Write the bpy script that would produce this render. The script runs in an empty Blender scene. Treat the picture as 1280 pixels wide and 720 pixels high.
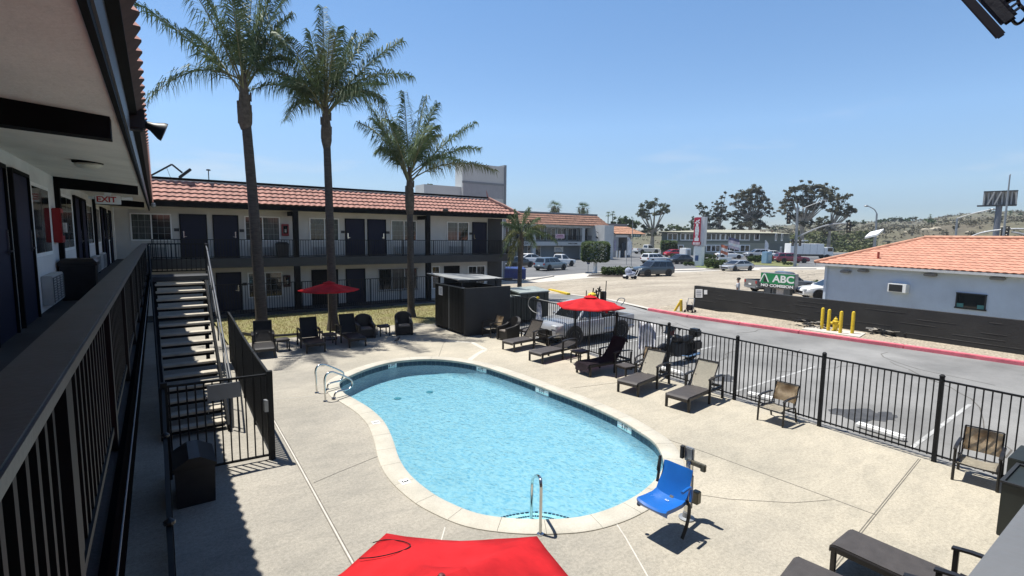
import bpy, bmesh, math, random
from mathutils import Vector, Matrix, Quaternion
R = math.radians
PI = math.pi
random.seed(7)
scene = bpy.context.scene
COL = scene.collection

# ------------------------------------------------------------------ camera
YAW, PITCH, ROLL, FPX, HC = 0.615311, 0.10538, 0.011809, 628.1, 3.95
_f = Vector((math.sin(YAW)*math.cos(PITCH), math.cos(YAW)*math.cos(PITCH), -math.sin(PITCH)))
_r = Vector((math.cos(YAW), -math.sin(YAW), 0))
_u = _r.cross(_f)
CR = _r*math.cos(ROLL) + _u*math.sin(ROLL)
CU = -_r*math.sin(ROLL) + _u*math.cos(ROLL)
CF = _f
CAMP = Vector((0, 0, HC))
cd = bpy.data.cameras.new('camera')
cam = bpy.data.objects.new('camera', cd)
COL.objects.link(cam)
m3 = Matrix((CR, CU, -CF)).transposed()
cam.matrix_world = Matrix.Translation(CAMP) @ m3.to_4x4()
cd.sensor_width = 36.0
cd.lens = FPX/1280.0*36.0
cd.clip_start = 0.03
cd.clip_end = 9000
scene.camera = cam

# ------------------------------------------------------------------ sky, sun, exposure
SUN = Vector((-0.16, 0.265, 1.0)).normalized()
world = bpy.data.worlds.new("World")
scene.world = world
world.use_nodes = True
wn, wl = world.node_tree.nodes, world.node_tree.links
wn.clear()
wo = wn.new('ShaderNodeOutputWorld')
bg = wn.new('ShaderNodeBackground')
sky = wn.new('ShaderNodeTexSky')
sky.sky_type = 'NISHITA'
sky.sun_disc = False
sky.sun_elevation = math.asin(SUN.z)
sky.sun_rotation = math.atan2(SUN.x, SUN.y) % (2*PI)
sky.altitude = 2000
sky.air_density = 1.0
sky.dust_density = 0.0
sky.ozone_density = 6.0
# a few faint wisps of cloud low in the sky
tc = wn.new('ShaderNodeTexCoord')
sep = wn.new('ShaderNodeSeparateXYZ')
mp = wn.new('ShaderNodeMapping'); mp.inputs['Scale'].default_value = (3.2, 3.2, 15)
nz = wn.new('ShaderNodeTexNoise'); nz.inputs['Scale'].default_value = 1.35; nz.inputs['Detail'].default_value = 6
rmp = wn.new('ShaderNodeValToRGB')
rmp.color_ramp.elements[0].position = .60; rmp.color_ramp.elements[0].color = (0, 0, 0, 1)
rmp.color_ramp.elements[1].position = .92; rmp.color_ramp.elements[1].color = (1, 1, 1, 1)
band = wn.new('ShaderNodeValToRGB')
els = band.color_ramp.elements
els[0].position = 0.0; els[0].color = (0.3, 0.3, 0.3, 1)
els[1].position = 0.30; els[1].color = (0, 0, 0, 1)
e = els.new(0.06); e.color = (.9, .9, .9, 1)
e = els.new(0.17); e.color = (.35, .35, .35, 1)
mul = wn.new('ShaderNodeMath'); mul.operation = 'MULTIPLY'
mix = wn.new('ShaderNodeMix'); mix.data_type = 'RGBA'
wl.new(tc.outputs['Generated'], mp.inputs['Vector']); wl.new(mp.outputs[0], nz.inputs['Vector'])
wl.new(nz.outputs['Fac'], rmp.inputs[0])
wl.new(tc.outputs['Generated'], sep.inputs[0]); wl.new(sep.outputs['Z'], band.inputs[0])
wl.new(rmp.outputs[0], mul.inputs[0]); wl.new(band.outputs[0], mul.inputs[1])
wl.new(mul.outputs[0], mix.inputs['Factor'])
# sky scaled by elevation: horizon dimmed, unseen zenith dimmed to weaken fill in shade
grad = wn.new('ShaderNodeValToRGB'); ge = grad.color_ramp.elements
ge[0].position = 0.0; ge[0].color = (.42, .40, .41, 1); ge[1].position = 1.0; ge[1].color = (.50, .50, .50, 1)
for p_, c_ in ((.05, (.52, .49, .48)), (.09, (.74, .67, .60)), (.2, (1.0, .95, .84)), (.4, (.95, 1.0, .93)), (.6, (.72, .72, .72))):
    q_ = ge.new(p_); q_.color = (*c_, 1)
gm_ = wn.new('ShaderNodeMix'); gm_.data_type = 'RGBA'; gm_.blend_type = 'MULTIPLY'; gm_.inputs['Factor'].default_value = 1
gs_ = wn.new('ShaderNodeVectorMath'); gs_.operation = 'SCALE'; gs_.inputs['Scale'].default_value = 1.4
wl.new(sep.outputs['Z'], grad.inputs[0]); wl.new(sky.outputs[0], gm_.inputs['A']); wl.new(grad.outputs[0], gm_.inputs['B']); wl.new(gm_.outputs['Result'], gs_.inputs[0])
wl.new(gs_.outputs[0], mix.inputs['A'])
mix.inputs['B'].default_value = (5.6, 5.7, 6.1, 1)
wl.new(mix.outputs['Result'], bg.inputs['Color'])
bg.inputs['Strength'].default_value = 0.10
wl.new(bg.outputs[0], wo.inputs[0])
sd = bpy.data.lights.new('sun', 'SUN')
sd.energy = 5.0
sd.angle = R(0.53)
sd.color = (1.0, 0.965, 0.90)
sun = bpy.data.objects.new('sun', sd)
COL.objects.link(sun)
sun.rotation_euler = SUN.to_track_quat('Z', 'Y').to_euler()
sun.location = (0, 0, 60)
scene.view_settings.view_transform = 'Standard'
scene.view_settings.look = 'None'
scene.view_settings.exposure = 0.6
scene.view_settings.gamma = 1.0
scene.view_settings.use_curve_mapping = False
scene.cycles.max_bounces = 10
scene.cycles.transparent_max_bounces = 16

# ------------------------------------------------------------------ measuring helpers (photo pixel -> place on the ground)
def ray(px, py):
    return CR*((px-640)/FPX) - CU*((py-360)/FPX) + CF
def G(px, py, z=0.0):
    d = ray(px, py); return CAMP + d*((z-HC)/d.z)
def AY(px, py, y):
    d = ray(px, py); return CAMP + d*(y/d.y)
def AX(px, py, x):
    d = ray(px, py); return CAMP + d*(x/d.x)
def AD(px, py, dist):
    d = ray(px, py); return CAMP + d*(dist/math.hypot(d.x, d.y))
def ZA(px, py, p):
    return AD(px, py, math.hypot(p[0], p[1])).z

# ------------------------------------------------------------------ mesh builder
class MB:
    def __init__(s): s.bm = bmesh.new(); s.uvs = None
    def v(s, p): return s.bm.verts.new(p)
    def poly(s, pts):
        try: return s.bm.faces.new([s.v(p) for p in pts])
        except Exception: return None
    def box(s, x0, y0, z0, x1, y1, z1):
        return s.cbox(((x0+x1)/2, (y0+y1)/2, (z0+z1)/2), (abs(x1-x0), abs(y1-y0), abs(z1-z0)))
    def cbox(s, c, sz, rot=None):
        M4 = Matrix.Translation(Vector(c)) @ ((rot.to_4x4()) if rot is not None else Matrix()) @ Matrix.Diagonal((sz[0], sz[1], sz[2], 1))
        bmesh.ops.create_cube(s.bm, size=1.0, matrix=M4); return s
    def bar(s, p, q, w, h=None, up=(0, 0, 1)):
        p, q = Vector(p), Vector(q); d = q-p; L = d.length
        if L < 1e-6: return s
        d.normalize(); upv = Vector(up)
        if abs(d.dot(upv)) > .995: upv = Vector((0, 1, 0)) if abs(d.y) < .9 else Vector((1, 0, 0))
        a = d.cross(upv).normalized(); b = a.cross(d).normalized()
        return s.cbox((p+q)/2, (L, w, h or w), Matrix((d, a, b)).transposed())
    def tube(s, pts, r, seg=8, caps=True):
        pts = [Vector(p) for p in pts]; n = len(pts)
        rs = r if isinstance(r, (list, tuple)) else [r]*n
        rings = []; pa = None
        for i in range(n):
            t = (pts[min(i+1, n-1)] - pts[max(i-1, 0)])
            if t.length < 1e-9: t = Vector((0, 0, 1))
            t.normalize()
            if pa is None:
                ref = Vector((0, 0, 1)) if abs(t.z) < .9 else Vector((1, 0, 0))
                a = t.cross(ref).normalized()
            else:
                a = pa - t*pa.dot(t)
                a = a.normalized() if a.length > 1e-6 else t.orthogonal().normalized()
            b = t.cross(a); pa = a
            rings.append([s.v(pts[i] + (a*math.cos(2*PI*k/seg)+b*math.sin(2*PI*k/seg))*rs[i]) for k in range(seg)])
        for i in range(n-1):
            for k in range(seg):
                s.bm.faces.new((rings[i][k], rings[i][(k+1) % seg], rings[i+1][(k+1) % seg], rings[i+1][k]))
        if caps and seg > 2:
            s.bm.faces.new(rings[0][::-1]); s.bm.faces.new(rings[-1])
        return s
    def loft(s, secs, caps=True, closed=True):
        rings = [[s.v(p) for p in sec] for sec in secs]; n = len(rings[0])
        for i in range(len(rings)-1):
            for k in range(n if closed else n-1):
                try: s.bm.faces.new((rings[i][k], rings[i][(k+1) % n], rings[i+1][(k+1) % n], rings[i+1][k]))
                except Exception: pass
        if caps:
            for rr in (rings[0][::-1], rings[-1]):
                try: s.bm.faces.new(rr)
                except Exception: pass
        return s
    def prism(s, poly, z0, z1):
        return s.loft([[(p[0], p[1], z0) for p in poly], [(p[0], p[1], z1) for p in poly]])
    def lathe(s, prof, c=(0, 0, 0), seg=16, rot=None):
        c = Vector(c); secs = []
        for r, z in prof:
            ring = []
            for k in range(seg):
                p = Vector((r*math.cos(2*PI*k/seg), r*math.sin(2*PI*k/seg), z))
                if rot is not None: p = rot @ p
                ring.append(c+p)
            secs.append(ring)
        return s.loft(secs)
    def ball(s, c, r, sc=(1, 1, 1), u=12, v=8, rot=None):
        M4 = Matrix.Translation(Vector(c)) @ (rot.to_4x4() if rot is not None else Matrix()) @ Matrix.Diagonal((r*sc[0], r*sc[1], r*sc[2], 1))
        bmesh.ops.create_uvsphere(s.bm, u_segments=u, v_segments=v, radius=1.0, matrix=M4); return s
    def grid(s, rows):
        R_ = [[s.v(p) for p in row] for row in rows]
        for i in range(len(R_)-1):
            for k in range(len(R_[i])-1):
                s.bm.faces.new((R_[i][k], R_[i][k+1], R_[i+1][k+1], R_[i+1][k]))
        return s
    def xf(s, M4): bmesh.ops.transform(s.bm, matrix=M4, verts=s.bm.verts); return s
    def build(s, name, mat, parent=None, smooth=False, bevel=0.0, world=False, weld=False, norm=True):
        if weld: bmesh.ops.remove_doubles(s.bm, verts=s.bm.verts, dist=1e-4)
        if bevel > 0:
            es = [e for e in s.bm.edges if len(e.link_faces) == 2 and e.calc_face_angle(0) > .6]
            bmesh.ops.bevel(s.bm, geom=es, offset=bevel, segments=2, affect='EDGES', clamp_overlap=True)
        if norm is True: bmesh.ops.recalc_face_normals(s.bm, faces=s.bm.faces)
        if world and parent is not None:
            root = parent
            while root.parent: root = root.parent
            bmesh.ops.transform(s.bm, matrix=root.matrix_basis.inverted(), verts=s.bm.verts)
        me = bpy.data.meshes.new(name); s.bm.to_mesh(me); s.bm.free()
        if smooth:
            for p in me.polygons: p.use_smooth = True
            if smooth != 'all':
                try: me.set_sharp_from_angle(angle=R(38))
                except Exception: pass
        if mat is not None:
            for mm in (mat if isinstance(mat, (list, tuple)) else [mat]): me.materials.append(mm)
        o = bpy.data.objects.new(name, me); COL.objects.link(o)
        if parent is not None: o.parent = parent
        return o

def tag(o, label, cat, group=None):
    o['label'] = label; o['category'] = cat
    if group: o['group'] = group
    return o
def thing(name, label, cat, loc=(0, 0, 0), rotz=0.0, group=None):
    o = bpy.data.objects.new(name, None); COL.objects.link(o)
    o.empty_display_size = .2
    o.matrix_basis = Matrix.Translation(Vector(loc)) @ Matrix.Rotation(rotz, 4, 'Z')
    return tag(o, label, cat, group)
def struct(name, mb, mat, **k):
    o = mb.build(name, mat, **k); o['kind'] = 'structure'; return o
def kids(o): return [c for c in COL.objects if c.parent == o]
def dup(root, loc, rotz, label, group=None):
    r = root.copy(); COL.objects.link(r)
    r.matrix_basis = Matrix.Translation(Vector(loc)) @ Matrix.Rotation(rotz, 4, 'Z')
    r['label'] = label
    if group: r['group'] = group
    for ch in kids(root):
        c = ch.copy(); COL.objects.link(c); c.parent = r
        for g in kids(ch):
            d = g.copy(); COL.objects.link(d); d.parent = c
    return r
def text_mb(body, size, M4, depth=.004, align='CENTER', bold=0.0, sx=1.0):
    cu = bpy.data.curves.new('lettering', 'FONT'); cu.body = body; cu.size = size
    cu.align_x = align; cu.align_y = 'CENTER'; cu.extrude = depth; cu.offset = bold
    o = bpy.data.objects.new('lettering', cu); COL.objects.link(o)
    dg = bpy.context.evaluated_depsgraph_get(); dg.update()
    me = bpy.data.meshes.new_from_object(o.evaluated_get(dg))
    bpy.data.objects.remove(o); bpy.data.curves.remove(cu)
    mb = MB(); mb.bm.from_mesh(me); bpy.data.meshes.remove(me)
    return mb.xf(M4 @ Matrix.Diagonal((sx, 1, 1, 1)))
def frame(o, x, y):       # a matrix with local x = x, y = y, z = x cross y at o
    x = Vector(x).normalized(); y = Vector(y).normalized(); z = x.cross(y)
    M_ = Matrix((x, y, z)).transposed().to_4x4(); M_.translation = Vector(o); return M_
def smooth_path(pts, n=6, closed=False):
    P = [Vector(p) for p in pts]; N = len(P); out = []
    rng = range(N) if closed else range(N-1)
    for i in rng:
        if closed: a, b, c, d = P[(i-1) % N], P[i], P[(i+1) % N], P[(i+2) % N]
        else: a, b, c, d = P[max(i-1, 0)], P[i], P[i+1], P[min(i+2, N-1)]
        for k in range(n):
            t = k/n
            out.append(.5*((2*b) + (c-a)*t + (2*a-5*b+4*c-d)*t*t + (3*b-a-3*c+d)*t**3))
    if not closed: out.append(P[-1])
    return out

# ------------------------------------------------------------------ materials
def mat(name, col, rough=.7, metal=0.0, var=.12, scale=3.0, bump=0.0, bscale=40.0, spec=.5, coat=0.0, col2=None, fine=0.0, stretch=None, alpha=None):
    m = bpy.data.materials.new(name); m.use_nodes = True
    n, l = m.node_tree.nodes, m.node_tree.links
    b = n['Principled BSDF']
    b.inputs['Roughness'].default_value = rough; b.inputs['Metallic'].default_value = metal
    b.inputs['Specular IOR Level'].default_value = spec; b.inputs['Coat Weight'].default_value = coat
    t = n.new('ShaderNodeTexCoord'); src = t.outputs['Object']
    if stretch:
        mp_ = n.new('ShaderNodeMapping'); mp_.inputs['Scale'].default_value = stretch
        l.new(src, mp_.inputs['Vector']); src = mp_.outputs[0]
    if var > 0 or col2:
        nz_ = n.new('ShaderNodeTexNoise'); nz_.inputs['Scale'].default_value = scale; nz_.inputs['Detail'].default_value = 8; nz_.inputs['Roughness'].default_value = .62
        l.new(src, nz_.inputs['Vector'])
        rp = n.new('ShaderNodeValToRGB')
        c1 = tuple(c*(1-var) for c in col); c2 = tuple(min(1, c*(1+var)) for c in col) if not col2 else col2
        rp.color_ramp.elements[0].position = .33; rp.color_ramp.elements[0].color = (*c1, 1)
        rp.color_ramp.elements[1].position = .67; rp.color_ramp.elements[1].color = (*c2, 1)
        l.new(nz_.outputs['Fac'], rp.inputs[0]); out = rp.outputs[0]
        if fine > 0:
            nf = n.new('ShaderNodeTexNoise'); nf.inputs['Scale'].default_value = bscale; nf.inputs['Detail'].default_value = 3
            l.new(src, nf.inputs['Vector'])
            mr = n.new('ShaderNodeMapRange'); mr.inputs['From Min'].default_value = .3; mr.inputs['From Max'].default_value = .7
            mr.inputs['To Min'].default_value = 1-fine; mr.inputs['To Max'].default_value = 1+fine
            l.new(nf.outputs['Fac'], mr.inputs[0])
            mx = n.new('ShaderNodeMix'); mx.data_type = 'RGBA'; mx.blend_type = 'MULTIPLY'; mx.inputs['Factor'].default_value = 1
            l.new(out, mx.inputs['A']); l.new(mr.outputs[0], mx.inputs['B']); out = mx.outputs['Result']
        l.new(out, b.inputs['Base Color'])
    else:
        b.inputs['Base Color'].default_value = (*col, 1)
    if bump > 0:
        nb = n.new('ShaderNodeTexNoise'); nb.inputs['Scale'].default_value = bscale; nb.inputs['Detail'].default_value = 5
        l.new(src, nb.inputs['Vector'])
        bp = n.new('ShaderNodeBump'); bp.inputs['Strength'].default_value = bump; bp.inputs['Distance'].default_value = .01
        l.new(nb.outputs['Fac'], bp.inputs['Height']); l.new(bp.outputs[0], b.inputs['Normal'])
    return m
def leafmat(name, c1, c2, scale=.8, rough=.5, trans=.25):
    m = mat(name, c1, rough=rough, var=.3, scale=scale, col2=c2, spec=.18)
    b = m.node_tree.nodes['Principled BSDF']
    n, l = m.node_tree.nodes, m.node_tree.links
    tr = n.new('ShaderNodeBsdfTranslucent'); ms = n.new('ShaderNodeMixShader'); ms.inputs[0].default_value = trans
    src = b.inputs['Base Color'].links[0].from_socket
    l.new(src, tr.inputs['Color']); l.new(b.outputs[0], ms.inputs[1]); l.new(tr.outputs[0], ms.inputs[2])
    l.new(ms.outputs[0], n['Material Output'].inputs['Surface'])
    return m

MT = {}
MT['stucco'] = mat('grey_stucco', (.57, .56, .525), .9, var=.07, scale=1.5, bump=.35, bscale=90)
MT['stucco_white'] = mat('white_stucco', (.70, .70, .68), .9, var=.10, scale=1.1, bump=.5, bscale=70)
MT['soffit'] = mat('soffit_plaster', (.68, .645, .59), .9, var=.10, scale=1.6, bump=.5, bscale=30)
MT['black_trim'] = mat('black_trim_paint', (.006, .0068, .0078), .75, var=.25, scale=3, spec=.12)
MT['rail_black'] = mat('black_rail_paint', (.008, .009, .010), .6, var=.25, scale=5, bump=.05, spec=.25)
MT['rail_cap'] = mat('worn_grey_rail_cap', (.034, .041, .048), .42, var=.3, scale=7, bump=.1, bscale=50)
MT['near_cap'] = mat('grey_painted_rail_cap', (.135, .14, .148), .4, var=.12, scale=4, bump=.08, bscale=60)
MT['walk'] = mat('dark_walkway_coating', (.035, .037, .040), .75, var=.25, scale=1.6, bump=.3, bscale=60)
MT['navy'] = mat('navy_door_paint', (.0035, .0065, .028), .6, var=.12, scale=2, spec=.3)
MT['white_frame'] = mat('white_vinyl', (.86, .86, .84), .45, var=.05)
MT['glass'] = mat('dark_window_glass', (.012, .016, .018), .06, var=.3, scale=1.2, spec=.8)
MT['tile'] = mat('terracotta_pink_tile', (.41, .205, .160), .8, var=.22, scale=3.2, bump=.25, bscale=40, fine=.10)
MT['tile_orange'] = mat('terracotta_orange_tile', (.47, .225, .150), .75, var=.2, scale=2.4, bump=.25, bscale=40, fine=.12)
MT['tile_brown'] = mat('brown_shingle_tile', (.24, .125, .085), .85, var=.4, scale=2.2, bump=.3, bscale=12, fine=.2)
MT['steel_rail'] = mat('dark_steel_handrail', (.16, .165, .17), .35, metal=.5, var=.15, scale=5)
MT['curtain_glass'] = mat('curtained_window_glass', (.085, .095, .088), .08, var=.5, scale=2.5, spec=.7, stretch=(9, 9, .6))
MT['chrome'] = mat('polished_steel', (.62, .62, .60), .16, metal=1.0, var=.08)
MT['galv'] = mat('galvanised_steel', (.27, .285, .30), .5, metal=.6, var=.15, scale=4)
MT['wicker_dark'] = mat('dark_brown_wicker', (.010, .0085, .008), .5, var=.3, scale=30, bump=.8, bscale=120)
MT['wicker_frame'] = mat('dark_brown_frame', (.011, .0095, .009), .42, var=.2, scale=8)
MT['lounge_top'] = mat('grey_brown_sling', (.048, .042, .040), .62, var=.18, scale=8, bump=.4, bscale=160, fine=.12)
MT['sling_light'] = mat('pale_woven_sling', (.50, .465, .38), .75, var=.1, scale=20, bump=.5, bscale=110, fine=.18)
MT['towel_dark'] = mat('aubergine_towel', (.020, .012, .018), .95, var=.3, scale=6, bump=.5, bscale=80)

MT['blue_plastic'] = mat('blue_moulded_plastic', (.012, .115, .42), .28, var=.06, scale=3, spec=.5)
MT['white'] = mat('white_paint', (.78, .78, .76), .5, var=.06)
MT['black'] = mat('black_plastic', (.010, .010, .011), .42, var=.2, scale=5)
MT['tyre'] = mat('tyre_rubber', (.012, .012, .012), .85, var=.2)
MT['yellow'] = mat('yellow_paint', (.62, .44, .02), .55, var=.15, scale=8, bump=.1)
MT['trash'] = mat('dark_bin_metal', (.016, .016, .018), .4, var=.25, scale=6, bump=.1)
MT['green_bin'] = mat('dark_green_steel', (.012, .022, .018), .5, var=.25, scale=4)
MT['green_bin_lid'] = mat('pale_bin_lid', (.26, .29, .27), .5, var=.2, scale=4)
MT['charcoal'] = mat('charcoal_paint', (.017, .019, .021), .6, var=.18, scale=2, bump=.2, bscale=40)
MT['trunk'] = mat('palm_bark', (.062, .052, .043), .95, var=.35, scale=5, bump=1.0, bscale=26, stretch=(1, 1, 4))
MT['bark_pale'] = mat('pale_eucalyptus_bark', (.30, .26, .21), .9, var=.35, scale=.9, bump=.4, bscale=6)
MT['boot'] = mat('fibrous_leaf_base', (.10, .078, .055), .95, var=.4, scale=7, bump=1, bscale=30)
MT['frond'] = leafmat('palm_frond_green', (.050, .095, .036), (.17, .225, .105), scale=2.2, rough=.5, trans=.22)
MT['frond_y'] = leafmat('palm_frond_yellow', (.10, .125, .04), (.19, .19, .08), scale=1.3, trans=.25)
MT['rachis'] = mat('frond_stem', (.15, .15, .065), .6, var=.2)
MT['euc'] = leafmat('eucalyptus_leaf', (.060, .090, .048), (.15, .16, .090), scale=.22, trans=.3)
MT['euc2'] = leafmat('eucalyptus_leaf_bronze', (.062, .080, .046), (.165, .145, .092), scale=.2, trans=.3)
MT['hedge'] = leafmat('hedge_leaf', (.022, .052, .012), (.075, .115, .025), scale=1.4, trans=.2)
MT['shrub'] = leafmat('shrub_leaf', (.035, .07, .018), (.10, .135, .035), scale=1.1, trans=.2)
MT['red'] = leafmat('red_canvas', (.56, .016, .022), (.66, .022, .028), scale=2.5, rough=.8, trans=.2)
MT['sling_tan'] = leafmat('tan_sling', (.58, .42, .26), (.85, .74, .56), scale=4, rough=.75, trans=.42)
MT['brush'] = leafmat('dry_brush', (.12, .118, .075), (.20, .175, .12), scale=.06, trans=.1)
MT['text_black'] = mat('black_lettering', (.015, .015, .017), .6, var=0)
MT['text_white'] = mat('white_lettering', (.80, .80, .78), .5, var=0)
MT['text_red'] = mat('red_lettering', (.42, .02, .02), .6, var=0)
MT['red_box'] = mat('red_enamel', (.30, .014, .016), .4, var=.1)
MT['ac'] = mat('grey_ac_case', (.46, .47, .46), .6, var=.1)
# ================================================================== GROUND
def sheet(name, pts, z, m, kind='structure'):
    mb = MB(); mb.poly([(p[0], p[1], z) for p in pts])
    bmesh.ops.triangulate(mb.bm, faces=mb.bm.faces)
    o = mb.build(name, m); o['kind'] = kind
    if o.data.polygons and o.data.polygons[0].normal.z < 0: o.data.flip_normals()
    return o
M_dirt = mat('dry_earth', (.27, .225, .155), .95, var=.3, scale=.05, bump=.3, bscale=3, col2=(.20, .19, .11))
M_drive = mat('grey_asphalt', (.175, .174, .168), .9, var=.22, scale=.35, bump=.4, bscale=60, fine=.16, col2=(.25, .247, .238))
M_lot = mat('lot_asphalt', (.115, .118, .122), .9, var=.2, scale=.2, bump=.3, bscale=30, fine=.1, col2=(.15, .152, .155))
M_street = mat('tan_worn_road', (.285, .245, .190), .92, var=.15, scale=.30, bump=.3, bscale=5, fine=.20, col2=(.37, .325, .255), stretch=(.5, 1.6, 1))
M_pave = mat('pale_concrete_pavement', (.46, .43, .38), .9, var=.12, scale=.5, bump=.2, bscale=40, fine=.06)
M_curb = mat('red_curb_paint', (.60, .145, .18), .75, var=.22, scale=2.2, bump=.3, bscale=30, fine=.12)
M_gravel = mat('tan_gravel', (.31, .265, .20), .95, var=.2, scale=1.2, bump=1.0, bscale=13, fine=.55)
M_lawn = mat('lawn_soil', (.34, .29, .15), .95, var=.4, scale=1.1, bump=.5, bscale=40, col2=(.20, .20, .07))

def deckmat():
    m = mat('stained_concrete_deck', (.325, .303, .258), .88, var=.1, scale=.33, bump=.35, bscale=70, fine=.14, col2=(.42, .382, .318))
    n, l = m.node_tree.nodes, m.node_tree.links
    b = n['Principled BSDF']; src = b.inputs['Base Color'].links[0].from_socket
    t = n.new('ShaderNodeTexCoord')
    # streaky wear
    mp_ = n.new('ShaderNodeMapping'); mp_.inputs['Scale'].default_value = (1.1, 2.6, 1); mp_.inputs['Rotation'].default_value = (0, 0, R(14))
    l.new(t.outputs['Object'], mp_.inputs['Vector'])
    a = n.new('ShaderNodeTexNoise'); a.inputs['Scale'].default_value = 1.5; a.inputs['Detail'].default_value = 9; a.inputs['Roughness'].default_value = .7
    a.inputs['Distortion'].default_value = .8
    l.new(mp_.outputs[0], a.inputs['Vector'])
    r1 = n.new('ShaderNodeValToRGB')
    r1.color_ramp.elements[0].position = .36; r1.color_ramp.elements[0].color = (.86, .865, .87, 1)
    r1.color_ramp.elements[1].position = .58; r1.color_ramp.elements[1].color = (1, 1, 1, 1)
    l.new(a.outputs['Fac'], r1.inputs[0])
    mx = n.new('ShaderNodeMix'); mx.data_type = 'RGBA'; mx.blend_type = 'MULTIPLY'; mx.inputs['Factor'].default_value = 1
    l.new(src, mx.inputs['A']); l.new(r1.outputs[0], mx.inputs['B'])
    # small dark spots
    v = n.new('ShaderNodeTexNoise'); v.inputs['Scale'].default_value = 22; v.inputs['Detail'].default_value = 6; v.inputs['Roughness'].default_value = .75
    l.new(t.outputs['Object'], v.inputs['Vector'])
    r2 = n.new('ShaderNodeValToRGB')
    r2.color_ramp.elements[0].position = .34; r2.color_ramp.elements[0].color = (.70, .70, .69, 1)
    r2.color_ramp.elements[1].position = .60; r2.color_ramp.elements[1].color = (1.0, 1.0, 1.0, 1)
    l.new(v.outputs['Fac'], r2.inputs[0])
    m2 = n.new('ShaderNodeMix'); m2.data_type = 'RGBA'; m2.blend_type = 'MULTIPLY'; m2.inputs['Factor'].default_value = 1
    l.new(mx.outputs['Result'], m2.inputs['A']); l.new(r2.outputs[0], m2.inputs['B'])
    # the newer, cleaner pours lie on the parking side; the older concrete by the rooms is greyer
    dp = n.new('ShaderNodeVectorMath'); dp.operation = 'DOT_PRODUCT'; dp.inputs[1].default_value = (1.0, .12, 0)
    ns_ = n.new('ShaderNodeTexNoise'); ns_.inputs['Scale'].default_value = .45; ns_.inputs['Detail'].default_value = 6
    l.new(t.outputs['Object'], dp.inputs[0]); l.new(t.outputs['Object'], ns_.inputs['Vector'])
    ad_ = n.new('ShaderNodeMath'); ad_.operation = 'MULTIPLY_ADD'; ad_.inputs[1].default_value = 5.0
    l.new(ns_.outputs['Fac'], ad_.inputs[0]); l.new(dp.outputs['Value'], ad_.inputs[2])
    mr_ = n.new('ShaderNodeMapRange'); mr_.interpolation_type = 'SMOOTHSTEP'; mr_.inputs['From Min'].default_value = 5.0; mr_.inputs['From Max'].default_value = 12.0
    l.new(ad_.outputs[0], mr_.inputs[0])
    m3_ = n.new('ShaderNodeMix'); m3_.data_type = 'RGBA'; m3_.inputs['A'].default_value = (.94, .945, .95, 1); m3_.inputs['B'].default_value = (1.20, 1.18, 1.11, 1)
    l.new(mr_.outputs[0], m3_.inputs['Factor'])
    m4_ = n.new('ShaderNodeMix'); m4_.data_type = 'RGBA'; m4_.blend_type = 'MULTIPLY'; m4_.inputs['Factor'].default_value = 1
    l.new(m2.outputs['Result'], m4_.inputs['A']); l.new(m3_.outputs['Result'], m4_.inputs['B'])
    l.new(m4_.outputs['Result'], b.inputs['Base Color'])
    return m
M_deck = deckmat()
M_coping = mat('pale_coping_concrete', (.40, .375, .31), .8, var=.08, scale=1.5, bump=.3, bscale=60, fine=.10, col2=(.48, .45, .38))
M_joint = mat('pale_joint_sealant', (.50, .47, .42), .8, var=.1, scale=6)
M_crack = mat('dark_joint', (.14, .13, .11), .9, var=.2, scale=6)

# driveway and parking beside the fence
sheet('driveway', [(10.6, -40), (23.4, -40), (22.5, 3.2), (21.9, 10), (21.45, 15), (21.5, 17.6), (23.2, 22.5), (23.4, 28.5), (18.5, 28.6), (10.6, 28.6)], -.03, M_drive)
sheet('road', [(-40, 27.0), (17, 27.0), (20.7, 28.6), (22.6, 25.2), (23.0, 22.0), (22.2, 18.3), (24.4, 16.6), (30, 16.0), (200, -20), (200, 8), (66, 31), (56, 34.6), (40, 35.6), (27, 33.3), (24, 33.2), (-40, 33.4)], -.022, M_street)
mb = MB()
for i, (a, b) in enumerate([((22.9, 28.2), (22.75, 25.6)), ((22.75, 25.6), (23.05, 22.0)), ((23.05, 22.0), (22.1, 18.1)), ((22.1, 18.1), (21.7, 17.6))]):
    mb.bar((*a, -.012), (*b, -.012), .35, .02)
struct('gutter', mb, M_pave)
# street far pavement, kerb and the forecourt behind it
sheet('pavement', [(-40, 33.4), (24, 33.2), (27, 33.3), (40, 35.6), (56, 34.6), (66, 31), (90, 23), (92, 27), (68, 35.5), (58, 38.2), (42, 40.5), (30, 37.6), (-40, 37.6)], -.014, M_pave)
sheet('car_park', [(-40, 37.6), (30, 37.6), (42, 40.5), (58, 38.2), (68, 35.5), (92, 27), (150, 20), (170, 60), (120, 90), (60, 90), (-40, 90)], -.018, M_lot)
mb = MB()
for a, b in (((31.2, 37.3), (24.5, 34.0)), ((24.5, 34.0), (19, 33.9)), ((35.6, 36.8), (46, 37.2)), ((46, 37.2), (56.5, 35.5)), ((62, 33.6), (70, 30.6)), ((78, 29.5), (90, 25.0))):
    mb.bar((*a, .03), (*b, .03), .3, .12)
struct('street_kerb', mb, M_pave)
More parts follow.
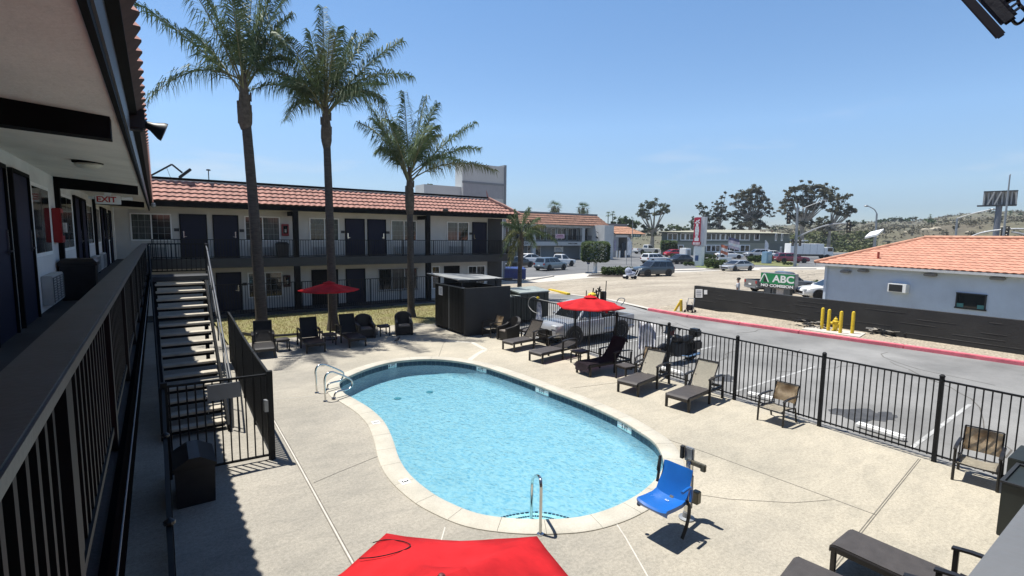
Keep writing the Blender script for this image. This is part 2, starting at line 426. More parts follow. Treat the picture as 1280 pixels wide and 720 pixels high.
# red kerb, gravel strip
kp = [(21.6, 17.7), (21.45, 15.1), (21.65, 12.5), (21.9, 10), (22.3, 6.5), (22.6, 3.2), (22.95, -2), (23.6, -12), (24.6, -30)]
mb = MB()
for a, b in zip(kp, kp[1:]):
    d = (Vector(b)-Vector(a)).normalized()*.006
    mb.bar((a[0]+d.x, a[1]+d.y, .0), (b[0]-d.x, b[1]-d.y, .0), .26, .20)
struct('red_kerb', mb, M_curb, bevel=.02)
gp = [(p[0]+.1, p[1]) for p in kp]
rows = [[(x+t*4.6*(1 if i > 1 else .55), y, .085+.05*math.sin(3*t+i)*t) for t in (0, .25, .5, .75, 1)] for i, (x, y) in enumerate(gp)]
struct('gravel_verge', MB().grid(rows), M_gravel, smooth=True)
# yellow kerb nose by the street
mb = MB(); mb.bar((23.15, 28.0, .03), (22.5, 25.2, .03), .26, .14)
struct('yellow_kerb', mb, MT['yellow'], bevel=.02)
# lot painted markings
mb = MB()
for (a, b) in (((11.75, 7.0), (16.6, 7.05)), ((11.6, 3.13), (16.0, 3.25)), ((11.9, 10.3), (16.6, 10.5)), ((12.0, 12.6), (16.8, 12.8)), ((11.5, -.7), (16.0, -.6)), ((13.2, 10.35), (14.2, 10.4))):
    mb.bar((*a, -.0255), (*b, -.0255), .075, .003)
struct('parking_lines', mb, mat('worn_white_line', (.37, .37, .36), .85, var=.3, scale=4, fine=.2, bscale=30))
mb = MB()
for i_, (cx, cy, r_) in enumerate(((12.95, 4.4, .42), (12.7, 4.75, .25), (13.3, 4.1, .25), (12.9, 7.9, .35), (13.1, .8, .4))):
    mb.poly([(cx+r_*random.uniform(.6, 1.2)*math.cos(k*PI/9)*1.5, cy+r_*random.uniform(.6, 1.2)*math.sin(k*PI/9), -.0262+.0006*i_) for k in range(18)])
struct('oil_stains', mb, mat('oil_stain', (.055, .055, .055), .6, var=.4, scale=3))
for i, (a, b) in enumerate((((12.02, 4.2), (11.92, 3.3)), ((12.05, 6.65), (12.12, 6.02)), ((12.2, 9.6), (12.2, 8.7)))):
    mb = MB(); mb.bar((*a, .03), (*b, .03), .15, .11)
    tag(mb.build('wheel_stop', MT['white'], bevel=.03), ['white concrete wheel stop between the two near parking lines', 'white concrete wheel stop behind the sling armchair by the fence', 'white concrete wheel stop behind the pale lounger and the motorcycle'][i], 'wheel stop', 'wheel stops in the parking bays')

mb = MB(); rr_ = random.Random(12)
def crack(x, y, a, n_, w, z):
    for i in range(n_):
        l_ = rr_.uniform(.25, .8); x2, y2 = x+l_*math.cos(a), y+l_*math.sin(a)
        mb.bar((x, y, z), (x2, y2, z), w*rr_.uniform(.6, 1.3), .002); x, y = x2, y2; a += rr_.gauss(0, .35)
for i in range(14): crack(rr_.uniform(12.5, 21), rr_.uniform(-4, 20), rr_.choice((0, 1.57, .4, -.5))+rr_.gauss(0, .2), rr_.randint(5, 14), .022, -.0275+.00012*i)
for i in range(22): crack(rr_.uniform(25, 62), rr_.uniform(20, 34), rr_.gauss(0, .25), rr_.randint(8, 22), .055, -.0195+.00012*i)
struct('road_cracks', mb, mat('dark_crack_filler', (.085, .078, .068), .9, var=.3, scale=3))
# ================================================================== POOL
inner_px = [(425, 478), (429, 491), (442.5, 499), (463, 511.7), (480, 528), (490.4, 549), (498.8, 574), (513, 595), (538, 616), (563, 630), (597, 643), (638, 649), (680, 650.4), (720, 648), (752, 640.5), (778, 630), (802, 616), (822, 597), (830, 579), (824, 562), (815, 551), (800.6, 541), (772.5, 524), (730, 504.5), (688, 488.4), (645, 472), (601, 457.6), (564, 451), (530, 449.5), (497, 452), (470, 458), (445, 467)]
loop = [Vector((p.x, p.y, 0)) for p in smooth_path([G(*q) for q in inner_px], 4, closed=True)]
area = sum(a.x*b.y-b.x*a.y for a, b in zip(loop, loop[1:]+loop[:1]))
if area < 0: loop.reverse()
def offset(lp, d):      # d > 0 outward
    out = []; n = len(lp)
    for i in range(n):
        t = (lp[(i+2) % n]-lp[(i-2) % n]).normalized()
        out.append(lp[i]+Vector((t.y, -t.x, 0))*d)
    return out
def at_z(lp, z): return [Vector((p.x, p.y, z)) for p in lp]
def fill(mb, loops):
    es = []
    for lp in loops:
        vs = [mb.v(p) for p in lp]
        for a, b in zip(vs, vs[1:]+vs[:1]): es.append(mb.bm.edges.new((a, b)))
    bmesh.ops.triangle_fill(mb.bm, edges=es, use_beauty=True, use_dissolve=False)
    return mb
deck_out = [Vector((x, y, 0)) for x, y in ((-1.7, -8), (10.85, -8), (11.06, 0), (11.30, 2.7), (11.40, 6.6), (11.55, 9.0), (11.78, 16.9), (11.78, 19.5), (9.75, 19.9), (9.3, 20.4), (7.0, 20.55), (5.1, 20.2), (3.0, 19.8), (1.8, 19.8), (1.8, 27.5), (-1.7, 27.5))]
hole = offset(loop, .10)
mb = fill(MB(), [at_z(deck_out, 0), at_z(hole, 0)])
for lp in (deck_out,):
    mb.loft([at_z(lp, 0), at_z(lp, -.15)], caps=False)
struct('ground', fill(MB(), [[Vector((x, y, -.16)) for x, y in ((-310, -310), (690, -310), (690, 690), (-310, 690))], at_z(hole, -.16)]), M_dirt)
deck = struct('pool_deck', mb, M_deck, weld=True)
for p in deck.data.polygons: pass
# joints cut in the deck
def strip(mb, pts, w, z=.004):
    for a, b in zip(pts, pts[1:]):
        mb.bar((a[0], a[1], z-.002), (b[0], b[1], z-.002), w, .004)
mb = MB()
strip(mb, [(1.84, 11.5), (1.81, 9.39), (1.74, 6.0), (1.70, 3.0)], .018)
strip(mb, [(2.1, 12.7), (3.0, 12.4)], .014)
strip(mb, [(5.05, 4.62), (4.85, 4.2), (4.2, 3.0)], .016)
strip(mb, [(3.0, 5.75), (2.7, 5.35)], .016)
struct('sealed_joints', mb, M_joint)
mb = MB()
for o_ in (-.014, .014):
    strip(mb, [(11.1, 2.85+o_), (9.4, 2.68+o_), (7.6, 2.5+o_), (6.0, 2.32+o_)], .012)
    strip(mb, [(1.84+o_*1.5, 11.5), (1.81+o_*1.5, 9.39), (1.74+o_*1.5, 6.0), (1.70+o_*1.5, 3.0)], .010)
strip(mb, [(7.95, 6.3), (8.08, 5.22), (8.2, 3.6), (8.27, 2.55)], .012)
strip(mb, [(3.15, 8.4), (2.3, 8.15), (1.85, 8.0)], .010)
strip(mb, [(8.6, 9.5), (9.9, 9.2), (11.2, 9.0)], .010)
strip(mb, [(7.3, 14.4), (8.3, 16.0), (9.2, 17.2)], .012)
strip(mb, [(6.2, 4.9), (6.9, 4.0), (7.6, 3.4), (8.2, 3.1)], .008)
strip(mb, [(-.6, 8.5), (-.6, 5.0), (-.6, 2.0)], .014)
struct('deck_joints', mb, M_crack)
mb = MB()
strip(mb, [(G(*q).x, G(*q).y) for q in ((556, 426), (590, 428), (607, 437), (596, 443), (583, 453))], .17, .003)
struct('deck_patch', mb, mat('pale_deck_patch', (.50, .47, .40), .9, var=.06, scale=2))

pool = thing('swimming_pool', 'kidney shaped blue swimming pool with pale coping and dark tile line', 'swimming pool', (6.0, 9.0, 0))
oc = offset(loop, .34)
mb = MB(); n = len(loop); per = 0; cuts = []
i0 = 0; acc = 0
segs = []
for i in range(n):
    acc += (loop[(i+1) % n]-loop[i]).length
    if acc > .58: segs.append((i0, i+1)); i0 = i+1; acc = 0
if i0 < n: segs.append((i0, n))
def lerp(a, b, t): return a+(b-a)*t
for a, b in segs:
    secs = []
    for i in range(a, b+1):
        k = i % n; pi, po = loop[k], oc[k]
        t = (loop[(k+1) % n]-loop[(k-1) % n]).normalized()*.003
        sh = t if i == a else (-t if i == b else Vector())
        pi, po = pi+sh, po+sh
        q = lambda f, z: Vector((*(lerp(pi, po, f).xy), z))
        secs.append([q(0, -.045), q(-.03, -.02), q(-.01, .016), q(.06, .030), q(.94, .024), q(1, .012), q(1, -.01)])
    mb.loft(secs)
cop = mb.build('coping', M_coping, pool, world=True, smooth=True)
mb = MB()
w0 = offset(loop, .03)
tm = bpy.data.materials.new('dark_blue_tile'); tm.use_nodes = True
nn, ll = tm.node_tree.nodes, tm.node_tree.links
bb = nn['Principled BSDF']; bb.inputs['Roughness'].default_value = .15
geo = nn.new('ShaderNodeTexCoord'); br = nn.new('ShaderNodeTexBrick')
br.offset = 0; br.inputs['Scale'].default_value = 1; br.inputs['Brick Width'].default_value = .145; br.inputs['Row Height'].default_value = .145; br.inputs['Mortar Size'].default_value = .007
br.inputs['Color1'].default_value = (.003, .016, .042, 1); br.inputs['Color2'].default_value = (.006, .026, .060, 1); br.inputs['Mortar'].default_value = (.07, .11, .13, 1)
ll.new(geo.outputs['UV'], br.inputs['Vector']); ll.new(br.outputs['Color'], bb.inputs['Base Color'])
band = offset(loop, .012)
bmb = MB(); uvl = bmb.bm.loops.layers.uv.new('UVMap'); L = 0
for i in range(n):
    a, b = band[i], band[(i+1) % n]; d = (b-a).length
    f = bmb.bm.faces.new([bmb.v((a.x, a.y, -.19)), bmb.v((b.x, b.y, -.19)), bmb.v((b.x, b.y, -.04)), bmb.v((a.x, a.y, -.04))])
    for lp_, uv in zip(f.loops, ((L, 0), (L+d, 0), (L+d, .15), (L, .15))): lp_[uvl].uv = uv
    L += d
bmb.build('tile_band', tm, pool, world=True, norm=False)
plaster = mat('pool_plaster', (.375, .385, .43), .7, var=.04, scale=2)
mb = MB()
secs = [at_z(offset(loop, .014), -.185), at_z(offset(loop, .0), -.36), at_z(offset(loop, -.06), -.46), at_z(offset(loop, -.22), -.52)]
mb.loft(secs, caps=False)
fill(mb, [at_z(offset(loop, -.22), -.52)])
mb.build('basin', plaster, pool, world=True, smooth='all', weld=True)
# entry steps under the near rail
ste = G(665, 646, -.1); sc_ = Vector((4.35, 5.0, 0)); cdir = Vector((.45, .9, 0)).normalized()
for j, (zt, pxs) in enumerate(((-.24, ((616, 651), (629, 646.5), (645, 643), (668, 640.3), (690, 642.5), (708, 647), (722, 651))), (-.17, ((634, 651.5), (645, 648.6), (656, 646.4), (668, 645.2), (680, 646.2), (690, 648.3), (702, 651.5))))):
    pts = smooth_path([G(px, py, zt) for px, py in pxs], 4)
    back = [pts[-1]+Vector((-.18, -.22, 0)), pts[0]+Vector((-.18, -.22, 0))]
    mb = MB(); mb.prism([(p.x, p.y) for p in pts+back], -.515+.003*j, zt)
    st = mb.build('step', mat('white_step_plaster', (.55, .56, .57), .7, var=.04, scale=2), pool, world=True)
    tb = MB()
    for a_, b_ in zip(pts, pts[1:]):
        tb.bar((*(lerp(a_, b_, .05).xy), zt-.012), (*(lerp(a_, b_, .80).xy), zt-.012), .035, .035)
    tb.build('step_edge_tile', mat('step_tile_blue', (.006, .02, .045), .2, var=.1), st, world=True)
# depth plates let into the tile line
for i, (px, py, txt, near) in enumerate(((489, 453.5, '4 FT', 0), (608, 460, '4 FT', 0), (682, 487, '5 FT', 0), (779, 529, '5 FT', 0))):
    g = G(px, py, -.04); k = min(range(n), key=lambda i_: (loop[i_]-Vector((g.x, g.y, 0))).length)
    t = (loop[(k+2) % n]-loop[(k-2) % n]).normalized(); inw = Vector((-t.y, t.x, 0))
    c = offset(loop, .012)[k]
    mb = MB(); mb.cbox((c.x+inw.x*.004, c.y+inw.y*.004, -.112), (.52, .012, .125), Matrix((t, inw, Vector((0, 0, 1)))).transposed())
    pl = mb.build('depth_plate', MT['white'], pool, world=True)
    text_mb(txt, .12, frame((c.x+inw.x*.0105, c.y+inw.y*.0105, -.105), -t, (0, 0, 1)), .002, bold=.002).build('depth_lettering', MT['text_black'], pl, world=True)
for i, (px, py, txt) in enumerate(((471, 525.5, '3'), (507.5, 603, '3'))):
    g = G(px, py, .03); k = min(range(n), key=lambda i_: (loop[i_]-Vector((g.x, g.y, 0))).length)
    t = (loop[(k+2) % n]-loop[(k-2) % n]).normalized(); inw = Vector((-t.y, t.x, 0))
    c = lerp(loop[k], oc[k], .5)
    mb = MB(); mb.cbox((c.x, c.y, .0285), (.17, .15, .006), Matrix((t, inw, Vector((0, 0, 1)))).transposed())
    pl = mb.build('depth_plate', MT['white'], pool, world=True)
    text_mb(txt, .15, frame((c.x, c.y, .033), t, inw), .002, bold=.004).build('depth_lettering', MT['text_black'], pl, world=True)
# drains on the floor
for px, py in ((501, 462), (537, 490), (497, 498)):
    g = G(px, py, -.51)
    mb = MB(); mb.lathe([(.0, -.515), (.10, -.515), (.10, -.505), (.075, -.500), (.0, -.500)], (g.x, g.y, 0), 14)
    mb.build('drain', mat('drain_cover', (.10, .22, .26), .5, var=.05), pool, world=True)

wm = bpy.data.materials.new('pool_water'); wm.use_nodes = True
nn, ll = wm.node_tree.nodes, wm.node_tree.links; nn.clear()
o_ = nn.new('ShaderNodeOutputMaterial'); tr = nn.new('ShaderNodeBsdfTransparent'); gl = nn.new('ShaderNodeBsdfGlossy'); ms = nn.new('ShaderNodeMixShader')
gl.inputs['Roughness'].default_value = .03
fr = nn.new('ShaderNodeFresnel'); fr.inputs['IOR'].default_value = 1.33
tcw = nn.new('ShaderNodeTexCoord')
n1 = nn.new('ShaderNodeTexNoise'); n1.inputs['Scale'].default_value = 7.0; n1.inputs['Detail'].default_value = 4; n1.inputs['Distortion'].default_value = 1.6
n2 = nn.new('ShaderNodeTexNoise'); n2.inputs['Scale'].default_value = 1.1; n2.inputs['Detail'].default_value = 3
mpw = nn.new('ShaderNodeMapping'); mpw.inputs['Scale'].default_value = (1.3, .85, 1); mpw.inputs['Rotation'].default_value = (0, 0, R(35))
ll.new(tcw.outputs['Object'], mpw.inputs['Vector']); ll.new(mpw.outputs[0], n1.inputs['Vector']); ll.new(tcw.outputs['Object'], n2.inputs['Vector'])
ad = nn.new('ShaderNodeMath'); ad.operation = 'MULTIPLY_ADD'; ad.inputs[1].default_value = .6
ll.new(n2.outputs['Fac'], ad.inputs[0]); ll.new(n1.outputs['Fac'], ad.inputs[2])
bp = nn.new('ShaderNodeBump'); bp.inputs['Strength'].default_value = .5; bp.inputs['Distance'].default_value = .06
ll.new(ad.outputs[0], bp.inputs['Height'])
ll.new(bp.outputs[0], fr.inputs['Normal']); ll.new(bp.outputs[0], gl.inputs['Normal'])
# the water's own tint, with ripple glints and floor caustics painted in as a cell pattern
vr = nn.new('ShaderNodeTexVoronoi'); vr.feature = 'SMOOTH_F1'; vr.inputs['Scale'].default_value = 13.0; vr.inputs['Smoothness'].default_value = .35
mpv = nn.new('ShaderNodeMapping'); mpv.inputs['Scale'].default_value = (1.2, .8, 1); mpv.inputs['Rotation'].default_value = (0, 0, R(35))
nd = nn.new('ShaderNodeTexNoise'); nd.inputs['Scale'].default_value = 3.5; nd.inputs['Detail'].default_value = 3
vm = nn.new('ShaderNodeVectorMath'); vm.operation = 'MULTIPLY_ADD'; vm.inputs[1].default_value = (.35, .35, 0)
ll.new(tcw.outputs['Object'], mpv.inputs['Vector']); ll.new(mpv.outputs[0], nd.inputs['Vector'])
ll.new(nd.outputs['Color'], vm.inputs[0]); ll.new(mpv.outputs[0], vm.inputs[2]); ll.new(vm.outputs[0], vr.inputs['Vector'])
rpw = nn.new('ShaderNodeValToRGB')
rpw.color_ramp.elements[0].position = .12; rpw.color_ramp.elements[0].color = (.44, .80, .93, 1)
rpw.color_ramp.elements[1].position = .58; rpw.color_ramp.elements[1].color = (.68, .97, 1.0, 1)
ll.new(vr.outputs['Distance'], rpw.inputs[0]); ll.new(rpw.outputs[0], tr.inputs['Color'])
ll.new(fr.outputs[0], ms.inputs[0]); ll.new(tr.outputs[0], ms.inputs[1]); ll.new(gl.outputs[0], ms.inputs[2]); ll.new(ms.outputs[0], o_.inputs['Surface'])
wmb = fill(MB(), [at_z(offset(loop, .02), -.115)])
for f in wmb.bm.faces:
    f.normal_update()
    if f.normal.z < 0: f.normal_flip()
struct('water', wmb, wm, norm=False)

# lawn between deck and far wing
lawn_poly = [(1.9, 19.95), (3.0, 19.9), (5.1, 20.3), (7.0, 20.65), (9.3, 20.5), (9.75, 20.0), (12.5, 20.0), (12.8, 26.1), (1.9, 26.1)]
sheet('lawn_ground', lawn_poly, -.012, M_lawn)
gm = leafmat('grass_blade', (.33, .28, .10), (.52, .43, .22), scale=1.0, trans=.3)
mb = MB()
rr = random.Random(3)
for i in range(15000):
    x = rr.uniform(2.0, 12.5); y = rr.uniform(20.1, 26.0)
    if y < 20.35+(.35 if 5 < x < 9.3 else 0): continue
    a = rr.uniform(0, 2*PI); h = rr.uniform(.03, .075); w = .010; lx, ly = rr.uniform(-.03, .03), rr.uniform(-.03, .03)
    mb.poly([(x-w*math.cos(a), y-w*math.sin(a), -.012), (x+w*math.cos(a), y+w*math.sin(a), -.012), (x+lx, y+ly, h)])
g_ = mb.build('grass', gm, norm=False); g_['kind'] = 'stuff'
mb = MB(); mb.tube(smooth_path([(2.55, 21.6, .05), (2.9, 20.9, .06), (3.5, 20.4, .06), (4.4, 20.25, .06), (5.2, 20.3, .05)], 6), .05, 6)
tag(mb.build('lawn_edging', MT['black'], smooth=True), 'black curved edging strip along the lawn behind the dark loungers', 'edging')
# ================================================================== BUILDING PIECES
MT['tile_row_shade'] = mat('painted_tile_shade', (.050, .030, .026), .9, var=.3, scale=8)  # dark riser colour: paints in shade at tile ends and between rows
MT['tile_row_shade_orange'] = mat('painted_orange_tile_shade', (.30, .105, .052), .9, var=.3, scale=8)  # same painted row shade, less dark, for the orange tiles
def window(root, o, u, nrm, w, h, cols=2, rows=4, fw=.055, split=2, grille=False, depth=.05, muntin_all=True, curt=()):
    o = Vector(o); u = Vector(u); nv = Vector(nrm); Z = Vector((0, 0, 1)); rt = Matrix((u, nv, Z)).transposed()
    fr = MB()
    def b(x0, x1, z0, z1, d0=-.02, d1=depth):
        c = o+u*((x0+x1)/2)+Z*((z0+z1)/2)+nv*((d0+d1)/2); fr.cbox(c, (x1-x0, d1-d0, z1-z0), rt)
    b(-fw, w+fw, -fw, 0); b(-fw, w+fw, h, h+fw); b(-fw, 0, 0, h); b(w, w+fw, 0, h)
    pw = w/split
    for i in range(1, split): b(i*pw-fw*.45, i*pw+fw*.45, 0, h)
    f = fr.build('window', MT['white_frame'], root, world=True)
    for i in range(split):
        mb = MB(); c = o+u*(i*pw+pw/2)+Z*(h/2)+nv*.006
        mb.cbox(c, (pw-.004, .012, h-.004), rt)
        mb.build('pane', MT['curtain_glass'] if i in curt else MT['glass'], f, world=True)
    if cols and rows:
        mu = MB()
        for i in range(split):
            if not muntin_all and i == 0: continue
            for k in range(1, cols):
                mu.cbox(o+u*(i*pw+pw*k/cols)+Z*(h/2)+nv*.018, (.012, .008, h), rt)
            for k in range(1, rows):
                mu.cbox(o+u*(i*pw+pw/2)+Z*(h*k/rows)+nv*.019, (pw, .008, .012), rt)
        mu.build('muntins', mat('grey_muntin', (.28, .30, .29), .5, var=.05) if 'mun' not in MT else MT['mun'], f, world=True)
    if grille:
        gr = MB()
        k = -.05
        while k < w+.06:
            gr.cbox(o+u*k+Z*(h/2-.02)+nv*.085, (.016, .016, h+.12), rt); k += .105
        for z in (-.05, h*.5, h+.02): gr.cbox(o+u*(w/2)+Z*z+nv*.10, (w+.14, .016, .022), rt)
        gr.build('window_grille', MT['rail_black'], f, world=True)
    return f
MT['mun'] = mat('grey_muntin', (.28, .30, .29), .5, var=.05)
def door(root, o, u, nrm, w=.95, h=2.03, m=None, handle_side=1):
    o = Vector(o); u = Vector(u); nv = Vector(nrm); Z = Vector((0, 0, 1)); rt = Matrix((u, nv, Z)).transposed()
    mb = MB(); mb.cbox(o+u*(w/2)+Z*(h/2)+nv*.006, (w, .03, h), rt)
    d = mb.build('door', m or MT['navy'], root, world=True)
    fr = MB()
    for a, b_, c, e in ((-.05, 0, 0, h+.05), (w, w+.05, 0, h+.05)):
        fr.cbox(o+u*((a+b_)/2)+Z*((c+e)/2)+nv*.012, (b_-a, .07, e-c), rt)
    fr.cbox(o+u*(w/2)+Z*(h+.025)+nv*.012, (w, .07, .05), rt)
    fr.build('door_frame', MT['black_trim'], d, world=True)
    x = w-.1 if handle_side > 0 else .1
    hb = MB(); hb.cbox(o+u*x+Z*1.10+nv*.03, (.05, .02, .30), rt); hb.cbox(o+u*(x-.05*handle_side)+Z*1.0+nv*.06, (.14, .02, .025), rt)
    hb.build('handle', MT['chrome'], d, world=True)
    return d
def ac_unit(root, o, u, nrm, w=1.05, h=.42, d=.14):
    o = Vector(o); u = Vector(u); nv = Vector(nrm); Z = Vector((0, 0, 1)); rt = Matrix((u, nv, Z)).transposed()
    mb = MB(); mb.cbox(o+u*(w/2)+Z*(h/2)+nv*(d/2), (w, d, h), rt)
    a = mb.build('air_conditioner', MT['ac'], root, world=True, bevel=.01)
    g = MB(); k = .05
    while k < h-.03:
        g.cbox(o+u*(w/2)+Z*k+nv*(d+.006), (w-.1, .012, .014), rt); k += .04
    for i in (0, 1/3, 2/3, 1): g.cbox(o+u*(.05+(w-.1)*i)+Z*(h/2)+nv*(d+.008), (.012, .012, h-.06), rt)
    g.build('grille', mat('ac_grille', (.16, .17, .17), .6, var=.05) if 'acg' not in MT else MT['acg'], a, world=True)
MT['acg'] = mat('ac_grille', (.16, .17, .17), .6, var=.05)
def tile_roof(mb, p0, p1, q0, q1, tw, rows, amp=.035, lift=.05, per=5):
    # bottom edge p0-p1, top edge q0-q1 (parallel); barrel tiles run up the slope
    p0, p1, q0, q1 = map(Vector, (p0, p1, q0, q1))
    U = (p1-p0); Lb = U.length; U.normalize()
    s0 = (q0-p0).dot(U); s1 = (q1-p0).dot(U)
    up = (q0-p0) - U*s0; S = up.length; up.normalize()
    nrm = U.cross(up).normalized()
    if nrm.z < 0: nrm = -nrm
    nu = int(round(Lb/tw))*per
    for r in range(rows):
        va, vb = r/rows, min((r+1.06)/rows, 1.0)
        rowpts = []
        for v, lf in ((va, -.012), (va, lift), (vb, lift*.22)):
            ua, ub = s0*v, Lb+(s1-Lb)*v
            line = []
            for k in range(nu+1):
                x = Lb*k/nu; xx = min(max(x, ua), ub)
                ph = (x/tw) % 1.0
                hgt = amp*(.5+.5*math.cos(2*PI*ph))**.7
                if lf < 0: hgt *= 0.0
                line.append(p0+U*xx+up*(S*v)+nrm*(lf+hgt))
            rowpts.append(line)
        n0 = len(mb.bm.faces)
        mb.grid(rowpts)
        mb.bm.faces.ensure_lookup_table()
        for f in mb.bm.faces[n0:n0+nu]: f.material_index = 1  # riser faces take the painted shade colour
    return mb
def railing_mb(p, q, z0, h, gap=.12, r=.011, post=1.8, pw=.045, bottom=.09, first=True, last=True, cap=None):
    p, q = Vector((*p, 0)), Vector((*q, 0)); d = q-p; L = d.length; d.normalize(); mb = MB(); Z = Vector((0, 0, 1))
    mb.bar(p+Z*(z0+h-.018), q+Z*(z0+h-.018), .04, .036); mb.bar(p+Z*(z0+bottom), q+Z*(z0+bottom), .035, .035)
    k = gap/2
    while k < L:
        c = p+d*k; mb.bar(c+Z*(z0+bottom), c+Z*(z0+h-.03), 2*r, 2*r, up=d); k += gap
    npst = max(1, round(L/post))
    for i in range(npst+1):
        if (i == 0 and not first) or (i == npst and not last): continue
        c = p+d*(L*i/npst); mb.bar(c+Z*(z0), c+Z*(z0+h), pw, pw, up=d)
    return mb

# ================================================================== LEFT WING
WX = -1.46; FL = 2.69
lw = thing('motel_wing', 'pale stucco motel wing on the left with a long upstairs walkway', 'building', (WX, 10, 0))
mb = MB(); mb.box(WX-7, -4, -.1, WX, 28.1, 4.95); mb.build('wall', MT['stucco_white'], lw, world=True)
mb = MB(); mb.box(WX+.001, -4, 2.29, -.235, 26.78, FL); mb.build('walkway_slab', MT['walk'], lw, world=True)
mb = MB(); mb.box(-.232, .14, 2.30, -.205, 26.75, FL+.03); mb.build('slab_edge', mat('matte_black_paint', (.004, .0045, .005), 1.0, var=.3, scale=2, spec=0.0), lw, world=True)
mb = MB(); mb.loft([[(WX+.001, y, 4.90), (-.192, y, 4.80), (-.192, y, 4.84), (WX+.001, y, 4.945)] for y in (-4, 26.78)])
mb.build('soffit', MT['soffit'], lw, world=True)
mb = MB(); mb.box(-.19, -4, 4.838, -.15, 26.7, 5.10); mb.build('fascia', mat('blue_grey_fascia', (.075, .083, .095), .45, var=.2, scale=2), lw, world=True)
mb = MB(); mb.box(-.191, -4, 4.778, -.162, 26.7, 4.836); mb.build('fascia_trim', MT['black_trim'], lw, world=True)
mb = MB(); mb.box(-.149, -4, 5.07, -.088, 26.7, 5.096); mb.build('tile_closure', MT['black_trim'], lw, world=True)
mb = tile_roof(MB(), (-.085, -4, 5.105), (-.085, 26.7, 5.105), (-1.0, -4, 6.20), (-1.0, 26.7, 6.20), .255, 5, amp=.05, lift=.05)
mb.build('roof_tiles', (MT['tile'], MT['tile_row_shade']), lw, world=True, smooth=True)
mb = MB(); mb.box(WX-7, -4, 4.96, -1.02, 28.0, 6.15); mb.build('roof_core', MT['charcoal'], lw, world=True)
for y in (5.05, 12.35, 19.1):
    mb = MB(); mb.loft([[(WX+.002, y-.09, 4.90), (-.24, y-.09, 4.82), (-.24, y-.09, 4.64), (WX+.002, y-.09, 4.70)], [(WX+.002, y+.09, 4.90), (-.24, y+.09, 4.82), (-.24, y+.09, 4.64), (WX+.002, y+.09, 4.70)]])
    mb.build('beam', MT['black_trim'], lw, world=True)
    mb = MB(); mb.box(WX+.003, y-.085, FL, WX+.07, y+.085, 4.70); mb.build('pilaster', MT['black_trim'], lw, world=True)
UY = (0, 1, 0); NX = (1, 0, 0)
for y, w in ((7.45, .95), (8.80, .97), (14.75, .9), (15.95, .9), (21.3, .95), (22.6, .9), (24.9, .9)):
    door(lw, (WX, y, FL), UY, NX, w=w, h=1.97)
for y, w in ((10.13, 1.38), (12.92, 1.45), (17.35, 1.3), (19.55, 1.3), (23.6, 1.1), (5.6, 1.3)):
    window(lw, (WX, y, FL+.90), UY, NX, w, 1.0, cols=0, rows=0, depth=.012)
for y in (10.3, 13.1, 17.4, 19.6):
    ac_unit(lw, (WX, y, FL+.10), UY, NX, w=1.1, h=.45, d=.13)
# lower posts below the walkway
for y in (3.4, 8.0, 13.57, 20.3):
    mb = MB(); mb.box(-.80, y-.06, -.0, -.68, y+.06, 2.30); mb.build('post', MT['black_trim'], lw, world=True)
for y in (5.0, 8.5, 12.2, 16.0, 19.7):
    door(lw, (WX, y, 0), UY, NX, w=.95, h=2.0)
# walkway railing of this wing
rl = thing('balcony_railing', 'black metal walkway railing with a worn grey top cap along the left wing', 'railing', (-.27, 10, FL))
mb = MB(); mb.box(-.345, .15, 3.548, -.205, 17.5, 3.590); mb.build('top_cap', MT['rail_cap'], rl, world=True, bevel=.006)
mb = MB(); mb.box(-.30, .15, 2.80, -.25, 17.5, 2.835); mb.build('bottom_rail', MT['rail_black'], rl, world=True)
mb = MB(); k = .42; i = 0
while k < 17.4:
    if i % 14 != 13: mb.box(-.292, k-.016, 2.836, -.258, k+.016, 3.546)
    k += .118; i += 1
mb.build('balusters', MT['rail_black'], rl, world=True)
k = .42+13*.118
while k < 17.6:
    mb = MB(); mb.box(-.30, k-.045, 2.70, -.237, k+.045, 3.547); mb.build('post', MT['rail_black'], rl, world=True); k += .118*14
mb = MB(); mb.tube([(-.19, .2, 2.62), (-.19, 9, 2.62), (-.19, 17.4, 2.62)], .004, 6); mb.build('conduit', MT['galv'], rl, world=True)

# things standing and hanging on the walkway
def small(name, label, cat, c, group=None): return thing(name, label, cat, c, 0, group)
t = small('trash_bin', 'black lidded trash bin upstairs on the left walkway below the red cabinet', 'bin', (-1.16, 12.02, FL))
mb = MB(); mb.loft([[(x*s, y*s, z) for x, y in ((-.26, -.24), (.24, -.24), (.24, .24), (-.26, .24))] for z, s in ((0, .92), (.62, 1.0))]); mb.build('bin_body', MT['trash'], t, bevel=.02)
mb = MB(); mb.loft([[(x*s, y*s, z) for x, y in ((-.28, -.26), (.26, -.26), (.26, .26), (-.28, .26))] for z, s in ((.622, 1.0), (.68, 1.0), (.74, .8))]); mb.build('lid', MT['black'], t, bevel=.01)
def cabinet(loc, u, nrm, label, red=True):
    t = thing('fire_cabinet', label, 'fire cabinet', loc, 0, 'fire extinguisher cabinets on the walls')
    u = Vector(u); nv = Vector(nrm); rt = Matrix((u, nv, Vector((0, 0, 1)))).transposed()
    MB().cbox(nv*.06, (.34, .12, .6), rt).build('cabinet_body', MT['red_box'] if red else mat('dark_red_cabinet', (.05, .008, .010), .4, var=.1), t, bevel=.012)
    MB().cbox(nv*.124+Vector((0, 0, .02)), (.22, .006, .40), rt).build('cabinet_window', MT['glass'], t)
    MB().tube([nv*.1275+Vector((0, 0, -.12)), nv*.1275+Vector((0, 0, .05))], .05, 8).build('extinguisher', mat('extinguisher_tag', (.45, .42, .38), .5, var=.3, scale=15), t)
    return t
cabinet((WX, 11.95, 4.02), UY, NX, 'red fire cabinet on the left walkway wall beside the window')
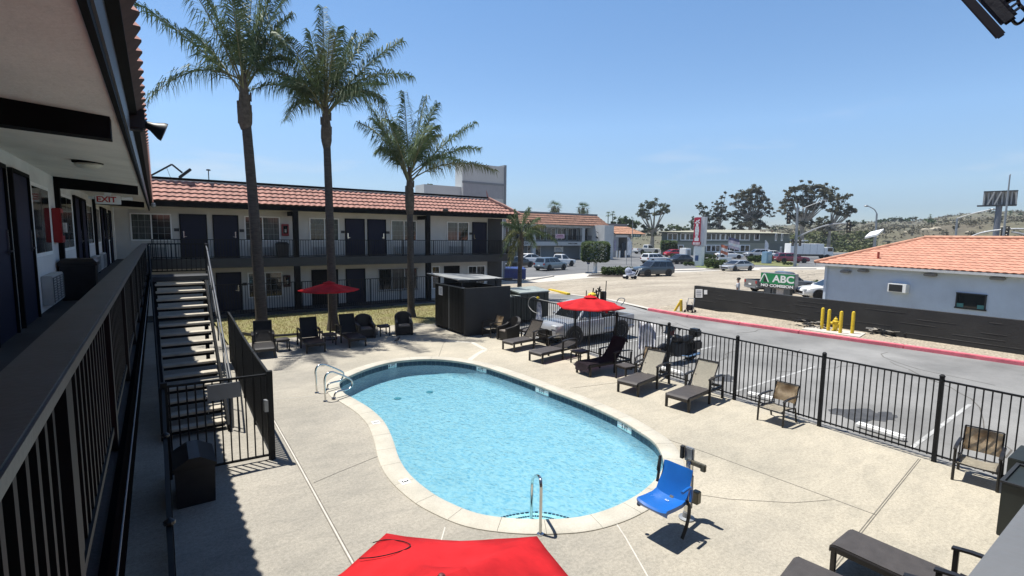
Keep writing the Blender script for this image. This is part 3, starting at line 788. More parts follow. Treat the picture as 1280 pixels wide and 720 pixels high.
t = small('exit_sign', 'white hanging sign with red EXIT letters under the left soffit', 'sign', (-.80, 14.0, 4.66))
MB().cbox((0, 0, -.06), (.44, .045, .19)).build('sign_box', MT['white'], t, bevel=.008)
text_mb('EXIT', .165, frame((-.03, -.0245, -.06), (1, 0, 0), (0, 0, 1)), .002, bold=.004).build('lettering', MT['text_red'], t)
MB().cbox((0, 0, .10), (.12, .05, .13)).build('bracket', MT['white'], t)
mb = MB(); mb.tube([(.23, 0, -.02), (.42, 0, -.02)], .035, 8); mb.tube([(-.23, 0, -.02), (-.33, 0, -.02)], .035, 8); mb.build('lamp_head', MT['white'], t)
t = small('ceiling_light', 'flat round ceiling light under the left walkway soffit', 'ceiling light', (-.68, 8.75, 4.845))
MB().lathe([(.0, .02), (.17, .02), (.17, -.015), (.15, -.03)], seg=24).build('base', MT['black_trim'], t, smooth=True)
MB().lathe([(.15, -.031), (.155, -.05), (.10, -.085), (0, -.09)], seg=24).build('diffuser', mat('opal_glass', (.6, .58, .5), .4, var=.03), t, smooth=True)
a, b_ = AX(166, 122, -.12), AX(172, 147, -.12)
t = small('flood_lamp', 'black horn shaped flood lamp on the left roof edge', 'flood lamp', (-.15, 6.3, 5.06))
MB().cbox((.05, 0, -.02), (.14, .16, .22)).build('mount', MT['black'], t, bevel=.02)
MB().lathe([(.03, 0), (.045, .08), (.09, .16), (.095, .19), (.085, .19)], (.10, 0, -.05), 14, Matrix.Rotation(R(112), 3, 'Y')).build('horn', MT['black'], t, smooth=True)
mb = MB(); mb.tube(smooth_path([(0, .02, .1), (.08, .03, .26), (.04, .1, .45)], 5), .008, 6); mb.build('cable', MT['black'], t)

# ================================================================== FAR WING
FE, FW = 26.8, 28.1
fwg = thing('motel_wing', 'two storey motel wing across the lawn with pink tiled roof and navy doors', 'building', (9, FW, 0))
mb = MB(); mb.box(WX+.002, FW, -.1, 18.95, 35, 5.05); mb.build('wall', MT['stucco'], fwg, world=True)
mb = MB(); mb.box(WX+.002, FE+.02, 2.30, 19.03, FW-.001, FL-.004); mb.build('walkway_slab', MT['walk'], fwg, world=True)
mb = MB(); mb.box(-.19, FE-.025, 2.26, 19.08, FE+.018, FL+.01); mb.build('slab_edge', mat('slate_slab_edge', (.018, .022, .025), .5, var=.2), fwg, world=True)
mb = MB(); mb.box(WX+.002, FE-.3, -.12, 13.2, FW-.001, .06); mb.build('ground_walkway', MT['walk'], fwg, world=True)
mb = MB(); mb.box(-.137, FE+.02, 5.0, 19.2, FW-.001, 5.05); mb.build('soffit', MT['soffit'], fwg, world=True)
mb = MB(); mb.box(-.135, FE-.06, 5.0, 19.30, FE+.018, 5.235); mb.box(19.22, FE+.02, 5.0, 19.30, 34, 5.235); mb.build('fascia', MT['black_trim'], fwg, world=True)
mb = tile_roof(MB(), (-.135, FE-.12, 5.24), (19.38, FE-.12, 5.24), (-.135, FE+.72, 6.16), (17.55, FE+.72, 6.16), .28, 5, amp=.045, lift=.055)
tile_roof(mb, (19.38, FE-.12, 5.24), (19.38, 34.5, 5.24), (17.55, FE+.72, 6.16), (17.55, 33.5, 6.16), .28, 5, amp=.045, lift=.055)
mb.build('roof_tiles', (MT['tile'], MT['tile_row_shade']), fwg, world=True, smooth=True)
mb = MB(); mb.tube([(19.42, FE-.14, 5.28), (18.5, FE+.28, 5.78), (17.5, FE+.74, 6.26)], .10, 10); mb.build('hip_ridge', mat('pale_ridge_tile', (.50, .27, .21), .8, var=.2), fwg, world=True, smooth=True)
mb = MB(); mb.tube([(17.5, FE+.72, 6.22), (17.42, FE+.72, 6.5), (17.36, FE+.72, 6.75)], [.05, .035, .01], 8); mb.build('finial', mat('finial_pink', (.42, .16, .14), .7, var=.2), fwg, world=True)
mb = MB(); mb.box(-1.0, FE+.73, 5.06, 17.5, 33.4, 6.16); mb.build('roof_core', MT['charcoal'], fwg, world=True)
mb = MB(); mb.box(-1.0, FE+.70, 6.165, 17.52, FE+.86, 6.225); mb.build('parapet_flashing', MT['white'], fwg, world=True)
mb = MB(); mb.box(-1.0, FE+.66, 6.23, 17.55, FE+.90, 6.33); mb.build('parapet_cap', MT['black_trim'], fwg, world=True)
UX = (1, 0, 0); NY = (0, -1, 0)
for x, h in ((.97, 1), (2.30, 1), (8.59, -1), (9.84, 1), (16.71, -1)):
    door(fwg, (x, FW, FL), UX, NY, w=1.0, h=2.0, handle_side=-1 if h == 1 and x < 1 else h)
for x, w in ((-.85, 1.42), (3.66, 1.52), (6.72, 1.44), (11.24, 1.5), (14.88, 1.46)):
    window(fwg, (x, FW, FL+.86), UX, NY, w, 1.12, cols=3, rows=4, curt=(0,) if x not in (3.66, 6.72) else (1,))
    ac_unit(fwg, (x+.15, FW, FL+.10), UX, NY)
for x, h, m in ((2.32, 1, MT['navy']), (6.75, 1, MT['black_trim']), (8.57, -1, MT['navy']), (14.68, 1, MT['black_trim'])):
    door(fwg, (x, FW, .06), UX, NY, w=1.0 if x != 6.75 else 1.3, h=1.85, m=m, handle_side=h)
window(fwg, (3.70, FW, .68), UX, NY, 1.5, 1.18, cols=3, rows=4)
window(fwg, (10.42, FW, .68), UX, NY, 2.35, 1.18, split=3, cols=2, rows=1, grille=True, curt=(1,))
window(fwg, (13.82, FW, .62), UX, NY, .45, 1.3, split=1, cols=2, rows=4)
window(fwg, (16.4, FW, .75), UX, NY, 1.2, 1.12, cols=2, rows=3)
# small plaques by the doors
for x, z in ((.80, 4.0), (3.48, 4.0), (8.42, 4.0), (11.0, 4.0), (16.55, 4.0), (3.5, 1.35)):
    mb = MB(); mb.box(x-.1, FW-.03, z-.07, x+.1, FW+.01, z+.07); mb.build('room_plaque', MT['black'], fwg, world=True)
for x in (5.74, 12.98):
    mb = MB(); mb.box(x-.12, FE+.03, FL, x+.12, FE+.27, 4.999); mb.build('post', MT['black_trim'], fwg, world=True)
    mb = MB(); mb.box(x-.14, FE+.28, 4.78, x+.14, FW-.002, 4.999); mb.build('beam', MT['black_trim'], fwg, world=True)
    mb = MB(); mb.box(x-.13, FE-.02, .0, x+.13, FE+.24, 2.258); mb.build('post', MT['black_trim'], fwg, world=True)
mb = MB(); mb.box(17.85, FW-.05, -.1, 18.96, FW+.002, 5.0); mb.build('end_panel', MT['charcoal'], fwg, world=True)
mb = MB(); mb.box(18.97, FE+.05, 2.7, 19.05, FE+.13, 4.999); mb.build('corner_post', MT['white_frame'], fwg, world=True)
r2 = railing_mb((-.15, FE), (19.04, FE), FL, .90, gap=.125, post=1.83, last=True); r2.build('railing', MT['rail_black'], fwg, world=True)
r2 = railing_mb((19.04, FE), (19.04, FW), FL, .90, gap=.125, post=1.3, first=False); r2.build('railing', MT['rail_black'], fwg, world=True)
# ground floor fence in front of the rooms
gf = thing('picket_fence', 'long black ground floor fence in front of the far wing rooms', 'fence', (7, FE-.1, 0))
for x0, x1 in ((1.9, 5.6), (5.88, 9.4), (9.4, 12.9)):
    railing_mb((x0, FE-.12), (x1, FE-.12), .0, 1.5, gap=.115, post=1.8, first=True, last=x1 > 12).build('fence_panel', MT['rail_black'], gf, world=True)
cabinet((5.46, FW, 4.06), UX, NY, 'dark red fire cabinet upstairs on the far wing beside the post')
cabinet((5.46, FW, 1.42), UX, NY, 'dark red fire cabinet downstairs on the far wing near the arched window', red=False)
t = small('trash_bin', 'black bin upstairs on the far walkway beside the post', 'bin', (5.2, FE+.75, FL))
MB().loft([[(x*s, y*s, z) for x, y in ((-.27, -.25), (.27, -.25), (.27, .25), (-.27, .25))] for z, s in ((0, .92), (.62, 1.0))]).build('bin_body', MT['trash'], t, bevel=.02)
MB().loft([[(x*s, y*s, z) for x, y in ((-.28, -.26), (.28, -.26), (.28, .26), (-.28, .26))] for z, s in ((.622, 1.0), (.68, 1.0), (.76, .7))]).build('lid', MT['black'], t)
# roof edge flood lamp on an angled arm, vent stub
t = small('roof_flood_lamp', 'black flood lamp on a bent arm on the far roof edge', 'flood lamp', (-.05, FE+.78, 6.33))
mb = MB(); mb.bar((0, 0, .02), (.80, 0, .58), .07); mb.bar((.80, 0, .58), (1.18, 0, .24), .07); mb.build('arm', MT['black'], t)
MB().cbox((1.28, 0, .22), (.62, .30, .12), Matrix.Rotation(R(-42), 3, 'Y')).build('lamp_head', MT['black'], t, bevel=.02)
mb = MB(); mb.tube([(0, 0, .02), (-.35, -.1, .45), (-.5, -.1, .5)], .014, 6); mb.tube([(.6, 0, .42), (.72, 0, .0)], .008, 5); mb.build('cable', MT['black'], t)
t = small('roof_vent', 'thin capped vent pipe on the far roof edge', 'vent pipe', (2.15, FE+.78, 6.33))
mb = MB(); mb.tube([(0, 0, 0), (0, 0, .42)], .02, 8); mb.lathe([(0, .42), (.09, .42), (.09, .47), (0, .49)], seg=10); mb.build('vent_pipe', MT['black'], t)
t = small('roof_flood_lamp', 'small black flood lamp on the far roof edge over the right windows', 'flood lamp', (13.9, FE-.2, 5.34))
MB().cbox((0, 0, .02), (.12, .12, .1)).build('mount', MT['black'], t); MB().cbox((0, -.1, -.02), (.30, .10, .16), Matrix.Rotation(R(25), 3, 'X')).build('lamp_head', MT['black'], t)
t = small('security_camera', 'small pale dome camera under the roof corner', 'camera', (-.02, FE-.12, 5.02))
MB().ball((0, 0, 0), .10).build('dome', mat('dome_grey', (.35, .36, .36), .2, var=.1), t, smooth=True); MB().cbox((0, .03, .09), (.14, .14, .05)).build('mount', MT['white'], t)

# ================================================================== NEAR WING (camera stands on its walkway)
nw = thing('motel_wing', 'near motel wing whose grey walkway rail cap crosses the bottom right corner', 'building', (6, -1.5, 0))
mb = MB(); mb.box(WX+.002, -1.5, 2.29, 13.4, .10, FL); mb.build('walkway_slab', MT['walk'], nw, world=True)
mb = MB(); mb.box(WX+.002, -8, -.1, 13.4, -1.502, 4.95); mb.build('wall', MT['stucco'], nw, world=True)
mb = MB(); mb.box(-.13, -1.5, 4.84, 13.4, .06, 4.90); mb.build('soffit', MT['soffit'], nw, world=True)
mb = MB(); mb.box(-.13, .062, 4.8, 13.4, .10, 5.02); mb.build('fascia', MT['black_trim'], nw, world=True)
mb = tile_roof(MB(), (13.4, .14, 5.02), (-.1, .14, 5.02), (13.4, -.7, 5.95), (-.1, -.7, 5.95), .28, 5, amp=.045, lift=.055); mb.build('roof_tiles', (MT['tile'], MT['tile_row_shade']), nw, world=True, smooth=True)
mb = MB(); mb.box(-.2, -.05, 3.545, 13.3, .13, 3.59); mb.build('rail_cap', MT['near_cap'], nw, world=True, bevel=.006)
railing_mb((-.2, .04), (13.3, .04), FL, .855, gap=.118, post=1.7).build('railing', MT['rail_black'], nw, world=True)
for x in (5.0, 11.5):
    mb = MB(); mb.box(x-.08, -.2, 0, x+.08, -.04, 2.288); mb.build('post', MT['black_trim'], nw, world=True)
# flood lamp hanging out from the near roof edge
D0 = 3.3
pa, pb = AD(1196, -16, D0), AD(1251, 45, D0-.02)
pc = AD(1262, 28, D0+.1); pd_ = AD(1236, -2, D0+.1)
cen = (pa+pb)/2; axl = (pb-pa).normalized(); vdir = (cen-CAMP).normalized(); nrm_ = axl.cross(vdir).normalized()
t = thing('roof_flood_lamp', 'black flood lamp and bracket at the top right corner', 'flood lamp', cen, 0)
rt = Matrix((axl, vdir, nrm_)).transposed()
side = 1 if (pc-cen).dot(nrm_) > 0 else -1
MB().cbox((0, 0, 0), ((pb-pa).length, .24, .035), rt).build('lens_frame', MT['black'], t, bevel=.006)
MB().cbox(nrm_*side*.052+axl*.03, ((pb-pa).length*.62, .20, .06), rt).build('lamp_body', MT['charcoal'], t, bevel=.012)
mb = MB()
for k in range(6): mb.cbox(nrm_*side*.09+axl*(-.02+k*.024), (.008, .18, .035), rt)
mb.build('cooling_fins', MT['black'], t)
aj = nrm_*side*.10+axl*.04; wallp = Vector((3.25, .06, 5.02))-cen
mb = MB(); mb.bar(aj, AD(1272, -14, D0+.05)-cen, .035); mb.bar(AD(1272, -14, D0+.05)-cen, wallp, .035); mb.build('bracket', MT['black'], t)
mb = MB(); mb.tube(smooth_path([nrm_*side*.06+axl*.12, AD(1272, 30, D0)-cen, AD(1284, 18, D0)-cen, AD(1290, -10, D0)-cen, wallp+Vector((.1, 0, 0))], 6), .007, 6); mb.build('cable', MT['black'], t)

# ================================================================== STAIRS AND POOL GATE
st = thing('staircase', 'open steel staircase with pale concrete treads down from the left walkway', 'stairs', (.5, 14, 0))
NT = 15; y0, y1 = 11.35, 16.55; zt0, zt1 = .18, 2.52
treadm = mat('concrete_tread', (.42, .38, .31), .9, var=.2, scale=3, bump=.4, bscale=50)
for i in range(NT):
    f = i/(NT-1); y = lerp(y0, y1, f); z = lerp(zt0, zt1, f)
    xl = lerp(-.03, -.14, f); xr = lerp(1.00, 1.10, f)
    mb = MB(); mb.box(xl+.05, y-.115, z-.05, xr-.05, y+.115, z); tr_o = mb.build('tread', treadm, st, world=True, bevel=.008)
    mb = MB(); mb.box(xl+.06, y-.105, z-.105, xr-.06, y+.10, z-.052); mb.build('tread_gap_shade', MT['black_trim'], tr_o, world=True)  # dark box added to stand for the shade in the gap below
for s, (xa, xb) in ((0, (-.02, -.13)), (1, (1.0, 1.10))):
    mb = MB(); mb.bar((xa, y0-.25, zt0-.14), (xb, y1+.25, zt1-.06), .05, .24); mb.build('stringer', MT['black_trim'], st, world=True)
mb = MB(); mb.box(-.20, 16.78, 2.55, 1.22, 17.75, FL); mb.build('landing', MT['walk'], st, world=True)
for x in (-.1, 1.12):
    mb = MB(); mb.box(x-.05, 17.6, 0, x+.05, 17.7, 2.549); mb.build('post', MT['black_trim'], st, world=True)
railing_mb((-.2, 17.7), (1.2, 17.7), FL, .9, gap=.12, post=1.4).build('landing_rail', MT['rail_black'], st, world=True)
railing_mb((1.2, 16.85), (1.2, 17.65), FL, .9, gap=.12, post=.8).build('landing_rail', MT['rail_black'], st, world=True)
for x0_, x1_, nm in ((1.07, 1.17, 'r'), (-.09, -.17, 'l')):
    mb = MB()
    mb.tube([(x0_, y0-.25, .05), (x0_, y0-.25, zt0+.86), (x1_, y1+.1, zt1+.92), (x1_, y1+.35, zt1+1.0)], .020, 8)
    mb.tube([(x0_, y0-.2, zt0+.44), (x1_, y1+.1, zt1+.5)], .016, 8)
    for i in range(5):
        f = i/4; mb.tube([(lerp(x0_, x1_, f), lerp(y0, y1, f), lerp(zt0, zt1, f)-.05), (lerp(x0_, x1_, f), lerp(y0, y1, f), lerp(zt0, zt1, f)+.9)], .018, 6)
    mb.build('handrail', MT['steel_rail'] if nm == 'r' else MT['rail_black'], st, world=True, smooth=True)

pf = thing('pool_fence', 'black picket gate and fence closing off the staircase beside the pool deck', 'fence', (1.47, 9.27, 0))
railing_mb((-.02, 9.40), (1.44, 9.30), .0, 1.53, gap=.118, post=1.5, bottom=.08, pw=.05).build('gate_panel', MT['rail_black'], pf, world=True)
gp_ = [(1.47, 9.28), (1.50, 11.2), (1.55, 13.2), (1.62, 15.2), (1.68, 17.2)]
for a, b in zip(gp_, gp_[1:]):
    railing_mb(a, b, .0, 1.53, gap=.105, post=3, bottom=.08, first=True, last=(b == gp_[-1]), pw=.06, r=.014).build('fence_panel', MT['rail_black'], pf, world=True)
for x, y in ((-.02, 9.40), (1.47, 9.28)):
    mb = MB(); mb.box(x-.045, y-.045, 0, x+.045, y+.045, 1.58); mb.build('post', MT['rail_black'], pf, world=True)
mb = MB(); mb.box(.55, 9.29, 1.20, 1.02, 9.31, 1.46); mb.box(.55, 9.285, 1.0, .56, 9.3, 1.2); mb.build('sign_plate', mat('grey_sign_plate', (.16, .17, .18), .5, var=.1), pf, world=True)
mb = MB(); mb.cbox((1.40, 9.27, .98), (.06, .10, .20)); mb.build('latch', MT['galv'], pf, world=True)
nf = thing('pool_fence', 'black picket fence seen from above along the left walkway edge', 'fence', (-.03, 6, 0))
ys = [9.34, 7.1, 4.9, 2.7, .5]
for a, b in zip(ys, ys[1:]):
    railing_mb((-.03, a), (-.03, b), 0, 1.5, gap=.118, post=2.2, bottom=.08, first=False, pw=.05).build('fence_panel', MT['rail_black'], nf, world=True)
    MB().lathe([(0, 1.505), (.045, 1.505), (.045, 1.53), (0, 1.56)], (-.03, b, 0), 10).build('post_cap', MT['black'], nf, world=True)
t = small('trash_bin', 'tall black trash bin with a peaked lid beside the pool gate', 'bin', (.29, 8.6, 0))
MB().loft([[(x*s, y*s, z) for x, y in ((-.25, -.36), (.25, -.36), (.25, .36), (-.25, .36))] for z, s in ((0, .94), (.56, 1.0))]).build('bin_body', MT['trash'], t, bevel=.02)
MB().loft([[(x*sx, y*sy, z) for x, y in ((-.27, -.38), (.27, -.38), (.27, .38), (-.27, .38))] for z, sx, sy in ((.562, 1, 1), (.60, 1, 1), (.72, .25, .97))]).build('lid', MT['black'], t, bevel=.012)
# ================================================================== POOL FENCE (right)
rf = thing('pool_fence', 'long black picket fence between the pool deck and the parking bays', 'fence', (11.3, 6, 0))
fpts = [(11.74, 16.70), (11.72, 14.7), (11.66, 12.7), (11.56, 10.7), (11.47, 8.68), (11.36, 6.60), (11.26, 4.62), (11.18, 2.67), (11.05, .65), (10.9, -1.4)]
for i, (a, b) in enumerate(zip(fpts, fpts[1:])):
    A, B = Vector((*a, 0)), Vector((*b, 0)); d = (B-A); L = d.length; d.normalize()
    A2, B2 = A+d*.03, B-d*.03
    mb = MB(); mb.bar((A2.x, A2.y, 1.49), (B2.x, B2.y, 1.49), .032, .032); mb.bar((A2.x, A2.y, .13), (B2.x, B2.y, .13), .028, .028)
    npk = 18
    for k in range(1, npk):
        c = A+d*(L*k/npk); mb.bar((c.x, c.y, .10), (c.x, c.y, 1.49), .017, .017, up=d)
    mb.build('fence_panel', MT['rail_black'], rf, world=True)
    mb = MB(); mb.bar((b[0], b[1], 0), (b[0], b[1], 1.56), .062, .062, up=d); mb.lathe([(0, 1.56), (.045, 1.56), (.045, 1.575), (.02, 1.60), (0, 1.605)], (b[0], b[1], 0), 8)
    mb.build('post', MT['rail_black'], rf, world=True)

# ================================================================== LOUNGERS
def lounger(label, loc, rotz, back=55, seat=None, backm=None, W=.56, hinge=1.0, towel=False, arms=True, blen=.72):
    t = thing('sun_lounger', label, 'sun lounger', (*loc, 0), rotz, 'sun loungers around the pool')
    h = .335; hw = W/2; L = 1.66; seat = seat or MT['lounge_top']; backm = backm or seat
    mb = MB()
    for s in (-1, 1): mb.box(s*hw-.022, .02, h-.075, s*hw+.022, L, h-.012)
    mb.box(-hw+.023, .02, h-.075, hw-.023, .06, h-.012); mb.box(-hw+.023, L-.05, h-.075, hw-.023, L, h-.012)
    mb.build('frame', MT['wicker_frame'], t, bevel=.006)
    # seat sling with a rolled lip
    prof = [(-.035, h-.085), (-.03, h-.03), (.0, h-.002), (.06, h+.008), (.5, h+.003), (hinge, h+.004)]
    mb = MB()
    mb.loft([[(-hw+.012, y, z) for y, z in prof]+[(-hw+.012, y+.012, z-.02) for y, z in prof[::-1]], [(hw-.012, y, z) for y, z in prof]+[(hw-.012, y+.012, z-.02) for y, z in prof[::-1]]])
    mb.build('seat', seat, t, smooth=True)
    a = R(back); bl = blen
    bp_ = []
    for k in range(7):
        f = k/6; s_ = bl*f; sag = -.03*math.sin(PI*f)
        bp_.append((hinge+.01+s_*math.cos(a)-sag*math.sin(a), h+.01+s_*math.sin(a)+sag*math.cos(a)))
    mb = MB()
    rows = []
    for x in (-hw+.02, -hw*.4, hw*.4, hw-.02):
        rows.append([(x, y, z) for y, z in bp_])
    mb.grid(rows)
    n0 = len(mb.bm.faces)
    r_ = bmesh.ops.solidify(mb.bm, geom=mb.bm.faces[:], thickness=.022)
    bk = mb.build('backrest', backm, t, smooth=True)
    mb = MB()
    for s in (-1, 1): mb.tube([(s*(hw-.012), y-.012, z) for y, z in bp_], .016, 6)
    mb.tube([(-hw+.012, bp_[-1][0]-.012, bp_[-1][1]), (hw-.012, bp_[-1][0]-.012, bp_[-1][1])], .016, 6)
    mb.build('back_frame', MT['wicker_frame'], t, smooth=True)
    for s in (-1, 1):
        mb = MB(); mb.box(s*hw-.026, .0, 0, s*hw+.026, .052, h-.01); mb.build('leg', MT['wicker_frame'], t, bevel=.005)
    if back > 20:
        y_ = hinge+.45*bl*math.cos(a); z_ = h+.45*bl*math.sin(a)
        mb = MB()
        for s in (-1, 1): mb.tube([(s*hw*.7, y_, z_), (s*hw*.7, min(L-.05, y_+.22), h-.04)], .011, 5)
        mb.build('back_prop', MT['wicker_frame'], t)
    if arms:
        for s in (-1, 1):
            x = s*(hw+.03); ya = hinge-.06; yb = L-.05
            mb = MB(); mb.box(x-.024, ya-.024, 0, x+.024, ya+.024, .575); mb.build('arm_post', MT['wicker_frame'], t, bevel=.004)
            mb = MB(); mb.loft([[(x-.026, y-.03, 0), (x+.026, y-.03, 0), (x+.026, y+.03, 0), (x-.026, y+.03, 0)] if z == 0 else [(x-.022, y-.024, z), (x+.022, y-.024, z), (x+.022, y+.024, z), (x-.022, y+.024, z)] for y, z in ((yb+.01, 0), (yb-.015, .3), (yb, .555))]); mb.build('rear_leg', MT['wicker_frame'], t)
            mb = MB(); pr = [(ya-.04, .575), (ya+.12, .600), ((ya+yb)/2, .606), (yb-.05, .590), (yb+.03, .565)]
            mb.loft([[(x-.034, y, z), (x+.034, y, z), (x+.034, y, z+.026), (x-.034, y, z+.026)] for y, z in pr]); mb.build('armrest', MT['wicker_frame'], t, bevel=.004)
            mb = MB(); mb.bar((x, ya, .30), (x, yb, .28), .03, .035); mb.build('side_rail', MT['wicker_frame'], t)
    if towel:
        tw = MT['towel_dark']
        pr = [(-.05, .12), (-.05, h-.02), (-.01, h+.016), (.3, h+.020), (hinge*.55, h+.010), (hinge-.05, h+.028), (hinge+.02, h+.05)] + [(y-.024*math.sin(a)-.004, z+.024*math.cos(a)) for y, z in bp_[1:]] + [(bp_[-1][0]+.02, bp_[-1][1]+.03), (bp_[-1][0]+.07, bp_[-1][1]-.1)]
        rows = [[(x+.01*math.sin(9*y), y, z+.006*math.sin(7*x+11*y)) for y, z in pr] for x in (-hw+.01, -hw*.5, 0, hw*.5, hw-.01)]
        mb = MB(); mb.grid(rows); bmesh.ops.solidify(mb.bm, geom=mb.bm.faces[:], thickness=.008)
        o = mb.xf(t.matrix_basis.copy()).build('towel', tw, smooth='all'); tag(o, 'dark aubergine towel spread over a lounger by the fence', 'towel')
    return t
WK = MT['wicker_dark']
lounger('dark lounger nearest the pool gate, under the first palm trunk', (2.60, 17.05), R(-7), 66, WK, WK)
lounger('dark upright lounger between two side tables under the far red parasol', (4.13, 17.0), R(-3), 64, WK, WK)
lounger('dark upright lounger just left of the two wicker tub chairs', (5.55, 17.1), R(-1), 62, WK, WK)
lounger('dark brown lounger with a raised grey back beside the black shed', (9.65, 13.85), R(-82), 52, backm=mat('grey_brown_back_sling', (.10, .085, .070), .65, var=.15, scale=12, bump=.4, bscale=150, fine=.15))
lounger('flat dark lounger with its back lowered under the red parasol by the fence', (9.48, 12.1), R(-82), 9)
lounger('dark lounger covered by an aubergine towel near the fence', (9.75, 10.25), R(-92), 54, towel=True)
lounger('lounger with pale woven back between the towel lounger and another pale one', (9.47, 8.33), R(-79), 50, backm=MT['sling_light'])
lounger('lounger with pale woven back beside the lone sling armchair', (9.58, 6.94), R(-83), 54, backm=MT['sling_light'])
lounger('flat dark lounger at bottom right showing its foot end and an armrest', (6.66, 2.38), R(181), 4, hinge=1.05)
lounger('dark lounger at the bottom edge, mostly cut off by the frame', (5.53, 2.46), R(189), 5, hinge=1.05)

# ================================================================== CHAIRS, TABLES
def sling_chair(label, loc, rotz, tone=None):
    t = thing('sling_armchair', label, 'armchair', (*loc, 0), rotz, 'tan sling armchairs by the fence')
    hw = .27; D = .50; m = MT['wicker_frame']
    for s in (-1, 1):
        mb = MB(); mb.tube([(s*hw, -.01, 0), (s*hw, .0, .30), (s*hw, .02, .545)], .021, 8); mb.build('leg', m, t, smooth=True)
        mb = MB(); mb.tube([(s*hw, D+.07, 0), (s*hw, D-.02, .33)], .020, 8); mb.build('leg', m, t, smooth=True)
        mb = MB(); mb.loft([[(s*hw-.024, y, z), (s*hw+.024, y, z), (s*hw+.024, y, z+.022), (s*hw-.024, y, z+.022)] for y, z in ((-.03, .525), (.05, .552), (.2, .565), (D+.04, .560))]); mb.build('armrest', m, t)
    fr = MB()
    for s in (-1, 1): fr.tube([(s*(hw-.03), -.02, .315), (s*(hw-.03), .10, .345), (s*(hw-.03), D-.04, .315), (s*(hw-.03), D+.03, .36), (s*(hw-.03), D+.16, .78)], .014, 7)
    fr.tube([(-hw+.03, D+.16, .78), (hw-.03, D+.16, .78)], .012, 7); fr.tube([(-hw, -.01, .30), (hw, -.01, .30)], .011, 6); fr.tube([(-hw, D-.01, .30), (hw, D-.01, .30)], .011, 6)
    fr.build('frame', m, t, smooth=True)
    sl = tone or MT['sling_tan']
    def cloth(prof, sag, nm, mm):
        rows = []
        for k in range(7):
            x = lerp(-hw+.03, hw-.03, k/6); d_ = sag*(1-(2*k/6-1)**2)
            rows.append([(x, y+d_*ny, z-d_*nz_) for y, z, ny, nz_ in prof])
        mb = MB(); mb.grid(rows); bmesh.ops.solidify(mb.bm, geom=mb.bm.faces[:], thickness=.006); mb.build(nm, mm, t, smooth='all')
    cloth([(-.02, .325, 0, .3), (.1, .35, 0, 1), (.3, .335, 0, 1), (D-.05, .325, 0, 1)], .035, 'seat', mat('worn_seat_sling', (.42, .38, .30), .75, var=.2, scale=6, bump=.3, bscale=150) if 'seats' not in MT else MT['seats'])
    cloth([(D+.02, .40, 1, 0), (D+.08, .55, 1, 0), (D+.15, .765, .6, 0)], .03, 'backrest', sl)
    return t
MT['seats'] = mat('worn_seat_sling', (.42, .38, .30), .75, var=.2, scale=6, bump=.3, bscale=150)
sling_chair('tan sling armchair alone against the middle of the pool fence', (10.53, 5.28), R(-90))
sling_chair('tan sling armchair nearest the bottom right corner', (10.62, 2.0), R(-84))
sling_chair('tan sling armchair tucked behind a dark side table and a pale lounger', (10.92, 9.02), R(-70))
sling_chair('tan backed armchair half hidden against the black shed wall', (10.28, 16.22), R(-88))

def tub_chair(label, loc, rotz):
    t = thing('wicker_armchair', label, 'armchair', (*loc, 0), rotz, 'dark wicker tub chairs')
    hw = .33; D = .60
    for s in (-1, 1):
        mb = MB()
        x0, x1 = s*hw, s*(hw-.10)
        mb.loft([[(x0, y, .03), (x1, y, .03), (x1, y, z), (x0, y, z)] for y, z in ((.0, .50), (.2, .525), (.42, .56), (D, .66))])
        mb.build('arm_panel', WK, t, bevel=.02)
    mb = MB(); rows = []
    pts = []
    for k in range(13):
        a = PI*k/12; x = -math.cos(a)*hw; y = D-.06+math.sin(a)*.16; pts.append((x, y))
    outer = [(x, y) for x, y in pts]; inner = [(x*.82, y-.07) for x, y in pts]
    def top(k): return .66+.20*math.sin(PI*k/12)
    mb.loft([[(outer[k][0], outer[k][1], .03), (outer[k][0]*1.03, outer[k][1]+.05, top(k)), (inner[k][0], inner[k][1]+.04, top(k)), (inner[k][0], inner[k][1], .03)] for k in range(13)])
    mb.build('backrest', WK, t, smooth=True)
    mb = MB(); mb.box(-hw+.101, .03, .05, hw-.101, D-.05, .335); mb.build('seat_base', WK, t, bevel=.01)
    mb = MB(); mb.box(-hw+.105, .02, .337, hw-.105, D-.06, .385); mb.build('seat', mat('worn_wicker_seat', (.16, .14, .12), .6, var=.25, scale=12, bump=.4, bscale=90) if 'wseat' not in MT else MT['wseat'], t, bevel=.018)
    for sx in (-1, 1):
        for y in (.03, D-.02):
            mb = MB(); mb.cbox((sx*(hw-.04), y, .015), (.05, .05, .03)); mb.build('foot', MT['wicker_frame'], t)
MT['wseat'] = mat('worn_wicker_seat', (.16, .14, .12), .6, var=.25, scale=12, bump=.4, bscale=90)
tub_chair('dark wicker tub chair to the left of the side table with a blue towel', (6.30, 18.30), R(-6))
tub_chair('dark wicker tub chair to the right of the side table with a blue towel', (7.72, 18.13), R(-18))
tub_chair('dark wicker tub chair in front of the black shed wall', (10.38, 15.33), R(-88))

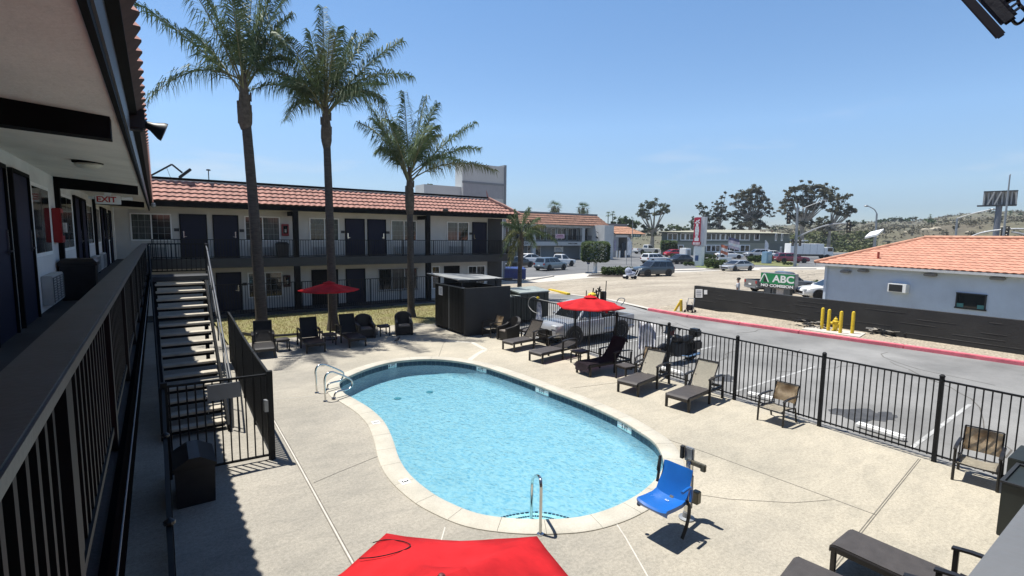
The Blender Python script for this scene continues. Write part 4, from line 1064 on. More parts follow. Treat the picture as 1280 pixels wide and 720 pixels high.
def side_table(label, loc, rotz=0, top=None, s=.42, h=.40):
    t = thing('side_table', label, 'side table', (*loc, 0), rotz, 'dark side tables between the loungers'); q = s/2
    MB().box(-q, -q, h-.035, q, q, h).build('table_top', top or MT['lounge_top'], t, bevel=.008)
    MB().box(-q+.02, -q+.02, h-.075, q-.02, q-.02, h-.036).build('apron', MT['wicker_frame'], t)
    for sx in (-1, 1):
        for sy in (-1, 1):
            MB().box(sx*(q-.025)-.018, sy*(q-.025)-.018, 0, sx*(q-.025)+.018, sy*(q-.025)+.018, h-.076).build('leg', MT['wicker_frame'], t)
side_table('dark side table beside the lounger nearest the pool gate', (3.28, 17.95))
side_table('dark side table under the far red parasol between two loungers', (4.83, 18.05))
side_table('dark side table holding a blue towel between the tub chairs', (7.05, 18.62))
side_table('dark side table behind the lounger with raised grey back', (11.22, 14.95), R(8))
side_table('dark side table between the flat lounger and the towel covered lounger', (10.62, 11.33), R(8))
side_table('dark side table between the towel covered lounger and the tan armchair', (10.48, 9.30), R(-4))
mb = MB(); mb.grid([[(6.95+.32*a, 18.52+.24*b, .405+.012*math.sin(5*a+3*b)) for b in (0, .33, .66, 1)] for a in (0, .25, .5, .75, 1)])
bmesh.ops.solidify(mb.bm, geom=mb.bm.faces[:], thickness=.012)
tag(mb.build('folded_towel', mat('pale_blue_towel', (.22, .27, .42), .95, var=.15, scale=9), smooth='all'), 'small pale blue towel folded on the side table between tub chairs', 'towel')

# ================================================================== PARASOLS
def parasol(label, loc, ang, z0=1.86, z1=2.13, Rr=1.07, pole=True, sag=.035):
    t = thing('parasol', label, 'parasol', (*loc, 0), 0, 'red parasols around the pool')
    cor = [Vector((Rr*math.cos(ang+k*PI/3), Rr*math.sin(ang+k*PI/3), z0)) for k in range(6)]
    ap = Vector((0, 0, z1)); mb = MB(); N = 8; rr_ = random.Random(int(loc[0]*100))
    for k in range(6):
        a, b = cor[k], cor[(k+1) % 6]
        rows = []
        for i in range(0, N+1):
            f = .10+.90*i/N
            pa, pb = lerp(ap, a, f), lerp(ap, b, f); row = []
            for j in range(N+1):
                g = j/N; p = lerp(pa, pb, g)
                e = math.sin(PI*g)
                p = p + Vector((0, 0, -sag*1.7*e*f*(1-f*.6)+.006*math.sin(9*f+k*2+5*g)*e+.005*math.sin(17*g+4*f+k)*e*f))
                p = p - Vector((p.x, p.y, 0)).normalized()*(.035*e*f*f)
                p.z += rr_.uniform(-.0025, .0025)*(1 if 0 < j < N else 0)
                row.append(p)
            rows.append(row)
        mb.grid(rows)
        # short valance
        row0 = rows[-1]; mb.grid([row0, [Vector((p.x, p.y, p.z-.03)) for p in row0]])
    mb.build('canopy', MT['red'], t, smooth='all', weld=True, norm=False)
    mb = MB()
    for k in range(6):
        a, b = cor[k], cor[(k+1) % 6]
        f = .20; p, q = lerp(ap, a, f), lerp(ap, b, f)
        up = Vector((0, 0, .055)); 
        mb.poly([ap+up, p+up*.75, q+up*.75]); 
        mb.poly([p+up*.75, q+up*.75, q+up*.4, p+up*.4])
    mb.build('vent_cap', MT['red'], t, norm=False)
    if pole:
        MB().tube([(0, 0, .05), (0, 0, z1-.02)], .021, 10).build('pole', MT['wicker_frame'], t, smooth=True)
        MB().lathe([(0, 0), (.24, 0), (.24, .035), (.10, .075), (.035, .09), (.035, .30), (0, .30)], seg=20).build('base', MT['black'], t, smooth=True)
    MB().lathe([(0, z1+.045), (.022, z1+.045), (.024, z1+.058), (.014, z1+.072), (0, z1+.076)], seg=10).build('finial', mat('dark_red_knob', (.12, .01, .012), .5, var=0), t, smooth=True)
    for k in range(6):
        MB().tube([(0, 0, z1-.03), tuple(cor[k]-Vector((0, 0, .02)))], .009, 5).build('rib', MT['wicker_frame'], t)
    return t
np_ = parasol('large red parasol in the near foreground with a thin dark cord loop', (1.11, 2.17), R(84), 1.85, 2.14, 1.06)
cp = [G(*p, 1.93) for p in ((466, 679), (480, 675.5), (495, 676), (507, 678.5), (513, 682.5), (505, 688), (485, 694), (466, 697.5), (449, 698.5))]
cen_ = Vector((1.11, 2.17, 0))
def canopy_z(x, y):
    dx, dy = x-1.11, y-2.17; r_ = math.hypot(dx, dy); a = (math.atan2(dy, dx)-R(84)) % (PI/3)
    ed = 1.06*math.cos(PI/6)/math.cos(a-PI/6); return lerp(2.14, 1.85, min(1, r_/ed))
pp_ = []
for (px, py) in ((466, 679), (480, 675.5), (495, 676), (507, 678.5), (513, 682.5), (505, 688), (485, 694), (466, 697.5), (449, 698.5)):
    z = 1.93
    for _ in range(8): g = G(px, py, z); z = canopy_z(g.x, g.y)-.004
    pp_.append((g.x, g.y, z+.004))
MB().tube(smooth_path(pp_, 5), .0035, 5).build('cord', MT['black'], np_, world=True)
parasol('small red parasol over the dark loungers at the far end of the deck', (5.13, 18.95), R(166))
parasol('red parasol by the pool fence in front of the silver pickup', (10.6, 10.9), R(120))

# ================================================================== POOL LIFT
t = thing('pool_lift', 'blue plastic pool lift seat on a steel mast at the pool edge', 'pool lift', (5.92, 4.04, 0), R(4))
MB().lathe([(0, 0), (.11, 0), (.11, .018), (.06, .03), (.05, .10), (0, .10)], seg=18).build('base_plate', MT['galv'], t, smooth=True)
mb = MB(); mb.box(-.035, -.035, .10, .035, .035, .86); mb.build('mast', MT['chrome'], t, bevel=.008)
mb = MB(); mb.cbox((.045, .03, .92), (.06, .13, .20)); mb.build('control_box', MT['galv'], t, bevel=.012)
mb = MB(); mb.cbox((-.01, .11, .93), (.05, .05, .16)); mb.cbox((-.005, .11, 1.02), (.06, .06, .02)); mb.build('battery_pack', MT['charcoal'], t, bevel=.006)
mb = MB(); mb.cbox((.02, -.10, .83), (.06, .16, .06)); mb.cbox((.02, -.20, .81), (.05, .07, .10)); mb.build('handle', mat('olive_handle', (.10, .095, .07), .5, var=.2), t, bevel=.008)
mb = MB(); mb.tube([(.05, -.02, .15), (.045, -.02, .62)], .028, 10); mb.tube([(.05, -.02, .60), (.045, -.02, .78)], .016, 8); mb.build('actuator', MT['galv'], t, smooth=True)
mb = MB(); mb.cbox((.07, -.09, .33), (.10, .10, .18)); mb.build('motor_box', mat('tan_motor_box', (.19, .175, .12), .5, var=.2), t, bevel=.01)
mb = MB(); mb.bar((-.03, 0, .60), (-.30, -.03, .58), .05, .05); mb.bar((-.28, -.03, .60), (-.50, -.04, .44), .05, .05); mb.bar((-.35, -.22, .435), (-.35, .17, .435), .04, .04); mb.build('support_arm', MT['charcoal'], t)
sy = -.02
prof = [(-.885, .44), (-.90, .47), (-.875, .49), (-.72, .475), (-.55, .468), (-.46, .49), (-.415, .57), (-.375, .70), (-.34, .875), (-.33, .905)]
secs = []
for k in range(11):
    y = lerp(-.225, .225, k/10); e = (2*k/10-1)
    up = .035*abs(e)**3
    secs.append([(x+(.02*abs(e)**4 if z > .6 else 0), sy+y*(1 if z < .6 else .97), z+(up if z < .6 else up*.1)-(.03*abs(e)**6 if z > .85 else 0)) for x, z in prof] + [(x+.022, sy+y*(1 if z < .6 else .97), z-.02) for x, z in prof[::-1]])
mb = MB(); mb.loft(secs, caps=False); npf = len(secs[0])
for sc_e in (secs[0], secs[-1]):
    for i in range(npf//2-1): mb.poly([sc_e[i], sc_e[i+1], sc_e[npf-2-i], sc_e[npf-1-i]])
mb.build('seat', MT['blue_plastic'], t, smooth=True, weld=True)
for s in (-1, 1):
    y = sy+s*.255
    mb = MB(); mb.tube(smooth_path([(-.40, y, .50), (-.38, y, .62), (-.42, y, .70), (-.62, y+.01*s, .70)] if s < 0 else [(-.40, y, .58), (-.37, y, .74), (-.35, y, .94)], 5), .020, 8)
    mb.build('armrest', MT['blue_plastic'] if s < 0 else MT['charcoal'], t, smooth=True)
mb = MB(); mb.cbox((-.36, sy+.265, .83), (.04, .035, .22), Matrix.Rotation(R(12), 3, 'Y')); mb.build('armrest_pad', MT['charcoal'], t, bevel=.01)
mb = MB()
sp = smooth_path([(-.46, sy-.235, .54), (-.42, sy-.26, .42), (-.46, sy-.26, .22), (-.53, sy-.24, .03)], 6)
for a, b in zip(sp, sp[1:]): mb.bar(a, b, .045, .006, up=(1, 0, 0))
mb.build('belt', MT['black'], t)
MB().ball((-.82, sy+.24, .40), .03).build('roller', MT['black'], t)
mb = MB(); mb.bar((-.80, sy+.2, .43), (-.45, sy+.1, .43), .035, .03); mb.build('seat_rail', MT['charcoal'], t)
mb = MB()
for q in (-.02, 0, .02): mb.cbox((-.58+abs(q)*.3, sy-.02+q, .484), (.03, .008, .003))
mb.build('emblem', MT['white'], t)

# ================================================================== POOL HANDRAILS
def plane_rail(name, label, A, B, prof_px, r=.022):
    A = Vector(A); B = Vector(B); d = (B-A).normalized(); nrm = Vector((-d.y, d.x, 0))
    pts = []
    for px, py in prof_px:
        q = ray(px, py); k = (A-CAMP).dot(nrm)/q.dot(nrm); pts.append(CAMP+q*k)
    t = thing(name, label, 'handrail', (A.x, A.y, 0), 0, 'steel handrails at the pool edge')
    pts[0].z = 0; pts[-1].z = min(pts[-1].z, 0.03) if pts[-1].z < .25 else pts[-1].z
    MB().tube(smooth_path(pts, 6), r, 10).build('rail', MT['chrome'], t, world=True, smooth=True)
    for p in (pts[0], pts[-1]):
        MB().lathe([(0, 0), (.055, 0), (.05, .018), (.03, .025), (0, .025)], (p.x, p.y, .0 if (p-pts[0]).length < .1 else .025), 14).build('escutcheon', MT['chrome'], t, world=True, smooth=True)
A1, B1 = G(406.7, 501.7), G(417, 499)
dirv = Vector((.97, .22, 0))
plane_rail('pool_handrail', 'nearer of the two looped steel handrails at the left end of the pool', A1, A1+dirv, [(406.7, 501.7), (406, 487), (405.8, 474), (408.5, 467.5), (414.4, 465), (421, 466.7), (430, 470), (437, 473.6), (440.5, 477.5), (439.5, 483), (433.5, 487), (424, 488.8), (419, 492), (417.3, 498.8)])
A2 = G(396, 491)
plane_rail('pool_handrail', 'farther of the two looped steel handrails at the left end of the pool', A2, A2+dirv, [(396, 491), (395, 476), (394.4, 464), (397, 457.8), (403, 455.5), (411, 457.5), (421, 461.5), (428.5, 465.5), (429, 470), (425.5, 475.5), (417, 477.8), (411, 480), (409.3, 484), (409, 489.5)])
t = thing('pool_handrail', 'single steel grab rail rising beside the near pool steps', 'handrail', (3.97, 4.90, 0), 0, 'steel handrails at the pool edge')
MB().tube(smooth_path([(0, 0, 0), (0, 0, .3), (.0, .0, .60), (.01, .02, .70), (.05, .09, .735), (.14, .28, .66), (.26, .50, .50), (.29, .56, .42), (.30, .58, .25), (.30, .59, -.30)], 6), .022, 10).build('rail', MT['chrome'], t, smooth=True)
MB().lathe([(0, 0), (.055, 0), (.05, .018), (.03, .025), (0, .025)], seg=14).build('escutcheon', MT['chrome'], t, smooth=True)

# ================================================================== SHED, BINS
sh = thing('pump_shed', 'black pump enclosure with slatted gate and a pale sheet roof on posts', 'shed', (10.6, 18, 0))
mb = MB(); mb.box(9.62, 16.69, 0, 11.72, 16.80, 1.88); mb.box(11.62, 16.801, 0, 11.72, 19.3, 1.80); mb.box(9.66, 19.2, 0, 11.619, 19.3, 1.85); mb.build('wall', MT['charcoal'], sh, world=True)
mb = MB(); mb.tube([(9.66, 16.76, 0), (9.66, 16.76, 1.885)], .075, 14); mb.build('corner_column', MT['charcoal'], sh, world=True, smooth=True)
mb = MB()
k = 16.88
while k < 19.18: mb.box(9.60, k, .10, 9.63, k+.085, 1.86); k += .12
mb.box(9.635, 16.84, .10, 9.66, 19.2, 1.80); mb.build('gate_slats', MT['rail_black'], sh, world=True)
mb = MB(); mb.box(9.58, 16.82, 1.865, 9.66, 19.22, 1.90); mb.box(9.59, 17.98, .10, 9.598, 18.02, 1.86); mb.build('gate_frame', MT['galv'], sh, world=True)
mb = MB(); mb.box(9.575, 18.55, 1.42, 9.597, 18.87, 1.78); ns = mb.build('notice', MT['white'], sh, world=True)
mb = MB()
for i in range(5): mb.box(9.572, 18.60, 1.48+i*.055, 9.5745, 18.60+.22*random.uniform(.7, 1), 1.495+i*.055)
mb.build('notice_lines', mat('grey_print', (.2, .2, .22), .7, var=0), ns, world=True)
mb = MB(); mb.loft([[(9.45, 16.95, 2.18), (12.1, 17.3, 2.06), (12.1, 17.3, 2.09), (9.45, 16.95, 2.21)], [(9.45, 19.75, 2.24), (12.1, 19.75, 2.12), (12.1, 19.75, 2.15), (9.45, 19.75, 2.27)]]); mb.build('sheet_roof', mat('pale_sheet_roof', (.25, .255, .245), .6, var=.2, scale=1.2, bump=.2), sh, world=True)
for x, y in ((9.7, 17.1), (11.5, 17.4), (9.75, 19.15), (11.55, 19.15), (10.7, 19.18)):
    mb = MB(); mb.box(x-.035, y-.035, 1.80, x+.035, y+.035, 2.15); mb.build('roof_post', MT['charcoal'], sh, world=True)
mb = MB(); mb.box(9.5, 17.02, 2.10, 12.05, 17.06, 2.175); mb.box(9.5, 19.6, 2.14, 12.05, 19.64, 2.2); mb.build('roof_beam', MT['charcoal'], sh, world=True)
def bin_box(name, label, c, sz, rotz, body, lid, cat='dumpster', group=None, slope=.12):
    t = thing(name, label, cat, (*c, 0), rotz, group); w, d, h = sz
    MB().loft([[(-w/2, -d/2, z), (w/2, -d/2, z), (w/2, d/2, z+(slope if z > .5 else 0)), (-w/2, d/2, z+(slope if z > .5 else 0))] for z in (.12, h-.05)]).build('bin_body', body, t, bevel=.015)
    MB().loft([[(-w/2-.03, -d/2-.03, h-.048+e), (w/2+.03, -d/2-.03, h-.048+e), (w/2+.03, d/2+.03, h-.048+slope+e), (-w/2-.03, d/2+.03, h-.048+slope+e)] for e in (0, .05)]).build('lid', lid, t, bevel=.01)
    mb = MB()
    for k in range(5): mb.box(-w/2+(k+.2)*w/5, -d/2-.025, .2, -w/2+(k+.3)*w/5, -d/2-.001, h-.1)
    mb.build('ribs', body, t)
    for x in (-w/2+.15, w/2-.15):
        for y in (-d/2+.15, d/2-.15):
            MB().lathe([(0, -.03), (.06, -.03), (.06, .03), (0, .03)], (x, y, .06), 10, Matrix.Rotation(PI/2, 3, 'X')).build('caster', MT['tyre'], t)
bin_box('dumpster', 'dark green dumpster with flat pale lid behind the pool shed', (14.0, 18.55), (1.7, 1.05, 1.38), R(2), MT['green_bin'], MT['green_bin_lid'], group='dark green dumpsters beside the shed')
bin_box('dumpster', 'lower dark green dumpster squeezed against the shed wall', (12.55, 18.3), (1.0, .9, 1.28), R(2), MT['green_bin'], MT['green_bin_lid'], group='dark green dumpsters beside the shed', slope=-.06)
bin_box('dumpster', 'blue dumpster beyond the corner of the far wing', (25.6, 36.0), (1.9, 1.4, 1.0), R(-24), mat('blue_steel', (.010, .030, .16), .45, var=.2, scale=3), mat('blue_lid', (.012, .034, .15), .5, var=.2))
# hose loop, towel on the fence, life ring hook
t = thing('hose', 'white pool hose looped over a fence post behind the loungers', 'hose', (11.7, 13.9, 0))
MB().tube(smooth_path([(11.60, 14.75, 1.02), (11.60, 15.05, 1.08), (11.60, 15.3, 1.25), (11.60, 15.25, 1.5), (11.60, 15.0, 1.62), (11.60, 14.75, 1.60), (11.60, 14.6, 1.56), (11.62, 13.4, 1.55), (11.60, 12.0, 1.56), (11.6, 11.4, 1.54)], 6), .010, 8).build('tube', mat('hose_white', (.32, .32, .30), .5, var=.1), t, world=True, smooth=True)
mb = MB(); mb.cbox((11.60, 14.72, 1.62), (.06, .10, .06)); mb.build('hook', MT['yellow'], t, world=True)
mb = MB(); rows = []
for k in range(9):
    z = lerp(1.48, .72, k/8); wv = lerp(.07, .20, min(1, k/5))
    rows.append([(11.585+.025*math.sin(6*j+k*.8), 14.62+wv*(j/4-1), z) for j in range(0, 9)])
mb.grid(rows); bmesh.ops.solidify(mb.bm, geom=mb.bm.faces[:], thickness=.012)
tag(mb.build('towel', mat('blue_white_towel', (.70, .70, .70), .95, var=0, scale=7, col2=(.05, .09, .22)), smooth='all'), 'blue and white towel hanging bunched on the fence near the shed', 'towel')
mb = MB(); rows = [[(11.56-.02*math.sin(5*j), lerp(9.55, 8.95, j/6), z) for j in range(7)] for z in (1.50, 1.2, .9, .62)]
mb.grid(rows); bmesh.ops.solidify(mb.bm, geom=mb.bm.faces[:], thickness=.01)
tag(mb.xf(Matrix.Translation((-.02, .25, 0))).build('towel', mat('white_grey_towel', (.62, .62, .64), .95, var=.25, scale=6), smooth='all'), 'white striped towel hung over the fence beyond the aubergine towel', 'towel')
bird = thing('bird', 'small dark bird standing on the deck near the tub chairs', 'bird', tuple(G(496, 430)), R(20))
mb = MB(); mb.tube([(-.14, 0, .13), (-.06, 0, .145), (.02, 0, .155), (.08, 0, .19), (.11, 0, .22), (.14, 0, .225), (.175, 0, .215)], [.008, .03, .05, .04, .028, .024, .004], 10)
mb.tube([(0, .018, .13), (.005, .02, .0)], .006, 5); mb.tube([(0, -.018, .13), (.005, -.02, .0)], .006, 5); mb.build('body', MT['black'], bird, smooth=True)
t = thing('planter_box', 'dark green open planter box by the near rail at the right edge', 'planter', (9.52, .14, 0), 0)
mb = MB(); mb.box(-.45, -1.3, 0, .45, 1.3, .74); mb.box(.50, .9, .0, 1.3, 1.42, .80); mb.build('box', mat('dark_planter', (.014, .019, .017), .5, var=.2), t, bevel=.01)
mb = MB(); mb.box(-.47, -1.32, .742, .47, -1.28, .77); mb.box(-.47, 1.28, .742, .47, 1.32, .77); mb.box(-.47, -1.279, .742, -.43, 1.279, .77); mb.box(.43, -1.279, .742, .47, 1.279, .77); mb.build('rim', MT['charcoal'], t)

# ================================================================== PALMS
def frond(mb, o, d0, T, n=62, leaf=.55, rr_=None, w=.036, rach=None):
    # o base, T tip vector, d0 = initial direction * length
    rr_ = rr_ or random
    L = T.length; S = 18
    pts = [o + d0*t + (T-d0)*(t*t) for t in [i/S for i in range(S+1)]]
    if rach is not None: rach.tube([pts[i] for i in range(S+1)], [.034*(1-.85*i/S) for i in range(S+1)], 5, caps=False)
    for i in range(n):
        t = .16+.84*(i+rr_.random()*.6)/n; t = min(t, .995)
        p = o + d0*t + (T-d0)*(t*t); tg = (d0 + (T-d0)*(2*t)).normalized()
        side = tg.cross(Vector((0, 0, 1)))
        side = side.normalized() if side.length > .05 else Vector((1, 0, 0))
        upn = side.cross(tg)
        for s in (-1, 1):
            el = rr_.uniform(-.55, .65)
            ll_ = leaf*(.45+.55*math.sin(PI*min(1, .12+.95*t)**.8))*rr_.uniform(.8, 1.15)
            d1 = (side*s*1.0 + tg*rr_.uniform(.35, .75) + upn*el).normalized()
            d2 = (d1*.75 + Vector((0, 0, -rr_.uniform(.5, 2.6)))).normalized()
            q1 = p + d1*ll_*.42; q2 = q1 + d2*ll_*.58
            wv = tg.cross(d1); wv = (tg*.6+wv*.8).normalized()*w*.5
            a, b = mb.v(p-wv*.5), mb.v(p+wv*.5); c, e_ = mb.v(q1+wv), mb.v(q1-wv); f = mb.v(q2)
            mb.bm.faces.new((a, b, c, e_)); mb.bm.faces.new((e_, c, f))
def palm(name, label, base, crown_px, fr, rb=.23, rt=.17, seed=1, leaf=1.0, n=100, kk=None):
    base = Vector((base[0], base[1], -.02)); top = AD(*crown_px, math.hypot(base.x, base.y))
    t = thing(name, label, 'palm tree', base, 0, 'queen palms on the lawn')
    dep = (base-CAMP).dot(CF); k = dep/FPX; rh = Vector((math.cos(YAW), -math.sin(YAW), 0)); dh = Vector((math.sin(YAW), math.cos(YAW), 0))
    H = top-base; rr_ = random.Random(seed)
    S = 30; pts = []; rad = []
    for i in range(S+1):
        f = i/S; pts.append(base+Vector((H.x*f**1.4, H.y*f**1.4, H.z*f))); rad.append(lerp(rb, rt, f)*(1+.012*(-1)**i)+(.09*max(0, 1-f*14)))
    mb = MB(); mb.tube(pts, rad, 14); mb.build('trunk', MT['trunk'], t, world=True, smooth=True)
    mb = MB(); u = Vector((0, 0, 1))
    mb.tube([top-u*.95*k/.03, top-u*.7*k/.03, top-u*.35*k/.03, top, top+u*.5, top+u*1.0], [rt*1.02, rt*1.5, rt*1.62, rt*1.25, rt*.9, rt*.5], 12)
    for i in range(14):
        a = rr_.uniform(0, 2*PI); z = rr_.uniform(-.8, .1); rr2 = rt*1.45
        p = top+Vector((math.cos(a)*rr2*.8, math.sin(a)*rr2*.8, z)); mb.tube([p, p+Vector((math.cos(a)*.04, math.sin(a)*.04, .30))], [.07, .03], 5)
    mb.build('leaf_base', MT['boot'], t, world=True, smooth=True)
    for i, (dx, dy, dd, sg) in enumerate(fr):
        T = rh*(dx*k)+Vector((0, 0, dy*k))+dh*dd
        d0 = T+Vector((0, 0, sg*1.0))
        o = top+Vector((0, 0, rr_.uniform(.1, .7)))+d0.normalized()*.12
        T = T-(o-top); d0 = T+Vector((0, 0, sg))
        lm = MB(); rc = MB()
        frond(lm, o, d0, T, n=n, leaf=leaf, rr_=rr_, rach=rc)
        f_ = lm.build('frond', MT['frond'] if rr_.random() > .14 else MT['frond_y'], t, world=True, norm=False)
        rc.build('frond_stem', MT['rachis'], f_, world=True, smooth=True)
    return t
pb = G(329.5, 424); palm('queen_palm', 'tallest queen palm, its crown cut off by the top of the picture', (pb.x, pb.y+.2), (305.5, 128),
     [(-137, 118, -.5, 1.3), (-116, -12, -.3, 3.0), (-88, 96, 1.2, 1.2), (-45, 150, -.6, .8), (-22, 195, .6, .5), (8, 205, -.8, .4), (30, 190, .8, .6), (50, 165, .2, 1.0), (48, 110, .8, 1.2), (38, 60, 1.2, 1.6), (15, 110, 3.0, 1.3), (-12, 105, -2.8, 1.3), (25, 150, 2.0, 1.0), (-35, 100, 2.4, 1.4), (28, 95, -2.2, 1.5), (-8, 160, 1.5, .7)], seed=11, rb=.21, rt=.15)
pb = G(418.5, 413); palm('queen_palm', 'middle queen palm with a full round crown above the tiled roof', (pb.x, pb.y+.2), (407.5, 152),
     [(0, 130, 0, .4), (-26, 112, .8, .7), (-50, 92, -.5, 1.0), (-88, 66, .5, 1.7), (-80, 26, -.8, 2.2), (-58, 6, .8, 2.4), (30, 110, .8, .7), (62, 96, -.5, 1.1), (102, 56, .3, 1.9), (96, 88, -.5, 1.3), (74, 20, -.8, 2.3), (55, 60, 2.0, 1.6), (-18, 70, -2.8, 1.8), (10, 60, 3.0, 1.8), (42, 80, -2.4, 1.4), (-48, 74, -2, 1.4), (-18, 20, -2.4, 2.5), (20, 90, -1.2, .9), (-60, 50, 1.8, 1.8), (-12, 96, 1.4, .8)], seed=23, rb=.185, rt=.13)
palm('queen_palm', 'shortest queen palm with drooping fronds near the black shed', (G(514, 396).x, G(514, 396).y), (512, 236),
     [(-58, 114, 0, 1.2), (-44, 46, .8, 2.4), (-34, 116, -1.0, .9), (-10, 120, .8, .7), (18, 112, .5, .7), (38, 96, -.8, 1.1), (80, 82, .5, 1.4), (105, 22, .0, 2.2), (84, 52, .9, 1.7), (56, 40, 2.0, 1.7), (8, 76, 2.8, 1.6), (-10, 66, -2.8, 1.6), (-50, 70, -1.4, 1.8), (42, 62, -2.4, 1.6), (-26, 84, 1.8, 1.3), (-50, 88, .9, 1.5), (30, 72, 1.6, 1.3)], seed=37, rb=.17, rt=.135, leaf=1.0)
# ================================================================== CARS
MT['lamp'] = mat('headlamp_lens', (.6, .62, .62), .1, var=0)
MT['tail'] = mat('tail_lamp_red', (.30, .012, .012), .2, var=0)
MT['rim'] = mat('alloy_rim', (.42, .43, .44), .3, metal=.7, var=.05)
MT['car_glass'] = mat('car_window_glass', (.010, .012, .014), .05, var=0, spec=.8)
def paint(name, c, metal=.0): return mat(name, c, .28, metal=metal, var=.04, scale=2, coat=.6)
P_SIL = paint('silver_car_paint', (.42, .43, .44), .35); P_WHT = paint('white_car_paint', (.74, .74, .73)); P_BLK = paint('black_car_paint', (.012, .013, .016))
P_SLA = paint('slate_car_paint', (.045, .06, .075), .3); P_BLU = paint('grey_blue_car_paint', (.17, .22, .26), .35); P_RED = paint('dark_red_car_paint', (.20, .018, .035), .2); P_GRY = paint('grey_truck_paint', (.16, .17, .18), .35)
BODY = {
 'sedan': ([(-.5, .48, .78), (-.475, .62, .90), (-.36, .67, .97), (-.15, .67, 1), (.2, .65, 1), (.38, .58, .97), (.47, .50, .90), (.5, .40, .76)], (-.42, -.24, .06, .25)),
 'suv': ([(-.5, .40, .84), (-.49, .58, .94), (-.4, .63, .99), (.18, .62, 1), (.36, .60, .98), (.46, .54, .92), (.5, .42, .80)], (-.49, -.43, .07, .24)),
 'hatch': ([(-.5, .5, .80), (-.485, .66, .91), (-.3, .68, .98), (.2, .62, 1), (.38, .53, .96), (.47, .44, .88), (.5, .36, .74)], (-.48, -.20, .05, .31)),
 'pickup': ([(-.5, .34, .96), (-.49, .36, .97), (-.075, .36, .99), (-.07, .60, .99), (.2, .60, 1), (.38, .57, .97), (.47, .52, .93), (.5, .40, .86)], (-.06, -.035, .10, .24)),
}
def car(name, label, kind, pm, c, heading, L=4.4, W=1.75, H=1.5, cat='car', group=None, z=-.02):
    t = thing(name, label, cat, (c[0], c[1], z), math.atan2(heading[1], heading[0]), group)
    st, gh = BODY[kind]; zb = .17*H if kind != 'pickup' else .20*H; hw = W/2
    secs = []
    for xf, zt, wf in st:
        x = xf*L; zt = zt*H; w = hw*wf; zl = zb+(.04*H if abs(xf) > .46 else 0)
        secs.append([(x, -w*.93, zl), (x, -w, lerp(zl, zt, .22)), (x, -w*1.0, lerp(zl, zt, .62)), (x, -w*.955, lerp(zl, zt, .92)), (x, -w*.88, zt), (x, w*.88, zt), (x, w*.955, lerp(zl, zt, .92)), (x, w*1.0, lerp(zl, zt, .62)), (x, w, lerp(zl, zt, .22)), (x, w*.93, zl)])
    mb = MB(); mb.loft(secs)
    body = mb.build('body', pm, t, smooth=True)
    if kind == 'pickup':
        mb = MB(); zt = .60*H
        for s in (-1, 1): mb.box(-.497*L, s*hw*.97, .345*H, -.072*L, s*hw*.88, zt)
        mb.box(-.50*L, -hw*.87, .345*H, -.475*L, hw*.87, zt); mb.build('bed', pm, t, bevel=.02)
        mb = MB(); mb.box(-.473*L, -hw*.87, .362*H, -.075*L, hw*.87, .375*H); mb.build('bed_floor', MT['black'], t)
    rb, rt_, ft, fb = [v*L for v in gh]; zbelt = .595*H if kind in ('pickup', 'suv') else .64*H; zt = H
    by, ty = hw*.90, hw*.70
    def C8(x, y, z): return Vector((x, y, z))
    base = [C8(rb, -by, zbelt), C8(fb, -by, zbelt), C8(fb, by, zbelt), C8(rb, by, zbelt)]
    top = [C8(rt_, -ty, zt-.03*H), C8(ft, -ty, zt-.03*H), C8(ft, ty, zt-.03*H), C8(rt_, ty, zt-.03*H)]
    mid = [lerp(b_, t_, .5)+Vector((0, .012*(1 if b_.y > 0 else -1)*H, 0)) for b_, t_ in zip(base, top)]
    crown = [C8(rt_+.04*L, -ty*.8, zt), C8(ft-.04*L, -ty*.8, zt), C8(ft-.04*L, ty*.8, zt), C8(rt_+.04*L, ty*.8, zt)]
    mb = MB(); mb.loft([[b_-Vector((0, 0, .03*H)) for b_ in base], base, top, crown]); mb.build('cabin', pm, t, smooth=True)
    def pane(a, b_, c_, d, n_, nm='window'):
        nrm = (b_-a).cross(d-a).normalized()
        if nrm.dot(Vector(n_)) < 0: nrm = -nrm
        mb = MB(); o_ = nrm*.008
        mb.loft([[p+o_ for p in (a, b_, c_, d)], [p-nrm*.01 for p in (a, b_, c_, d)]]); mb.build(nm, MT['car_glass'], t)
    def bl(q, u, v): return lerp(lerp(q[0], q[1], u), lerp(q[3], q[2], u), v)
    for s, q in ((-1, (base[0], base[1], top[1], top[0])), (1, (base[3], base[2], top[2], top[3]))):
        spl = [(.06, .46), (.50, .93)] if kind != 'suv' else [(.05, .30), (.34, .63), (.66, .95)]
        if kind == 'pickup': spl = [(.08, .92)]
        for u0, u1 in spl:
            pane(bl(q, u0, .10), bl(q, u1, .10), bl(q, u1, .88), bl(q, u0, .88), (0, s, 0))
    q = (base[1], base[2], top[2], top[1]); pane(bl(q, .06, .06), bl(q, .94, .06), bl(q, .93, .92), bl(q, .07, .92), (1, 0, .3), 'windscreen')
    q = (base[0], base[3], top[3], top[0]); pane(bl(q, .08, .12), bl(q, .92, .12), bl(q, .90, .88), bl(q, .10, .88), (-1, 0, .3), 'rear_window')
    r = (.225 if kind in ('suv', 'pickup') else .235)*H
    rx = Matrix.Rotation(PI/2, 3, 'X')
